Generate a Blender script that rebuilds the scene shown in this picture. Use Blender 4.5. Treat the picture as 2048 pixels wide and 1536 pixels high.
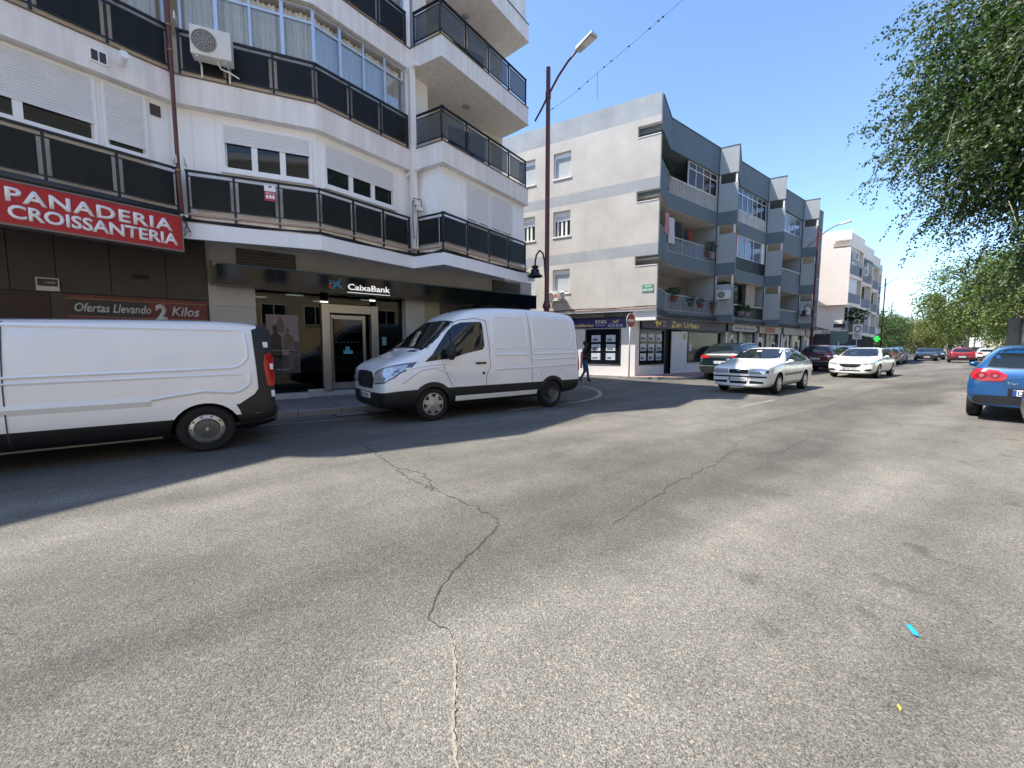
import bpy, bmesh, math, random
from mathutils import Vector, Matrix, noise
from mathutils.bvhtree import BVHTree
from mathutils.geometry import delaunay_2d_cdt

for o in list(bpy.data.objects):
    bpy.data.objects.remove(o)
scene = bpy.context.scene
COL = scene.collection
R = math.radians
random.seed(7)

# ------------------------------------------------------------------ camera
# World: X runs along the street (far end +X), Y across it (the shops at +Y), Z up, metres.
cam_d = bpy.data.cameras.new('street_camera')
cam = bpy.data.objects.new('street_camera', cam_d)
COL.objects.link(cam)
cam_d.sensor_width = 36.0
cam_d.lens = 14.414
cam_d.clip_start = 0.05
cam_d.clip_end = 3000
cam.location = (0, 0, 1.45)
cam.rotation_euler = (R(90 - 4.949), 0, R(-37.802))
scene.camera = cam
scene.render.resolution_x, scene.render.resolution_y = 1024, 768

# ------------------------------------------------------------------ sky, sun, exposure
SUN_EL = R(59.0)
sun_h = Vector((-0.83, 0.557)).normalized()          # horizontal direction towards the sun
to_sun = Vector((sun_h.x * math.cos(SUN_EL), sun_h.y * math.cos(SUN_EL), math.sin(SUN_EL)))
world = bpy.data.worlds.new('World')
scene.world = world
world.use_nodes = True
wn = world.node_tree.nodes
wn.clear()
wo = wn.new('ShaderNodeOutputWorld')
wb = wn.new('ShaderNodeBackground')
ws = wn.new('ShaderNodeTexSky')
ws.sky_type = 'NISHITA'
ws.sun_disc = False
ws.sun_elevation = SUN_EL
ws.sun_rotation = math.atan2(to_sun.x, to_sun.y)
ws.altitude = 0
ws.air_density = 1.0
ws.dust_density = 0.3
ws.ozone_density = 5.0
wb.inputs['Strength'].default_value = 0.13
world.node_tree.links.new(ws.outputs[0], wb.inputs['Color'])
world.node_tree.links.new(wb.outputs[0], wo.inputs['Surface'])
sd = bpy.data.lights.new('sun', 'SUN')
sd.energy = 3.5
sd.angle = R(0.53)
sd.color = (1.0, 0.935, 0.83)
sun = bpy.data.objects.new('sun', sd)
COL.objects.link(sun)
sun.location = to_sun * 60
sun.rotation_euler = (-to_sun).to_track_quat('-Z', 'Y').to_euler()
vs = scene.view_settings
vs.view_transform = 'Standard'
vs.look = 'None'
vs.gamma = 1.0
vs.use_curve_mapping = False
vs.exposure = 1.34
scene.cycles.max_bounces = 6
scene.cycles.transparent_max_bounces = 10
scene.cycles.caustics_reflective = False
scene.cycles.caustics_refractive = False

# ------------------------------------------------------------------ materials
MATS = {}
def nodes_of(name):
    m = bpy.data.materials.new(name)
    m.use_nodes = True
    nt = m.node_tree
    return m, nt, nt.nodes['Principled BSDF']

def mat(name, col, rough=0.6, metal=0.0, spec=0.5, var=0.0, vscale=3.0, bump=0.0, bscale=60.0,
        streak=0.0, coat=0.0, emit=None, estr=0.0, speck=0.0, sscale=200.0):
    """Procedural material: base colour broken up by noise, vertical rain streaks, fine bump."""
    if name in MATS:
        return MATS[name]
    m, nt, b = nodes_of(name)
    L = nt.links
    b.inputs['Base Color'].default_value = (*col, 1)
    b.inputs['Roughness'].default_value = rough
    b.inputs['Metallic'].default_value = metal
    b.inputs['Specular IOR Level'].default_value = spec
    if coat:
        b.inputs['Coat Weight'].default_value = coat
        b.inputs['Coat Roughness'].default_value = 0.06
    if emit:
        b.inputs['Emission Color'].default_value = (*emit, 1)
        b.inputs['Emission Strength'].default_value = estr
    tc = nt.nodes.new('ShaderNodeTexCoord')
    cur = None
    def mul(fac_socket, lo, hi):
        nonlocal cur
        mr = nt.nodes.new('ShaderNodeMapRange')
        mr.inputs[1].default_value = 0.3; mr.inputs[2].default_value = 0.7
        mr.inputs[3].default_value = lo; mr.inputs[4].default_value = hi
        L.new(fac_socket, mr.inputs[0])
        mx = nt.nodes.new('ShaderNodeMix'); mx.data_type = 'RGBA'; mx.blend_type = 'MULTIPLY'
        mx.inputs[0].default_value = 1.0
        if cur is None:
            mx.inputs[6].default_value = (*col, 1)
        else:
            L.new(cur, mx.inputs[6])
        L.new(mr.outputs[0], mx.inputs[7])
        cur = mx.outputs[2]
    if var:
        n1 = nt.nodes.new('ShaderNodeTexNoise'); n1.inputs['Scale'].default_value = vscale
        n1.inputs['Detail'].default_value = 5; n1.inputs['Roughness'].default_value = 0.6
        L.new(tc.outputs['Object'], n1.inputs['Vector'])
        mul(n1.outputs[0], 1 - var, 1 + var * 0.6)
    if streak:
        mp = nt.nodes.new('ShaderNodeMapping'); mp.inputs['Scale'].default_value = (5.0, 5.0, 0.35)
        n2 = nt.nodes.new('ShaderNodeTexNoise'); n2.inputs['Scale'].default_value = 1.6
        n2.inputs['Detail'].default_value = 6
        L.new(tc.outputs['Object'], mp.inputs[0]); L.new(mp.outputs[0], n2.inputs['Vector'])
        mul(n2.outputs[0], 1 - streak, 1.0)
    if speck:
        v = nt.nodes.new('ShaderNodeTexNoise'); v.inputs['Scale'].default_value = sscale
        v.inputs['Detail'].default_value = 2
        L.new(tc.outputs['Object'], v.inputs['Vector'])
        mul(v.outputs[0], 1 - speck, 1 + speck)
    if cur is not None:
        L.new(cur, b.inputs['Base Color'])
    if bump:
        n3 = nt.nodes.new('ShaderNodeTexNoise'); n3.inputs['Scale'].default_value = bscale
        n3.inputs['Detail'].default_value = 4
        L.new(tc.outputs['Object'], n3.inputs['Vector'])
        bp = nt.nodes.new('ShaderNodeBump'); bp.inputs['Strength'].default_value = bump
        bp.inputs['Distance'].default_value = 0.01
        L.new(n3.outputs[0], bp.inputs['Height']); L.new(bp.outputs[0], b.inputs['Normal'])
    MATS[name] = m
    return m

def glass(name, tint=(1, 1, 1), refl=1.0, rough=0.01):
    """Pane: clear (tinted) transmission plus a mirror reflection that grows at grazing angles."""
    if name in MATS:
        return MATS[name]
    m = bpy.data.materials.new(name); m.use_nodes = True
    nt = m.node_tree; nt.nodes.clear(); L = nt.links
    out = nt.nodes.new('ShaderNodeOutputMaterial')
    tr = nt.nodes.new('ShaderNodeBsdfTransparent'); tr.inputs[0].default_value = (*tint, 1)
    gl = nt.nodes.new('ShaderNodeBsdfGlossy'); gl.inputs['Roughness'].default_value = rough
    fr = nt.nodes.new('ShaderNodeFresnel'); fr.inputs[0].default_value = 1.5
    mu = nt.nodes.new('ShaderNodeMath'); mu.operation = 'MULTIPLY'; mu.inputs[1].default_value = refl
    mu.use_clamp = True
    mx = nt.nodes.new('ShaderNodeMixShader')
    L.new(fr.outputs[0], mu.inputs[0]); L.new(mu.outputs[0], mx.inputs[0])
    L.new(tr.outputs[0], mx.inputs[1]); L.new(gl.outputs[0], mx.inputs[2]); L.new(mx.outputs[0], out.inputs[0])
    MATS[name] = m
    return m

def asphalt_mat(name, base, light, coarse=1.0):
    m, nt, b = nodes_of(name)
    L = nt.links
    N = nt.nodes.new
    tc = N('ShaderNodeTexCoord')
    # aggregate chips
    v1 = N('ShaderNodeTexVoronoi'); v1.inputs['Scale'].default_value = 190 / coarse
    v2 = N('ShaderNodeTexVoronoi'); v2.inputs['Scale'].default_value = 112 / coarse
    for v in (v1, v2):
        L.new(tc.outputs['Object'], v.inputs['Vector'])
    sep = N('ShaderNodeSeparateColor'); L.new(v1.outputs['Color'], sep.inputs[0])
    sep2 = N('ShaderNodeSeparateColor'); L.new(v2.outputs['Color'], sep2.inputs[0])
    r1 = N('ShaderNodeValToRGB'); L.new(sep.outputs[0], r1.inputs[0])
    e = r1.color_ramp.elements
    e[0].position = 0.0; e[0].color = (base[0] * .45, base[1] * .45, base[2] * .45, 1)
    e[1].position = 1.0; e[1].color = (*light, 1)
    k = e.new(0.45); k.color = (base[0] * .95, base[1] * .95, base[2] * .95, 1)
    k = e.new(0.86); k.color = (base[0] * 1.35, base[1] * 1.35, base[2] * 1.3, 1)
    # pale chips
    r2 = N('ShaderNodeMapRange'); r2.inputs[1].default_value = .91; r2.inputs[2].default_value = .97
    L.new(sep2.outputs[1], r2.inputs[0])
    mx = N('ShaderNodeMix'); mx.data_type = 'RGBA'
    L.new(r2.outputs[0], mx.inputs[0]); L.new(r1.outputs[0], mx.inputs[6]); mx.inputs[7].default_value = (light[0] * 1.05, light[1] * 1.0, light[2] * .92, 1)
    # worn lanes and patches, stretched along the street
    mp = N('ShaderNodeMapping'); mp.inputs['Scale'].default_value = (0.12, 0.55, 1)
    L.new(tc.outputs['Object'], mp.inputs[0])
    n1 = N('ShaderNodeTexNoise'); n1.inputs['Scale'].default_value = 1.5; n1.inputs['Detail'].default_value = 5
    L.new(mp.outputs[0], n1.inputs['Vector'])
    n2 = N('ShaderNodeTexNoise'); n2.inputs['Scale'].default_value = 1.7; n2.inputs['Detail'].default_value = 6; n2.inputs['Roughness'].default_value = .65
    L.new(tc.outputs['Object'], n2.inputs['Vector'])
    cur = mx.outputs[2]
    for nz, lo, hi in ((n1, .72, 1.22), (n2, .86, 1.12)):
        mr = N('ShaderNodeMapRange'); mr.inputs[1].default_value = .35; mr.inputs[2].default_value = .66
        mr.inputs[3].default_value = lo; mr.inputs[4].default_value = hi
        L.new(nz.outputs[0], mr.inputs[0])
        mm = N('ShaderNodeMix'); mm.data_type = 'RGBA'; mm.blend_type = 'MULTIPLY'; mm.inputs[0].default_value = 1
        L.new(cur, mm.inputs[6]); L.new(mr.outputs[0], mm.inputs[7]); cur = mm.outputs[2]
    # tyre-polished darker band and a paler, coarser strip nearer the kerb (real wear of the surface)
    sx = N('ShaderNodeSeparateXYZ'); L.new(tc.outputs['Object'], sx.inputs[0])
    nw = N('ShaderNodeTexNoise'); nw.inputs['Scale'].default_value = .8; nw.inputs['Detail'].default_value = 5
    L.new(tc.outputs['Object'], nw.inputs['Vector'])
    ad = N('ShaderNodeMath'); ad.operation = 'MULTIPLY_ADD'; ad.inputs[1].default_value = 1.1; L.new(nw.outputs[0], ad.inputs[0]); L.new(sx.outputs[1], ad.inputs[2])
    cr = N('ShaderNodeValToRGB')
    mrr = N('ShaderNodeMapRange'); mrr.inputs[1].default_value = -2; mrr.inputs[2].default_value = 10
    L.new(ad.outputs[0], mrr.inputs[0]); L.new(mrr.outputs[0], cr.inputs[0])
    ee = cr.color_ramp.elements
    ee[0].position = 0; ee[0].color = (.96, .96, .96, 1)
    ee[1].position = 1; ee[1].color = (.8, .8, .8, 1)
    for p_, c_ in ((.20, 1.12), (.335, 1.25), (.37, .84), (.43, .78), (.5, .88), (.57, 1.08), (.66, 1.08), (.75, .85)):
        q = ee.new(p_); q.color = (c_, c_, c_ * .995, 1)
    mm = N('ShaderNodeMix'); mm.data_type = 'RGBA'; mm.blend_type = 'MULTIPLY'; mm.inputs[0].default_value = 1
    L.new(cur, mm.inputs[6]); L.new(cr.outputs[0], mm.inputs[7]); cur = mm.outputs[2]
    # oil drips and dark stains
    v3 = N('ShaderNodeTexNoise'); v3.inputs['Scale'].default_value = 3.1; v3.inputs['Detail'].default_value = 7
    L.new(tc.outputs['Object'], v3.inputs['Vector'])
    ms = N('ShaderNodeMapRange'); ms.inputs[1].default_value = .63; ms.inputs[2].default_value = .72
    ms.inputs[3].default_value = 1; ms.inputs[4].default_value = .70
    my = N('ShaderNodeMapRange'); my.inputs[1].default_value = 2.4; my.inputs[2].default_value = .6; L.new(sx.outputs[1], my.inputs[0])
    ml = N('ShaderNodeMath'); ml.operation = 'MULTIPLY_ADD'; ml.inputs[1].default_value = .12; L.new(my.outputs[0], ml.inputs[0])
    ms0 = N('ShaderNodeMath'); ms0.operation = 'SUBTRACT'; ms0.inputs[1].default_value = .09; L.new(v3.outputs[0], ms0.inputs[0]); L.new(ms0.outputs[0], ml.inputs[2])
    L.new(ml.outputs[0], ms.inputs[0])
    m4 = N('ShaderNodeMix'); m4.data_type = 'RGBA'; m4.blend_type = 'MULTIPLY'; m4.inputs[0].default_value = 1
    L.new(cur, m4.inputs[6]); L.new(ms.outputs[0], m4.inputs[7])
    L.new(m4.outputs[2], b.inputs['Base Color'])
    b.inputs['Roughness'].default_value = .86
    b.inputs['Specular IOR Level'].default_value = .35
    # relief of the chips
    hb = N('ShaderNodeMath'); hb.operation = 'ADD'
    L.new(v1.outputs['Distance'], hb.inputs[0]); L.new(v2.outputs['Distance'], hb.inputs[1])
    bp = N('ShaderNodeBump'); bp.inputs['Strength'].default_value = .75; bp.inputs['Distance'].default_value = .004
    bp.invert = True
    L.new(hb.outputs[0], bp.inputs['Height']); L.new(bp.outputs[0], b.inputs['Normal'])
    MATS[name] = m
    return m

def leaf_mat(name, c1, c2):
    m, nt, b = nodes_of(name)
    L = nt.links; N = nt.nodes.new
    geo = N('ShaderNodeNewGeometry')
    cr = N('ShaderNodeValToRGB')
    L.new(geo.outputs['Random Per Island'], cr.inputs[0])
    cr.color_ramp.elements[0].color = (*c1, 1); cr.color_ramp.elements[1].color = (*c2, 1)
    L.new(cr.outputs[0], b.inputs['Base Color'])
    b.inputs['Roughness'].default_value = .5
    b.inputs['Specular IOR Level'].default_value = .45
    tl = N('ShaderNodeBsdfTranslucent')
    mc = N('ShaderNodeMix'); mc.data_type = 'RGBA'; mc.blend_type = 'MULTIPLY'; mc.inputs[0].default_value = 1
    L.new(cr.outputs[0], mc.inputs[6]); mc.inputs[7].default_value = (1.5, 1.6, .6, 1)
    L.new(mc.outputs[2], tl.inputs[0])
    mx = N('ShaderNodeMixShader'); mx.inputs[0].default_value = .3
    out = nt.nodes['Material Output']
    L.new(b.outputs[0], mx.inputs[1]); L.new(tl.outputs[0], mx.inputs[2]); L.new(mx.outputs[0], out.inputs[0])
    MATS[name] = m
    return m

# ------------------------------------------------------------------ mesh helpers
def wloc(o):
    v = Vector((0, 0, 0))
    while o is not None:
        v += o.location; o = o.parent
    return v

def tag(o, label=None, cat=None, group=None, kind=None):
    if label: o['label'] = label
    if cat: o['category'] = cat
    if group: o['group'] = group
    if kind: o['kind'] = kind
    return o

def thing(name, label, cat, loc=(0, 0, 0), rotz=0.0, group=None):
    o = bpy.data.objects.new(name, None)
    o.empty_display_size = 0.3
    COL.objects.link(o)
    o.location = loc
    o.rotation_euler = (0, 0, rotz)
    return tag(o, label, cat, group)

class MB:
    def __init__(self):
        self.v, self.f, self.m = [], [], []
    def add(self, vs_, fs, mi=0):
        k = len(self.v)
        self.v += [tuple(p) for p in vs_]
        self.f += [tuple(i + k for i in f) for f in fs]
        self.m += [mi] * len(fs)
        return self
    def hexa(self, p, mi=0):   # 8 points: bottom 4 (ccw seen from above) then top 4
        return self.add(p, [(3, 2, 1, 0), (4, 5, 6, 7), (0, 1, 5, 4), (1, 2, 6, 5), (2, 3, 7, 6), (3, 0, 4, 7)], mi)
    def box(self, x0, x1, y0, y1, z0, z1, mi=0):
        return self.hexa([(x0, y0, z0), (x1, y0, z0), (x1, y1, z0), (x0, y1, z0),
                          (x0, y0, z1), (x1, y0, z1), (x1, y1, z1), (x0, y1, z1)], mi)
    def obox(self, S, s0, s1, o0, o1, z0, z1, mi=0):
        """box in a facade frame S=(origin, dir, normal): s along the wall, o outwards"""
        a, d, n = S
        P = lambda s, o, z: (a[0] + d[0] * s + n[0] * o, a[1] + d[1] * s + n[1] * o, z)
        return self.hexa([P(s0, o1, z0), P(s1, o1, z0), P(s1, o0, z0), P(s0, o0, z0),
                          P(s0, o1, z1), P(s1, o1, z1), P(s1, o0, z1), P(s0, o0, z1)], mi)
    def prism(self, poly, z0, z1, mi=0):   # poly ccw
        n = len(poly)
        vs_ = [(p[0], p[1], z0) for p in poly] + [(p[0], p[1], z1) for p in poly]
        fs = [tuple(range(n - 1, -1, -1)), tuple(range(n, 2 * n))]
        fs += [(i, (i + 1) % n, n + (i + 1) % n, n + i) for i in range(n)]
        return self.add(vs_, fs, mi)
    def oplate(self, S, pts, o0, o1, mi=0):
        """polygon (s,z) in a facade frame, thickened outwards from o0 to o1"""
        a, d, n = S
        P = lambda s, o, z: (a[0] + d[0] * s + n[0] * o, a[1] + d[1] * s + n[1] * o, z)
        k = len(pts)
        vs_ = [P(s, o1, z) for s, z in pts] + [P(s, o0, z) for s, z in pts]
        fs = [tuple(range(k)), tuple(range(2 * k - 1, k - 1, -1))]
        fs += [((i + 1) % k, i, k + i, k + (i + 1) % k) for i in range(k)]
        return self.add(vs_, fs, mi)
    def tube(self, pts, r, n=8, mi=0, cap=True):
        pts = [Vector(p) for p in pts]
        rs = r if isinstance(r, (list, tuple)) else [r] * len(pts)
        k = len(self.v); ref = None
        for i, p in enumerate(pts):
            t = (pts[min(i + 1, len(pts) - 1)] - pts[max(i - 1, 0)])
            t = t.normalized() if t.length > 1e-9 else Vector((0, 0, 1))
            if ref is None:
                ref = Vector((1, 0, 0)) if abs(t.x) < .8 else Vector((0, 1, 0))
            a = ref - t * ref.dot(t); a.normalize(); ref = a
            b_ = t.cross(a)
            for j in range(n):
                th = 2 * math.pi * j / n
                self.v.append(tuple(p + (a * math.cos(th) + b_ * math.sin(th)) * rs[i]))
        for i in range(len(pts) - 1):
            for j in range(n):
                self.f.append((k + i * n + j, k + i * n + (j + 1) % n, k + (i + 1) * n + (j + 1) % n, k + (i + 1) * n + j)); self.m.append(mi)
        if cap:
            self.f.append(tuple(k + j for j in range(n - 1, -1, -1))); self.m.append(mi)
            e = k + (len(pts) - 1) * n
            self.f.append(tuple(e + j for j in range(n))); self.m.append(mi)
        return self
    def lathe(self, prof, origin=(0, 0, 0), axis='z', n=24, mi=0):
        """prof: list of (radius, height) along the axis"""
        k = len(self.v); ox, oy, oz = origin
        for r, h in prof:
            for j in range(n):
                th = 2 * math.pi * j / n
                c, s = math.cos(th) * r, math.sin(th) * r
                self.v.append((ox + c, oy + s, oz + h) if axis == 'z' else (ox + c, oy + h, oz + s))
        for i in range(len(prof) - 1):
            for j in range(n):
                q = (k + i * n + j, k + i * n + (j + 1) % n, k + (i + 1) * n + (j + 1) % n, k + (i + 1) * n + j)
                self.f.append(q if axis == 'z' else q[::-1]); self.m.append(mi)
        return self
    def mesh(self, name, mats, smooth=False):
        me = bpy.data.meshes.new(name)
        me.from_pydata(self.v, [], self.f)
        for m in (mats if isinstance(mats, (list, tuple)) else [mats]):
            me.materials.append(m)
        me.polygons.foreach_set('material_index', self.m)
        if smooth:
            me.polygons.foreach_set('use_smooth', [True] * len(self.f))
        me.update()
        return me
    def build(self, name, mats, parent=None, smooth=False, bevel=0.0, local=False, sharp=None):
        """coordinates are world coordinates unless local=True (then in the parent's own frame)"""
        me = self.mesh(name, mats, smooth or sharp is not None)
        if sharp is not None:
            me.set_sharp_from_angle(angle=R(sharp))
        o = bpy.data.objects.new(name, me)
        COL.objects.link(o)
        if parent is not None:
            o.parent = parent
            if not local:
                o.location = -wloc(parent)
        if bevel:
            md = o.modifiers.new('bevel', 'BEVEL'); md.width = bevel; md.segments = 2
            md.limit_method = 'ANGLE'; md.angle_limit = R(40)
        return o

def frame(P, Q, off=0.0):
    """facade frame from P to Q (2D); the outward normal is on the right of P->Q"""
    P = Vector(P); Q = Vector(Q); d = (Q - P).normalized(); n = Vector((d.y, -d.x))
    return (P + n * off, d, n), (Q - P).length

def shift(S, off):
    return (S[0] + S[2] * off, S[1], S[2])

def text(body, S, s0, z0, height, width=None, off=0.01, depth=0.006, mat_=None, name='lettering', parent=None,
         bold=0.0, shear=0.0, align='LEFT', spacing=1.0):
    """flat or raised lettering on the facade frame S; s0,z0 = lower left corner, height of capitals"""
    cu = bpy.data.curves.new('lettering', 'FONT')
    cu.body = body; cu.size = 1.0; cu.extrude = 0.0; cu.offset = bold; cu.shear = shear
    cu.space_character = spacing; cu.resolution_u = 3
    t = bpy.data.objects.new('lettering', cu); COL.objects.link(t)
    bpy.context.view_layer.update()
    dg = bpy.context.evaluated_depsgraph_get()
    me = bpy.data.meshes.new_from_object(t.evaluated_get(dg))
    bpy.data.objects.remove(t); bpy.data.curves.remove(cu)
    xs = [v.co.x for v in me.vertices]; 
    if not xs:
        return None
    x0, x1 = min(xs), max(xs)
    k = height / 0.7
    kx = k if width is None else width / (x1 - x0)
    a, d, n = S
    for v in me.vertices:
        s = s0 + (v.co.x - x0) * kx; z = z0 + v.co.y * k
        v.co = (a[0] + d[0] * s + n[0] * off, a[1] + d[1] * s + n[1] * off, z)
    if depth:
        bm = bmesh.new(); bm.from_mesh(me)
        r = bmesh.ops.extrude_face_region(bm, geom=bm.faces[:])
        for g in r['geom']:
            if isinstance(g, bmesh.types.BMVert):
                g.co += Vector((n[0], n[1], 0)) * depth
        bm.to_mesh(me); bm.free()
    me.materials.clear(); me.materials.append(mat_)
    me.name = name
    o = bpy.data.objects.new(name, me); COL.objects.link(o)
    if parent is not None:
        o.parent = parent; o.location = -wloc(parent)
    return o

def copy_tree(o, parent=None):
    c = o.copy(); COL.objects.link(c); c.parent = parent
    for ch in list(o.children):
        copy_tree(ch, c)
    return c

# ---- palette
M_white_wall = mat('white_render', (.88, .845, .815), .85, var=.05, vscale=1.2, bump=.25, bscale=70, streak=.19)
M_white_pan = mat('white_panel', (.90, .90, .905), .55, var=.03, vscale=2)
M_fascia = mat('fascia_white', (.88, .88, .90), .6, var=.04, vscale=2, streak=.05)
M_cream = mat('cream_wall', (.72, .67, .58), .8, var=.06, vscale=2, bump=.15)
M_iron = mat('black_iron', (.009, .010, .012), .45, metal=.0, spec=.5, var=.2, vscale=9)
M_panel = mat('smoked_panel', (.019, .022, .023), .42, spec=.16, var=.3, vscale=1.4, streak=.25)
M_alu = mat('aluminium', (.62, .64, .67), .35, metal=.75, var=.05)
M_steel = mat('brushed_steel', (.40, .385, .355), .38, metal=.8, var=.06, vscale=2)
M_pvc = mat('white_pvc', (.84, .85, .86), .4, var=.02)
M_shutter = mat('shutter_grey', (.70, .71, .72), .5, var=.05, vscale=4)
M_pane = mat('window_pane', (.012, .015, .018), .04, spec=.6)
M_spane = mat('shop_pane', (.010, .012, .016), .06, spec=.16)
M_dark = mat('dark_interior', (.012, .013, .015), .8)
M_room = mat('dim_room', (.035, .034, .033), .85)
M_curtain = mat('net_curtain', (.74, .74, .72), .9, var=.06, vscale=3)
M_granite = mat('granite', (.43, .42, .41), .5, var=.08, vscale=5, speck=.35, sscale=130, bump=.05)
M_brown = mat('brown_stone', (.030, .024, .020), .5, var=.3, vscale=2.2, speck=.2, sscale=90)
M_grille = mat('louvre_brown', (.045, .04, .035), .5)
M_black = mat('black_plastic', (.008, .008, .009), .55, var=.1)
M_rubber = mat('tyre_rubber', (.008, .008, .0085), .8, var=.15, vscale=8)
M_cable = mat('black_cable', (.012, .012, .013), .6)
M_red = mat('sign_red', (.42, .006, .016), .38, var=.05)
M_sblue = mat('bank_sign_glass', (.003, .006, .012), .07, spec=.42)
M_pole = mat('burgundy_paint', (.10, .022, .024), .42, var=.12, vscale=6)
M_ac = mat('ac_casing', (.68, .67, .62), .5, var=.06, vscale=4)
M_grey = mat('grey_paint', (.35, .36, .37), .5, var=.06)
M_pipe = mat('rust_downpipe', (.13, .045, .035), .55, var=.2, vscale=8)
# ================================================================== GROUND, ROAD, PAVEMENTS
def bend(x):
    """the street bends gently towards +Y beyond x = 40"""
    if x < 40: return 0.0
    if x < 70: return .0025 * (x - 40) ** 2
    return 2.25 + .15 * (x - 70)

M_asph = asphalt_mat('asphalt', (.145, .137, .122), (.255, .238, .202))
M_soil = mat('dusty_ground', (.24, .21, .16), .95, var=.2, vscale=.6, bump=.3, bscale=20)
g = MB(); g.add([(-900, -900, -.03), (1500, -900, -.03), (1500, 900, -.03), (-900, 900, -.03)], [(0, 1, 2, 3)])
tag(g.build('ground', M_soil), kind='structure')
rd = MB()
xs = [-80, -40, -12, 0, 12, 25, 40, 50, 60, 70, 100, 140, 200, 320]
for i in range(len(xs) - 1):
    a, b = xs[i], xs[i + 1]
    rd.add([(a, -30 + bend(a), 0), (b, -30 + bend(b), 0), (b, 60 + bend(b), 0), (a, 60 + bend(a), 0)], [(0, 1, 2, 3)])
road = tag(rd.build('road', M_asph), kind='structure')

def tile_mat(name, c1, c2, mortar, w, h):
    m, nt, b = nodes_of(name)
    L = nt.links; N = nt.nodes.new
    tc = N('ShaderNodeTexCoord'); br = N('ShaderNodeTexBrick')
    br.offset = 0.0; br.inputs['Scale'].default_value = 1.0
    br.inputs['Brick Width'].default_value = w; br.inputs['Row Height'].default_value = h
    br.inputs['Mortar Size'].default_value = .006
    br.inputs['Color1'].default_value = (*c1, 1); br.inputs['Color2'].default_value = (*c2, 1); br.inputs['Mortar'].default_value = (*mortar, 1)
    L.new(tc.outputs['Object'], br.inputs['Vector'])
    n = N('ShaderNodeTexNoise'); n.inputs['Scale'].default_value = 1.5; n.inputs['Detail'].default_value = 6
    L.new(tc.outputs['Object'], n.inputs['Vector'])
    mr = N('ShaderNodeMapRange'); mr.inputs[1].default_value = .3; mr.inputs[2].default_value = .7; mr.inputs[3].default_value = .72; mr.inputs[4].default_value = 1.12
    L.new(n.outputs[0], mr.inputs[0])
    mx = N('ShaderNodeMix'); mx.data_type = 'RGBA'; mx.blend_type = 'MULTIPLY'; mx.inputs[0].default_value = 1
    L.new(br.outputs[0], mx.inputs[6]); L.new(mr.outputs[0], mx.inputs[7]); L.new(mx.outputs[2], b.inputs['Base Color'])
    b.inputs['Roughness'].default_value = .8
    MATS[name] = m
    return m
M_paveL = tile_mat('grey_red_paving', (.21, .19, .185), (.26, .20, .19), (.11, .10, .095), .3, .3)
M_paveR = tile_mat('red_paving', (.40, .22, .18), (.46, .27, .22), (.2, .14, .12), .2, .2)
M_kerb = mat('kerb_concrete', (.27, .26, .245), .85, var=.22, vscale=3, bump=.2, speck=.15, sscale=80)
M_plain = mat('concrete_paving', (.46, .43, .39), .85, var=.15, vscale=1.5)

KW, KH = .14, .12
def arc(cx, cy, r, a0, a1, n):
    return [(cx + r * math.cos(R(a0 + (a1 - a0) * i / n)), cy + r * math.sin(R(a0 + (a1 - a0) * i / n))) for i in range(n + 1)]

def pavement(name, kerb_line, back, m):
    """kerb_line: 2D points, pavement on the left of the direction of travel; real kerb stones along it"""
    n = len(kerb_line); inner = []
    for i, p in enumerate(kerb_line):
        a = Vector(kerb_line[max(i - 1, 0)]); b = Vector(kerb_line[min(i + 1, n - 1)])
        d = (b - a).normalized(); nn = Vector((-d.y, d.x))
        inner.append(Vector(p) + nn * KW)
    poly = [tuple(p) for p in inner] + back
    s = MB(); s.prism(poly, -.02, KH - .004)
    pv = tag(s.build(name, m), kind='structure')
    return pv

def kerb_stones(pv, line, m, lo, hi, length=.9):
    """individual stones between arclengths lo..hi"""
    pts = [Vector(p) for p in line]; cum = [0]
    for a, b in zip(pts, pts[1:]): cum.append(cum[-1] + (b - a).length)
    def at(s):
        for i in range(len(pts) - 1):
            if s <= cum[i + 1] or i == len(pts) - 2:
                t = (s - cum[i]) / max(1e-6, cum[i + 1] - cum[i]); return pts[i].lerp(pts[i + 1], t)
    def nr(s):
        a, b = at(max(s - .2, 0)), at(min(s + .2, cum[-1])); d = (b - a).normalized(); return Vector((-d.y, d.x))
    s = lo
    while s < min(hi, cum[-1] - .01):
        e = min(s + length - .012, cum[-1]); zt = KH + random.uniform(-.004, .004)
        o0 = random.uniform(-.006, .006)
        p0, p1 = at(s) + nr(s) * o0, at(e) + nr(e) * o0; q1, q0 = at(e) + nr(e) * KW, at(s) + nr(s) * KW
        k = MB(); k.hexa([(*p0, -.02), (*p1, -.02), (*q1, -.02), (*q0, -.02), (*p0, zt), (*p1, zt), (*q1, zt), (*q0, zt)])
        k.build('kerb_stone', m, pv, bevel=.012)
        s += length
    return cum[-1]

# block of the bank: kerb along the street, rounding into the side street
lineL = [(-60, 9.62), (-8, 9.62), (8.9, 9.62)] + arc(8.9, 10.92, 1.3, -90, 22, 8)[1:] + [(7.0, 19.5), (5.0, 24.5)]
pvL = pavement('pavement_bank', lineL, [(-60, 24.5)], M_paveL)
kerb_stones(pvL, lineL, M_kerb, 50, 76.5)
# block of the grey building
lineR = [(12.2, 24.5), (15.75, 15.4), (16.1, 13.3)] + arc(19.55, 13.25, 3.42, 178, 268, 9) + [(24, 9.85), (40, 9.9)]
for x in (50, 60, 70, 90, 120, 160, 220, 300):
    lineR.append((x, 9.9 + bend(x)))
pvR = pavement('pavement_corner', lineR, [(300, 60), (12.2, 60)], M_paveR)
kerb_stones(pvR, lineR, M_kerb, 3, 36)
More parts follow.
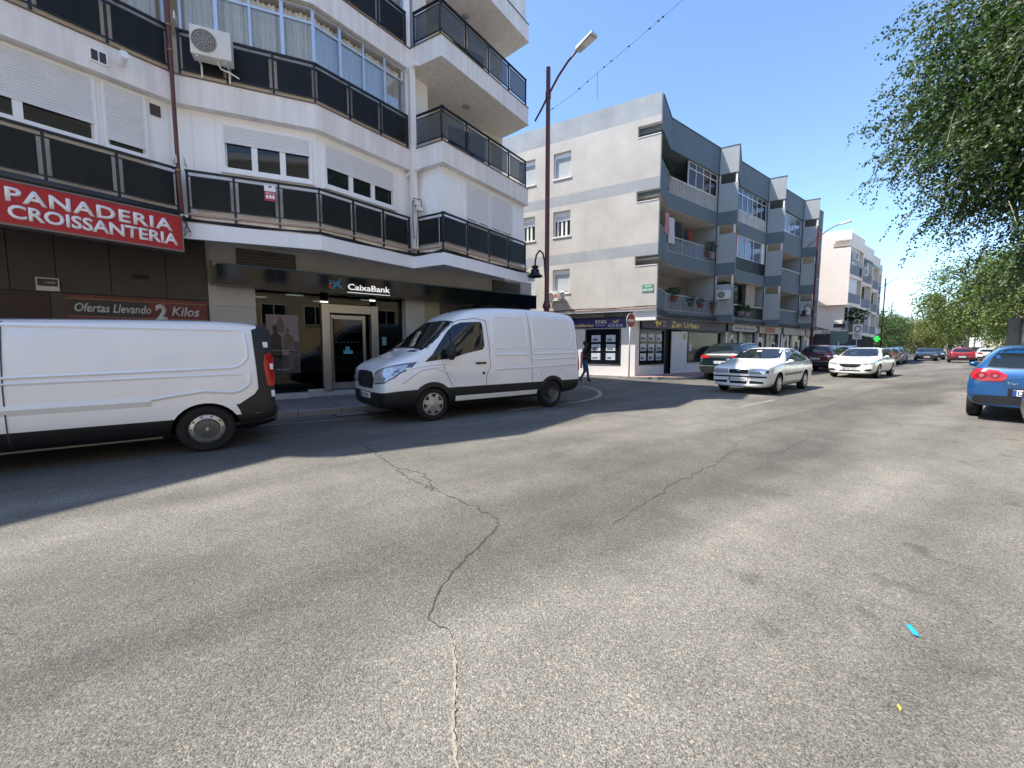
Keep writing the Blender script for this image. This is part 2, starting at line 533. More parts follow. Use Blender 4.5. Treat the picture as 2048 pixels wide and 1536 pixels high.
# camera side of the street
line3 = [(300, -2.0 + bend(300))] + [(x, -2.0 + bend(x)) for x in (220, 160, 120, 90, 70, 60, 50, 40)] + [(10, -2.0), (-60, -2.0)]
pv3 = pavement('pavement_near', line3, [(-60, -30), (300, -30)], M_plain)
kerb_stones(pv3, line3, M_kerb, 262, 330, 1.2)

# ---- paint on the road (each a thin worn sheet)
def paint_mat(name, c, under, wear):
    m, nt, b = nodes_of(name)
    L = nt.links; N = nt.nodes.new
    tc = N('ShaderNodeTexCoord'); n = N('ShaderNodeTexNoise'); n.inputs['Scale'].default_value = 14; n.inputs['Detail'].default_value = 8; n.inputs['Roughness'].default_value = .75
    L.new(tc.outputs['Object'], n.inputs['Vector'])
    mr = N('ShaderNodeMapRange'); mr.inputs[1].default_value = wear - .07; mr.inputs[2].default_value = wear + .07
    L.new(n.outputs[0], mr.inputs[0])
    mx = N('ShaderNodeMix'); mx.data_type = 'RGBA'
    L.new(mr.outputs[0], mx.inputs[0]); mx.inputs[6].default_value = (*under, 1); mx.inputs[7].default_value = (*c, 1)
    L.new(mx.outputs[2], b.inputs['Base Color']); b.inputs['Roughness'].default_value = .8
    MATS[name] = m
    return m
M_pw = paint_mat('worn_white_paint', (.22, .205, .18), (.15, .139, .12), .54)
M_pw2 = paint_mat('white_paint', (.30, .285, .255), (.155, .145, .126), .50)
M_py = paint_mat('worn_yellow_paint', (.36, .32, .20), (.17, .16, .14), .47)
def stripe(pts, w, m, name, z=.004):
    s = MB(); L_, R_ = [], []
    for i, p in enumerate(pts):
        a = Vector(pts[max(i - 1, 0)]); b = Vector(pts[min(i + 1, len(pts) - 1)]); d = (b - a).normalized(); nn = Vector((-d.y, d.x)) * w / 2
        L_.append(Vector(p) + nn); R_.append(Vector(p) - nn)
    for i in range(len(pts) - 1):
        s.add([(*R_[i], z), (*R_[i + 1], z), (*L_[i + 1], z), (*L_[i], z)], [(0, 1, 2, 3)])
    return s.build(name, m, road)
for x0, x1, m in ((7.4, 9.3, M_pw), (10.6, 12.9, M_pw2), (42, 46, M_pw2)):
    stripe([(x0, 4.5), (x1, 4.55)], .10, m, 'lane_dash')
stripe([(.7, 7.52), (2.5, 7.42)], .08, M_pw, 'bay_line')
stripe([(.2, 9.0), (2.2, 8.75), (4.2, 8.62)], .09, M_py, 'bay_line')
stripe([(11.9, 10.9), (11.5, 10.1), (10.9, 9.2), (10.1, 8.45), (9.3, 7.95), (8.4, 7.68), (7.3, 7.6), (5.8, 7.6)], .13, M_py, 'yellow_line')
stripe([(13.2, 10.8), (14.6, 11.1)], .12, M_pw, 'faded_mark')
for k in range(6):
    stripe([(50 + k * .9, 4.6 + bend(50)), (50.4 + k * .9, 8.6 + bend(50))], .42, M_pw2, 'crossing_bar')

# ---- cracks
M_crack = mat('crack_shadow', (.05, .047, .042), .95, var=.3, vscale=20)
M_crumb = mat('crumbled_edge', (.30, .27, .22), .95, var=.35, vscale=30, bump=.4, bscale=90)
def crack(pts, w0, w1, seed, m=None, sub=24, amp=.05):
    rnd = random.Random(seed); P = []
    for i in range(len(pts) - 1):
        a, b = Vector(pts[i]), Vector(pts[i + 1]); d = b - a; nn = Vector((-d.y, d.x)).normalized(); n = max(3, int(d.length * sub))
        for k in range(n):
            t = k / n; P.append(a + d * t + nn * rnd.uniform(-1, 1) * min(amp, d.length * .12) * (0 if k == 0 else 1) * rnd.choice((.25, .5, 1)))
    P.append(Vector(pts[-1]))
    s = MB(); L_, R_ = [], []
    for i, p in enumerate(P):
        a, b = P[max(i - 1, 0)], P[min(i + 1, len(P) - 1)]; d = (b - a).normalized(); nn = Vector((-d.y, d.x))
        t = i / (len(P) - 1); w = (w0 + (w1 - w0) * t) * rnd.uniform(.2, 1.2) * (1 if 0 < i < len(P) - 1 else .1)
        L_.append(p + nn * w / 2); R_.append(p - nn * w / 2)
    for i in range(len(P) - 1):
        s.add([(*R_[i], .003), (*R_[i + 1], .003), (*L_[i + 1], .003), (*L_[i], .003)], [(0, 1, 2, 3)])
    s.build('crack', m or M_crack, road)
cA = [(1.98, 6.68), (1.9, 5.3), (1.83, 4.2), (1.9, 3.7), (1.98, 2.86), (1.92, 2.64)]
crack(cA, .012, .016, 1)
crack([(1.9, 4.7), (2.02, 4.35), (1.95, 3.95), (1.9, 3.7)], .012, .012, 2)
crack([(1.92, 2.64), (1.6, 2.45), (1.28, 2.27), (1.05, 2.08), (.92, 1.92)], .013, .014, 3, amp=.02, sub=26)
crack([(.92, 1.92), (.97, 1.78), (.95, 1.71)], .006, .008, 4, amp=.012, sub=40)
crack([(.95, 1.71), (.85, 1.5), (.74, 1.33), (.68, 1.22), (.60, 1.05), (.5, .8)], .022, .016, 5, M_crumb, amp=.012, sub=60)
crack([(.955, 1.715), (.855, 1.505), (.747, 1.335), (.69, 1.22)], .004, .004, 6, amp=.01, sub=60)
cB = [(2.6, 2.1), (3.23, 2.18), (4.06, 2.35), (5.08, 2.41), (6.41, 2.72), (6.94, 3.3), (8.3, 3.31), (12.25, 3.19), (17.5, 3.5), (21, 3.4)]
crack(cB, .009, .018, 8, sub=16)
crack([(5.6, 2.4), (6.6, 2.15), (8.0, 2.25), (9.5, 2.0)], .012, .008, 9, sub=14)
crack([(-1.5, 3.2), (-1.1, 3.1), (-.75, 3.12)], .005, .006, 10)
crack([(-.8, 1.62), (-.5, 1.72), (-.3, 1.7)], .004, .003, 11, amp=.02)

# ---- drain grate by the kerb
dr = tag(MB().box(2.35, 3.05, 9.1, 9.5, -.03, .006).build('drain_frame', M_iron), 'rusty slotted drain grate in the gutter between the two white vans', 'drain')
for k in range(9):
    MB().box(2.4 + k * .07, 2.43 + k * .07, 9.13, 9.47, .006, .014).build('grate_bar', M_grey, dr)

# ---- litter
M_cy = mat('cyan_plastic', (.01, .33, .62), .4)
M_yel = mat('dry_leaf', (.55, .43, .08), .7)
lt = MB()
lt.add([(2.815, .302, .004), (2.833, .290, .008), (2.872, .318, .016), (2.857, .332, .010), (2.798, .294, .012), (2.812, .280, .006), (2.875, .340, .008), (2.89, .328, .012)], [(0, 1, 2, 3), (0, 4, 5, 1), (3, 2, 7, 6)])
tag(lt.build('plastic_strip', M_cy), 'small bright blue plastic scrap lying on the asphalt', 'litter')
for i, (x, y, a, lab) in enumerate(((2.16, .25, .3, 'yellow dry leaf on the asphalt nearest the bottom right'), (3.27, .06, 1.2, 'small yellow leaf on the asphalt beyond the blue scrap'))):
    c, s = math.cos(a), math.sin(a); lf = MB(); P = []
    for u, v, z in ((0, 0, .004), (.018, .008, .012), (.04, 0, .008), (.018, -.008, .006)):
        P.append((x + u * c - v * s, y + u * s + v * c, z))
    lf.add(P, [(0, 3, 1), (1, 3, 2)])
    tag(lf.build('fallen_leaf', M_yel), lab, 'leaf', 'fallen leaves on the road')
tg = MB()
for i in range(60):
    x = random.uniform(.4, 6); y = random.uniform(-.6, 3.6)
    r = random.uniform(.004, .011); z = .003
    tg.add([(x - r, y, z), (x, y - r * .7, z), (x + r, y, z), (x, y + r * .8, z + r * .7)], [(0, 1, 3), (1, 2, 3), (2, 0, 3)])
tag(tg.build('loose_grit', mat('pale_grit', (.26, .24, .21), .9)), 'loose pale grit scattered on the asphalt', 'grit', kind='stuff')
# ================================================================== WHITE APARTMENT BUILDING WITH THE BANK
OUT = [(-11, 9.75), (-8.4, 9.7), (-6.0, 10.85), (-5.5, 10.35), (-2.6, 9.95), (0, 10.72), (2.42, 10.1), (4.95, 10.8), (5.35, 9.8), (9.2, 10.95)]
def offset_line(pts, d):
    """offset an open polyline to its right by d"""
    res = []
    for i, p in enumerate(pts):
        p = Vector(p)
        ns = []
        if i > 0:
            e = (p - Vector(pts[i - 1])).normalized(); ns.append(Vector((e.y, -e.x)))
        if i < len(pts) - 1:
            e = (Vector(pts[i + 1]) - p).normalized(); ns.append(Vector((e.y, -e.x)))
        if len(ns) == 2:
            b = (ns[0] + ns[1]).normalized(); res.append(p + b * (d / max(.35, b.dot(ns[0]))))
        else:
            res.append(p + ns[0] * d)
    return [tuple(q) for q in res]
BACK = [(9.0, 12.16), (9.0, 12.9), (-11, 12.9)]
bank = thing('apartment_building', 'white zigzag apartment building with dark balcony railings above a bank and bakery', 'building', (0, 11, 0))
ZS = [3.65, 6.25, 8.82, 11.4]
AB, lAB = frame(OUT[4], OUT[5]); BC, lBC = frame(OUT[5], OUT[6]); CD, lCD = frame(OUT[6], OUT[7])
DE, lDE = frame(OUT[7], OUT[8]); EF, lEF = frame(OUT[8], OUT[9]); YA, lYA = frame(OUT[3], OUT[4])

# slabs
for i, z in enumerate(ZS):
    if i == 0:
        MB().prism(OUT + offset_line(OUT, -.07)[::-1], 3.66, 3.97).build('fascia', M_fascia, bank)
        MB().prism(offset_line(OUT, -.09) + BACK, 3.93, 4.13).build('slab', M_white_wall, bank)
        MB().prism(offset_line(OUT, -.03) + BACK, 4.13, 4.17).build('slab_coping', mat('coping_tile', (.42, .30, .25), .7, var=.15), bank)
    else:
        MB().prism(offset_line(OUT, -.02) + BACK, z + .05, z + .53).build('slab', M_white_wall, bank)
        MB().prism(OUT + BACK, z, z + .05).build('slab_drip', M_white_wall, bank)
        MB().prism(OUT + BACK, z + .53, z + .555).build('slab_coping', mat('coping_dark', (.16, .11, .095), .7, var=.15), bank)
# upper storey and roof (above the frame, it throws the shadow across the street)
MB().prism(offset_line(OUT, -.12) + BACK, 11.955, 13.35).build('upper_storey', M_white_wall, bank)
MB().prism(OUT + BACK, 13.35, 13.95).build('roof_parapet', M_white_wall, bank)
MB().box(-11, 9.0, 12.9, 21, 3.93, 13.6).build('rear_block', M_white_wall, bank)
# storey walls
MB().prism(offset_line(OUT, -.2) + BACK, 4.17, 6.25).build('wall', M_white_pan, bank)
INN = offset_line(OUT[:8], -.75)
for z0, z1 in ((6.805, 8.82), (9.375, 11.4)):
    MB().prism(INN + [(5.1, 12.1), (9.0, 12.16), (9.0, 12.9), (-11, 12.9)], z0, z1).build('room_wall', M_cream if z0 < 8 else M_white_pan, bank)
    low = OUT[3:8]
    ring = offset_line(low, -.12) + offset_line(low, -.2)[::-1]
    MB().prism(ring, z0, z0 + .72).build('parapet_wall', M_cream, bank)
    # wall closing the glazed gallery at its end (next to the terrace)
    MB().prism([(4.75, 10.9), (5.0, 10.86), (5.12, 12.0), (4.87, 12.05)], z0, z1).build('partition', M_white_pan, bank)
    # terrace cupboard and its doors
    cb = MB().prism([(5.14, 10.98), (5.62, 11.14), (5.62, 12.1), (5.14, 12.1)], z0, z1 - .003).build('cupboard', M_white_pan, bank)
    S_, l_ = frame((5.62, 11.14), (5.625, 12.1))
    MB().obox(S_, .03, .44, 0, .018, z0 + .05, z1 - .5).build('cupboard_door', M_pvc, cb)
    MB().obox(S_, .48, .90, 0, .018, z0 + .05, z1 - .5).build('cupboard_door', M_pvc, cb)
    MB().obox(S_, .03, .44, 0, .018, z1 - .45, z1 - .05).build('cupboard_door', M_pvc, cb)
    MB().obox(S_, .48, .90, 0, .018, z1 - .45, z1 - .05).build('cupboard_door', M_pvc, cb)
    S_, l_ = frame((5.1, 12.1), (9.0, 12.16))
    td = MB(); td.obox(S_, 1.6, 1.68, .005, .06, z0, z0 + 1.75); td.obox(S_, 3.1, 3.18, .005, .06, z0, z0 + 1.75); td.obox(S_, 1.6, 3.18, .005, .06, z0 + 1.75, z0 + 1.95)
    tdo = td.build('terrace_door', M_pvc, bank)
    MB().obox(S_, 1.68, 3.1, .004, .02, z0, z0 + 1.75).build('pane', M_pane, tdo)
    MB().lathe([(0, -.03), (.1, -.03), (.12, -.015), (.12, 0)], (7.0, 11.3, z1), n=16).build('ceiling_lamp', M_grey, bank, smooth=True)
# slim pillar at the inner corner, from the first slab up
MB().box(4.88, 5.03, 10.66, 10.80, 4.17, 8.82).build('pillar', M_white_wall, bank)

M_smoke = mat('smoked_glass', (.085, .095, .095), .35, spec=.3, var=.2, vscale=1.5)
M_smoke.node_tree.nodes['Principled BSDF'].inputs['Alpha'].default_value = .66
def railing(S, L, npan, z0, z1, ends=(True, True), off=-.05, pm=None):
    top = MB(); top.obox(S, -.01, L + .01, off - .035, off + .025, z1 - .035, z1)
    top.obox(S, 0, L, off - .012, off + .012, z0 + .10, z0 + .122)
    top.obox(S, 0, L, off - .012, off + .012, z1 - .13, z1 - .11)
    rl = top.build('railing', M_iron, bank)
    w = L / npan
    for k in range(npan + 1):
        if (k == 0 and not ends[0]) or (k == npan and not ends[1]): continue
        s = min(max(k * w, .02), L - .02)
        MB().obox(S, s - .02, s + .02, off - .018, off + .018, z0 - .1 if z0 < 5 else z0, z1 - .035).build('post', M_iron, rl)
    for k in range(npan):
        MB().obox(S, k * w + .075, (k + 1) * w - .075, off - .008, off + .008, z0 + .122, z1 - .13).build('panel', pm or M_panel, rl)
    return rl
for z0 in (4.17, 6.805, 9.375):
    z1 = z0 + .85
    railing(AB, lAB - .04, 3, z0, z1); railing((BC[0] + BC[1] * .06, BC[1], BC[2]), lBC - .06, 3, z0, z1, (True, True))
    railing(CD, lCD - .08, 3, z0, z1, (False, True)); railing((DE[0] + DE[1] * .1, DE[1], DE[2]), lDE - .1, 1, z0, z1, (True, False), pm=M_smoke if z0 > 5 else None)
    railing(EF, lEF - .1, 4, z0, z1, pm=M_smoke if z0 > 5 else None)

def shutter(S, s0, s1, z0, z1, off, parent, m=None):
    b = MB(); n = max(3, int((z1 - z0) / .048)); h = (z1 - z0) / n; a, d, nn = S
    P = lambda s, o, z: (a[0] + d[0] * s + nn[0] * o, a[1] + d[1] * s + nn[1] * o, z)
    row = []
    for k in range(n):
        for t, o in ((0.0, .004), (.12, .012), (.5, .018), (.88, .012)):
            row.append((z0 + (k + t) * h, off + o))
    row.append((z1, off + .004))
    vs_ = []
    for z, o in row: vs_ += [P(s0, o, z), P(s1, o, z)]
    b.add(vs_, [(2 * i, 2 * i + 1, 2 * i + 3, 2 * i + 2) for i in range(len(row) - 1)])
    b.obox(S, s0, s1, off, off + .025, z0 - .03, z0, 0)
    return b.build('shutter', m or M_shutter, parent)

def window(S, s0, s1, z0, z1, n, sh, off=0.0, parent=None, mframe=None, boxh=.0):
    """frame with n panes; shutter lowered to height sh (None = up)"""
    f = MB(); t = .05; mf = mframe or M_pvc
    f.obox(S, s0, s1, off, off + .06, z0, z0 + t); f.obox(S, s0, s1, off, off + .06, z1 - t, z1)
    f.obox(S, s0, s0 + t, off, off + .058, z0 + t, z1 - t); f.obox(S, s1 - t, s1, off, off + .058, z0 + t, z1 - t)
    w = (s1 - s0 - 2 * t) / n
    for k in range(1, n):
        c = s0 + t + k * w; f.obox(S, c - .055, c + .055, off, off + .05, z0 + t, z1 - t)
    # casement rails
    f.obox(S, s0 + t, s1 - t, off, off + .045, z0 + t, z0 + t + .04)
    wn_ = f.build('window', mf, parent)
    for k in range(n):
        a0 = s0 + t + k * w + (.055 if k else .03); a1 = s0 + t + (k + 1) * w - (.055 if k < n - 1 else .03)
        MB().obox(S, a0, a1, off + .004, off + .018, z0 + t + .04, z1 - t).build('pane', M_pane, wn_)
    if sh is not None:
        shutter(S, s0 + .03, s1 - .03, sh, z1 - .01, off + .045, wn_)
    MB().obox(S, s0 - .03, s1 + .03, off, off + .09, z0 - .035, z0 - .001).build('sill', mf, wn_)
    return wn_
wAB, wBC, wCD, wEF = (shift(S, -.2) for S in (AB, BC, CD, EF))
window(wAB, -.25, 1.58, 5.04, 6.2, 2, 5.42, parent=bank)
window(wAB, 1.66, 2.27, 5.04, 6.2, 1, 5.24, parent=bank)
window(wBC, .68, 2.36, 5.13, 6.08, 3, 5.73, parent=bank)
window(wCD, .22, 2.14, 5.13, 6.1, 3, 5.6, parent=bank)
window(wEF, 1.03, 2.10, 5.02, 6.14, 2, 5.16, parent=bank)
window(wEF, 2.16, 3.28, 5.02, 6.14, 2, 5.16, parent=bank)
# panel joints on the white cladding
for S, ss in ((wAB, (2.33, 2.60)), (wBC, (.16, .55)), (wCD, (2.25,)), (wEF, (.02, .9, 3.36))):
    for s in ss:
        MB().obox(S, s, s + .025, .002, .012, 4.2, 6.22).build('cover_strip', M_pvc, bank)
MB().obox(wAB, 2.34, 2.50, .004, .03, 5.93, 6.13).build('air_vent', M_grille, bank)
vg = MB().obox(shift(AB, -.02), 1.52, 1.76, .002, .03, 6.40, 6.62).build('air_vent', M_pvc, bank)
MB().obox(shift(AB, -.02), 1.545, 1.63, .03, .034, 6.425, 6.595).build('vent_mesh', M_grille, vg)
MB().obox(shift(AB, -.02), 1.65, 1.735, .03, .034, 6.425, 6.595).build('vent_mesh', M_grille, vg)
a, d, n = AB
p0 = a + d * 1.93; p1 = p0 + n * .22
MB().tube([(*p0, 6.55), (*p1, 6.60)], .055, 14).tube([(*(p0 + n * .17), 6.59), (*(p0 + n * .26), 6.61)], .068, 14).build('flue_pipe', M_pvc, bank, smooth=False)

# glazed galleries of the second floor (and third): aluminium frames, clear panes, net curtains
M_clear = glass('clear_pane', (.95, .97, .98), .6)
def gallery(S, s0, s1, z0, z1, n):
    f = MB(); t = .045
    f.obox(S, s0, s1, -.03, .03, z0, z0 + .05); f.obox(S, s0, s1, -.03, .03, z1 - .04, z1); f.obox(S, s0, s1, -.025, .035, z1 - .34, z1 - .295)
    w = (s1 - s0) / n
    for k in range(n + 1):
        c = s0 + k * w; f.obox(S, c - t / 2 - (.012 if k % 2 else 0), c + t / 2 + (.012 if k % 2 else 0), -.028, .032, z0 + .05, z1 - .04)
    fr = f.build('gallery_window', M_alu, bank)
    for k in range(n):
        MB().obox(S, s0 + k * w + t / 2, s0 + (k + 1) * w - t / 2, -.004, .004, z0 + .05, z1 - .34).build('pane', M_clear, fr)
    c = MB(); a, d, nn = S; N_ = int((s1 - s0) / .018); vs_ = []
    ph = random.uniform(0, 6)
    for i in range(N_ + 1):
        s = s0 + .03 + (s1 - s0 - .06) * i / N_
        o = -.16 + .028 * math.sin(s * 62 + ph) + .02 * math.sin(s * 23 + ph * 2)
        for z in (z0 + .02, z1 - .06):
            vs_.append((a[0] + d[0] * s + nn[0] * o, a[1] + d[1] * s + nn[1] * o, z))
    c.add(vs_, [(2 * i, 2 * i + 2, 2 * i + 3, 2 * i + 1) for i in range(N_)])
    c.build('curtain', M_curtain, fr, smooth=True)
gB, gC, gA = shift(BC, -.13), shift(CD, -.13), shift(AB, -.13)
for z0, z1 in ((7.56, 8.80), (10.13, 11.38)):
    gallery(gB, .12, lBC - .02, z0, z1, 4); gallery(gC, .06, lCD - .12, z0, z1, 4); gallery(gA, 0, lAB - .1, z0, z1, 4)

# downpipe at the inner corner B and drain spouts
px, py = OUT[5][0] - .02, OUT[5][1] - .09
MB().tube([(px - .02, py - .05, 13.3), (px - .02, py - .05, 4.75), (px, py - .02, 4.0)], .035, 12).build('downpipe', M_pipe, bank, smooth=True)
for z in (4.9, 7.1, 7.55, 9.9):
    MB().tube([(px - .02, py - .05, z), (px - .02, py - .05, z + .03)], .045, 12).build('pipe_bracket', mat('brass_clip', (.35, .24, .1), .5, metal=.4), bank)
for (S, s, z) in ((CD, lCD - .03, 6.19), (CD, lCD - .03, 8.80)):
    a, d, n = S; q = a + d * s
    MB().tube([(*(q + n * -.25), z - .06), (*(q + n * .28), z + .06)], .055, 14).build('drain_spout', M_pvc, bank)

# ---- ground floor
GY = 12.0
GW = (Vector((0, GY)), Vector((1, 0)), Vector((0, -1)))     # facade frame: s = X
MB().box(-11, .35, 12.06, 20, .0, 3.93).build('ground_floor_wall', M_brown, bank)
# brown stone cladding panels over the bakery
ed = [-5.2, -4.4, -3.5, -2.66, -2.05, -1.27, -.38, .35]
for i in range(len(ed) - 1):
    MB().obox(GW, ed[i] + .006, ed[i + 1] - .006, -.05, random.uniform(0, .006), 2.56, 3.92).build('stone_panel', M_brown, bank)
for k in range(2):
    MB().obox(GW, .1 - k * 2.25, .345 - k * 2.25, -.05, .004, .12, 2.55).build('stone_panel', M_brown, bank)
MB().obox(GW, -.95, -.68, .008, .035, 2.94, 3.03).build('vent_slot', M_dark, bank)
# roller shutter of the bakery
M_roll = mat('dark_red_shutter', (.028, .008, .009), .55, var=.2)
rs = MB(); n_ = 46
for k in range(n_):
    z = .12 + k * 2.42 / n_
    rs.obox(GW, -4.6, -2.16, -.045, -.02 + .012 * (k % 2), z, z + 2.42 / n_ - .004)
rs.build('roller_shutter', M_roll, bank)
# poultry offer banner
bn = thing('offer_banner', 'dark red shop banner about poultry offers, above the roof of the left van', 'banner', (-.8, 11.9, 1.2))
M_bred = mat('banner_red', (.13, .018, .016), .5, var=.25, vscale=3)
M_bblk = mat('banner_black', (.02, .02, .022), .5)
M_btx = mat('banner_letters', (.55, .57, .58), .6)
MB().obox(GW, -1.95, .31, .01, .03, 1.1, 2.53).build('backing', M_bred, bn)
MB().oplate(GW, [(-1.93, 2.12), (-.78, 2.12), (-.70, 2.44), (-1.93, 2.44)], .031, .034).build('black_band', M_bblk, bn)
MB().oplate(GW, [(-1.93, 2.45), (.3, 2.45), (.3, 2.456), (-1.93, 2.456)], .031, .036).build('gold_line', mat('gold', (.45, .33, .16), .4), bn)
MB().oplate(GW, [(-1.93, 2.10), (.3, 2.10), (.3, 2.106), (-1.93, 2.106)], .031, .036).build('gold_line', MATS['gold'], bn)
text('Ofertas Llevando', GW, -1.83, 2.20, .17, 1.16, .036, .004, M_btx, 'lettering', bn, bold=.02, shear=.25)
text('2', GW, -.60, 2.08, .32, .2, .036, .004, M_btx, 'lettering', bn, bold=.05)
text('Kilos', GW, -.33, 2.18, .2, .5, .036, .004, M_btx, 'lettering', bn, bold=.02, shear=.25)
text('POLLO ENTERO', GW, -1.20, 1.93, .075, .55, .036, .003, M_btx, 'lettering', bn, bold=.02)
text('FILETES PECHUGA', GW, -.42, 1.93, .06, .6, .036, .003, M_btx, 'lettering', bn, bold=.02)
text('dos pollos en cuartos', GW, -1.82, 1.99, .05, .6, .036, .003, M_btx, 'lettering', bn)
ph = MB()
for cx, cz, rx, rz in ((-1.5, 1.72, .3, .24), (-.55, 1.7, .28, .28)):
    ph.oplate(GW, [(cx + rx * math.cos(t * .35), cz + rz * math.sin(t * .35)) for t in range(18)], .031, .035)
ph.build('food_picture', mat('food_print', (.32, .22, .14), .6, var=.7, vscale=9), bn)
# alarm box on the bakery wall
al = thing('alarm_plate', 'small silver and black alarm plate on the brown bakery wall', 'sign', (-2.15, 11.95, 2.6))
MB().obox(GW, -2.32, -2.01, .012, .05, 2.57, 2.82).build('plate', mat('alarm_pale', (.55, .53, .46), .4), al)
MB().obox(GW, -2.30, -2.03, .05, .054, 2.66, 2.80).build('plate_face', M_bblk, al)
text('CONSEY', GW, -2.2, 2.71, .04, .15, .055, .002, M_btx, 'lettering', al)

# red bakery sign
bs = thing('bakery_sign', 'red box sign with white PANADERIA CROISSANTERIA lettering under the first balcony', 'sign', (-1.3, 10.2, 3.3))
SS = shift(AB, .13)
MB().obox(SS, -.9, 2.62, -.22, 0, 3.385, 4.02).build('sign_face', M_red, bs)
tr = MB()
tr.obox(SS, -.92, 2.64, -.235, .012, 4.02, 4.05); tr.obox(SS, -.92, 2.64, -.235, .012, 3.352, 3.385); tr.obox(SS, 2.62, 2.645, -.23, .004, 3.385, 4.02)
tr.build('sign_frame', mat('sign_edge', (.20, .15, .13), .5), bs)
M_let = mat('letter_white', (.88, .87, .85), .5)
text('PANADERIA', SS, .42, 3.73, .205, 2.06, .001, .012, M_let, 'lettering', bs, bold=.028, spacing=1.12)
text('CROISSANTERIA', SS, .43, 3.475, .2, 2.12, .001, .012, M_let, 'lettering', bs, bold=.028, spacing=1.0)
# rolled awning above it
aw = thing('rolled_awning', 'dark rolled-up shop awning lying along the top of the red bakery sign', 'awning', (-1.3, 10.2, 4.08))
a, d, n = AB
MB().tube([(*(a + d * -.9 + n * .08), 4.125), (*(a + d * 2.66 + n * .08), 4.105)], .062, 14).build('canvas_roll', mat('awning_dark', (.03, .035, .04), .45, var=.3, vscale=6), aw, smooth=True)
MB().obox(shift(AB, .08), 2.62, 2.74, -.1, .06, 4.05, 4.09).build('end_bracket', M_alu, aw)

# ---- bank
BG = mat('granite_upper', (.40, .385, .36), .6, var=.1, vscale=1.5, speck=.22, sscale=120)
MB().box(.35, 10.28, 12.06, 12.4, 3.0, 3.93).build('upper_wall', BG, bank)
def pillar(x0, x1, m, nm='stone_panel', y=0.0):
    zz = [.12, .95, 1.75, 2.45, 3.0]
    for k in range(4):
        MB().obox(GW, x0 + .003, x1 - .003, -.35, y, zz[k] + .003, zz[k + 1] - .003).build(nm, m, bank)
pillar(.352, 1.29, M_granite); pillar(5.2, 5.83, M_granite)
pillar(5.83, 6.37, mat('beige_stone', (.34, .29, .21), .6, var=.12, vscale=4, speck=.15), y=-.03)
# room behind the glass
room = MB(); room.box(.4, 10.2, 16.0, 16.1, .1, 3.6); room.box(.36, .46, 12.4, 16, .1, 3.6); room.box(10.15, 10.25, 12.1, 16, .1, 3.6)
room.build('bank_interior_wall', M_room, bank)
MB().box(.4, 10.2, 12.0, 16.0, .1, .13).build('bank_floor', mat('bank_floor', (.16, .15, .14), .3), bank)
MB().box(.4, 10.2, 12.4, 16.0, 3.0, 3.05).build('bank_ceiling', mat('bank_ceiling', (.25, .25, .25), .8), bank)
M_lamp = mat('lamp_strip', (.9, .9, .85), .5, emit=(1, .95, .85), estr=.9)
for x, y in ((2.4, 13.3), (4.5, 13.3), (3.4, 14.6), (1.6, 14.4), (6.5, 14.0)):
    MB().box(x - .22, x + .22, y - .04, y + .04, 2.965, 2.995).build('strip_light', M_lamp, bank)
MB().box(2.0, 2.5, 14.2, 14.7, .13, 1.25).build('cash_machine', mat('machine_blue', (.03, .09, .13), .4), bank)
MB().box(3.4, 4.8, 14.9, 15.4, .13, 1.0).build('bank_counter', mat('counter_green', (.08, .14, .10), .4), bank)
M_bglass = glass('bank_glass', (.22, .26, .26), 1.05)
def bglass(x0, x1, z0, z1, y=-.3):
    MB().obox(GW, x0, x1, y - .006, y + .006, z0, z1).build('glass_pane', M_bglass, bank)
bglass(1.30, 2.44, .27, 3.0); bglass(2.44, 2.84, .3, 3.0); bglass(4.4, 5.2, .3, 3.0); bglass(3.05, 4.2, 2.7, 3.0)
MB().obox(GW, 6.37, 10.2, -.06, -.03, .25, 2.95).build('dark_shopfront', mat('dark_front_glass', (.014, .014, .02), .12, spec=.6), bank)
MB().obox(GW, 1.29, 2.44, -.34, -.02, .115, .27).build('plinth', M_granite, bank)
MB().obox(GW, 2.44, 5.2, -.6, -.22, .115, .27).build('door_step', M_granite, bank)
MB().obox(GW, 2.44, 2.84, -.33, -.27, .27, .33).build('window_rail', M_alu, bank)
MB().obox(GW, 4.4, 5.2, -.33, -.27, .27, .33).build('window_rail', M_alu, bank)
df = MB(); df.obox(GW, 2.84, 3.05, -.42, -.16, .27, 2.69); df.obox(GW, 4.2, 4.4, -.42, -.16, .27, 2.69); df.obox(GW, 3.05, 4.2, -.41, -.17, 2.44, 2.68)
dfo = df.build('door_frame', M_steel, bank, bevel=.008)
dl = MB(); dl.obox(GW, 3.10, 3.17, -.36, -.29, .3, 2.40); dl.obox(GW, 3.98, 4.06, -.36, -.29, .3, 2.40); dl.obox(GW, 3.17, 3.98, -.355, -.295, 2.28, 2.39); dl.obox(GW, 3.17, 3.98, -.355, -.295, .3, .48)
dlo = dl.build('door', M_steel, bank)
MB().obox(GW, 3.17, 3.98, -.33, -.32, .48, 2.28).build('door_glass', M_bglass, dlo)
MB().tube([(3.15, 12.24, .5), (3.15, 12.24, 2.3)], .016, 8).build('door_handle', M_black, dlo)
MB().obox(GW, 3.42, 3.68, -.319, -.314, 1.30, 1.40).build('door_sticker', mat('sticker_blue', (.08, .35, .50), .5), dlo)
MB().obox(GW, 3.48, 3.60, -.319, -.314, 1.41, 1.50).build('door_sticker', MATS['sticker_blue'], dlo)
MB().obox(GW, 4.55, 4.68, -.293, -.288, 1.55, 1.80).build('notice', mat('notice_blue', (.18, .34, .40), .5), bank)
for i in range(9):
    if i < 7: MB().obox(GW, 3.24 + i * .1, 3.26 + i * .1, -.319, -.316, 1.62, 1.64).build('safety_dot', MATS['sticker_blue'], dlo)
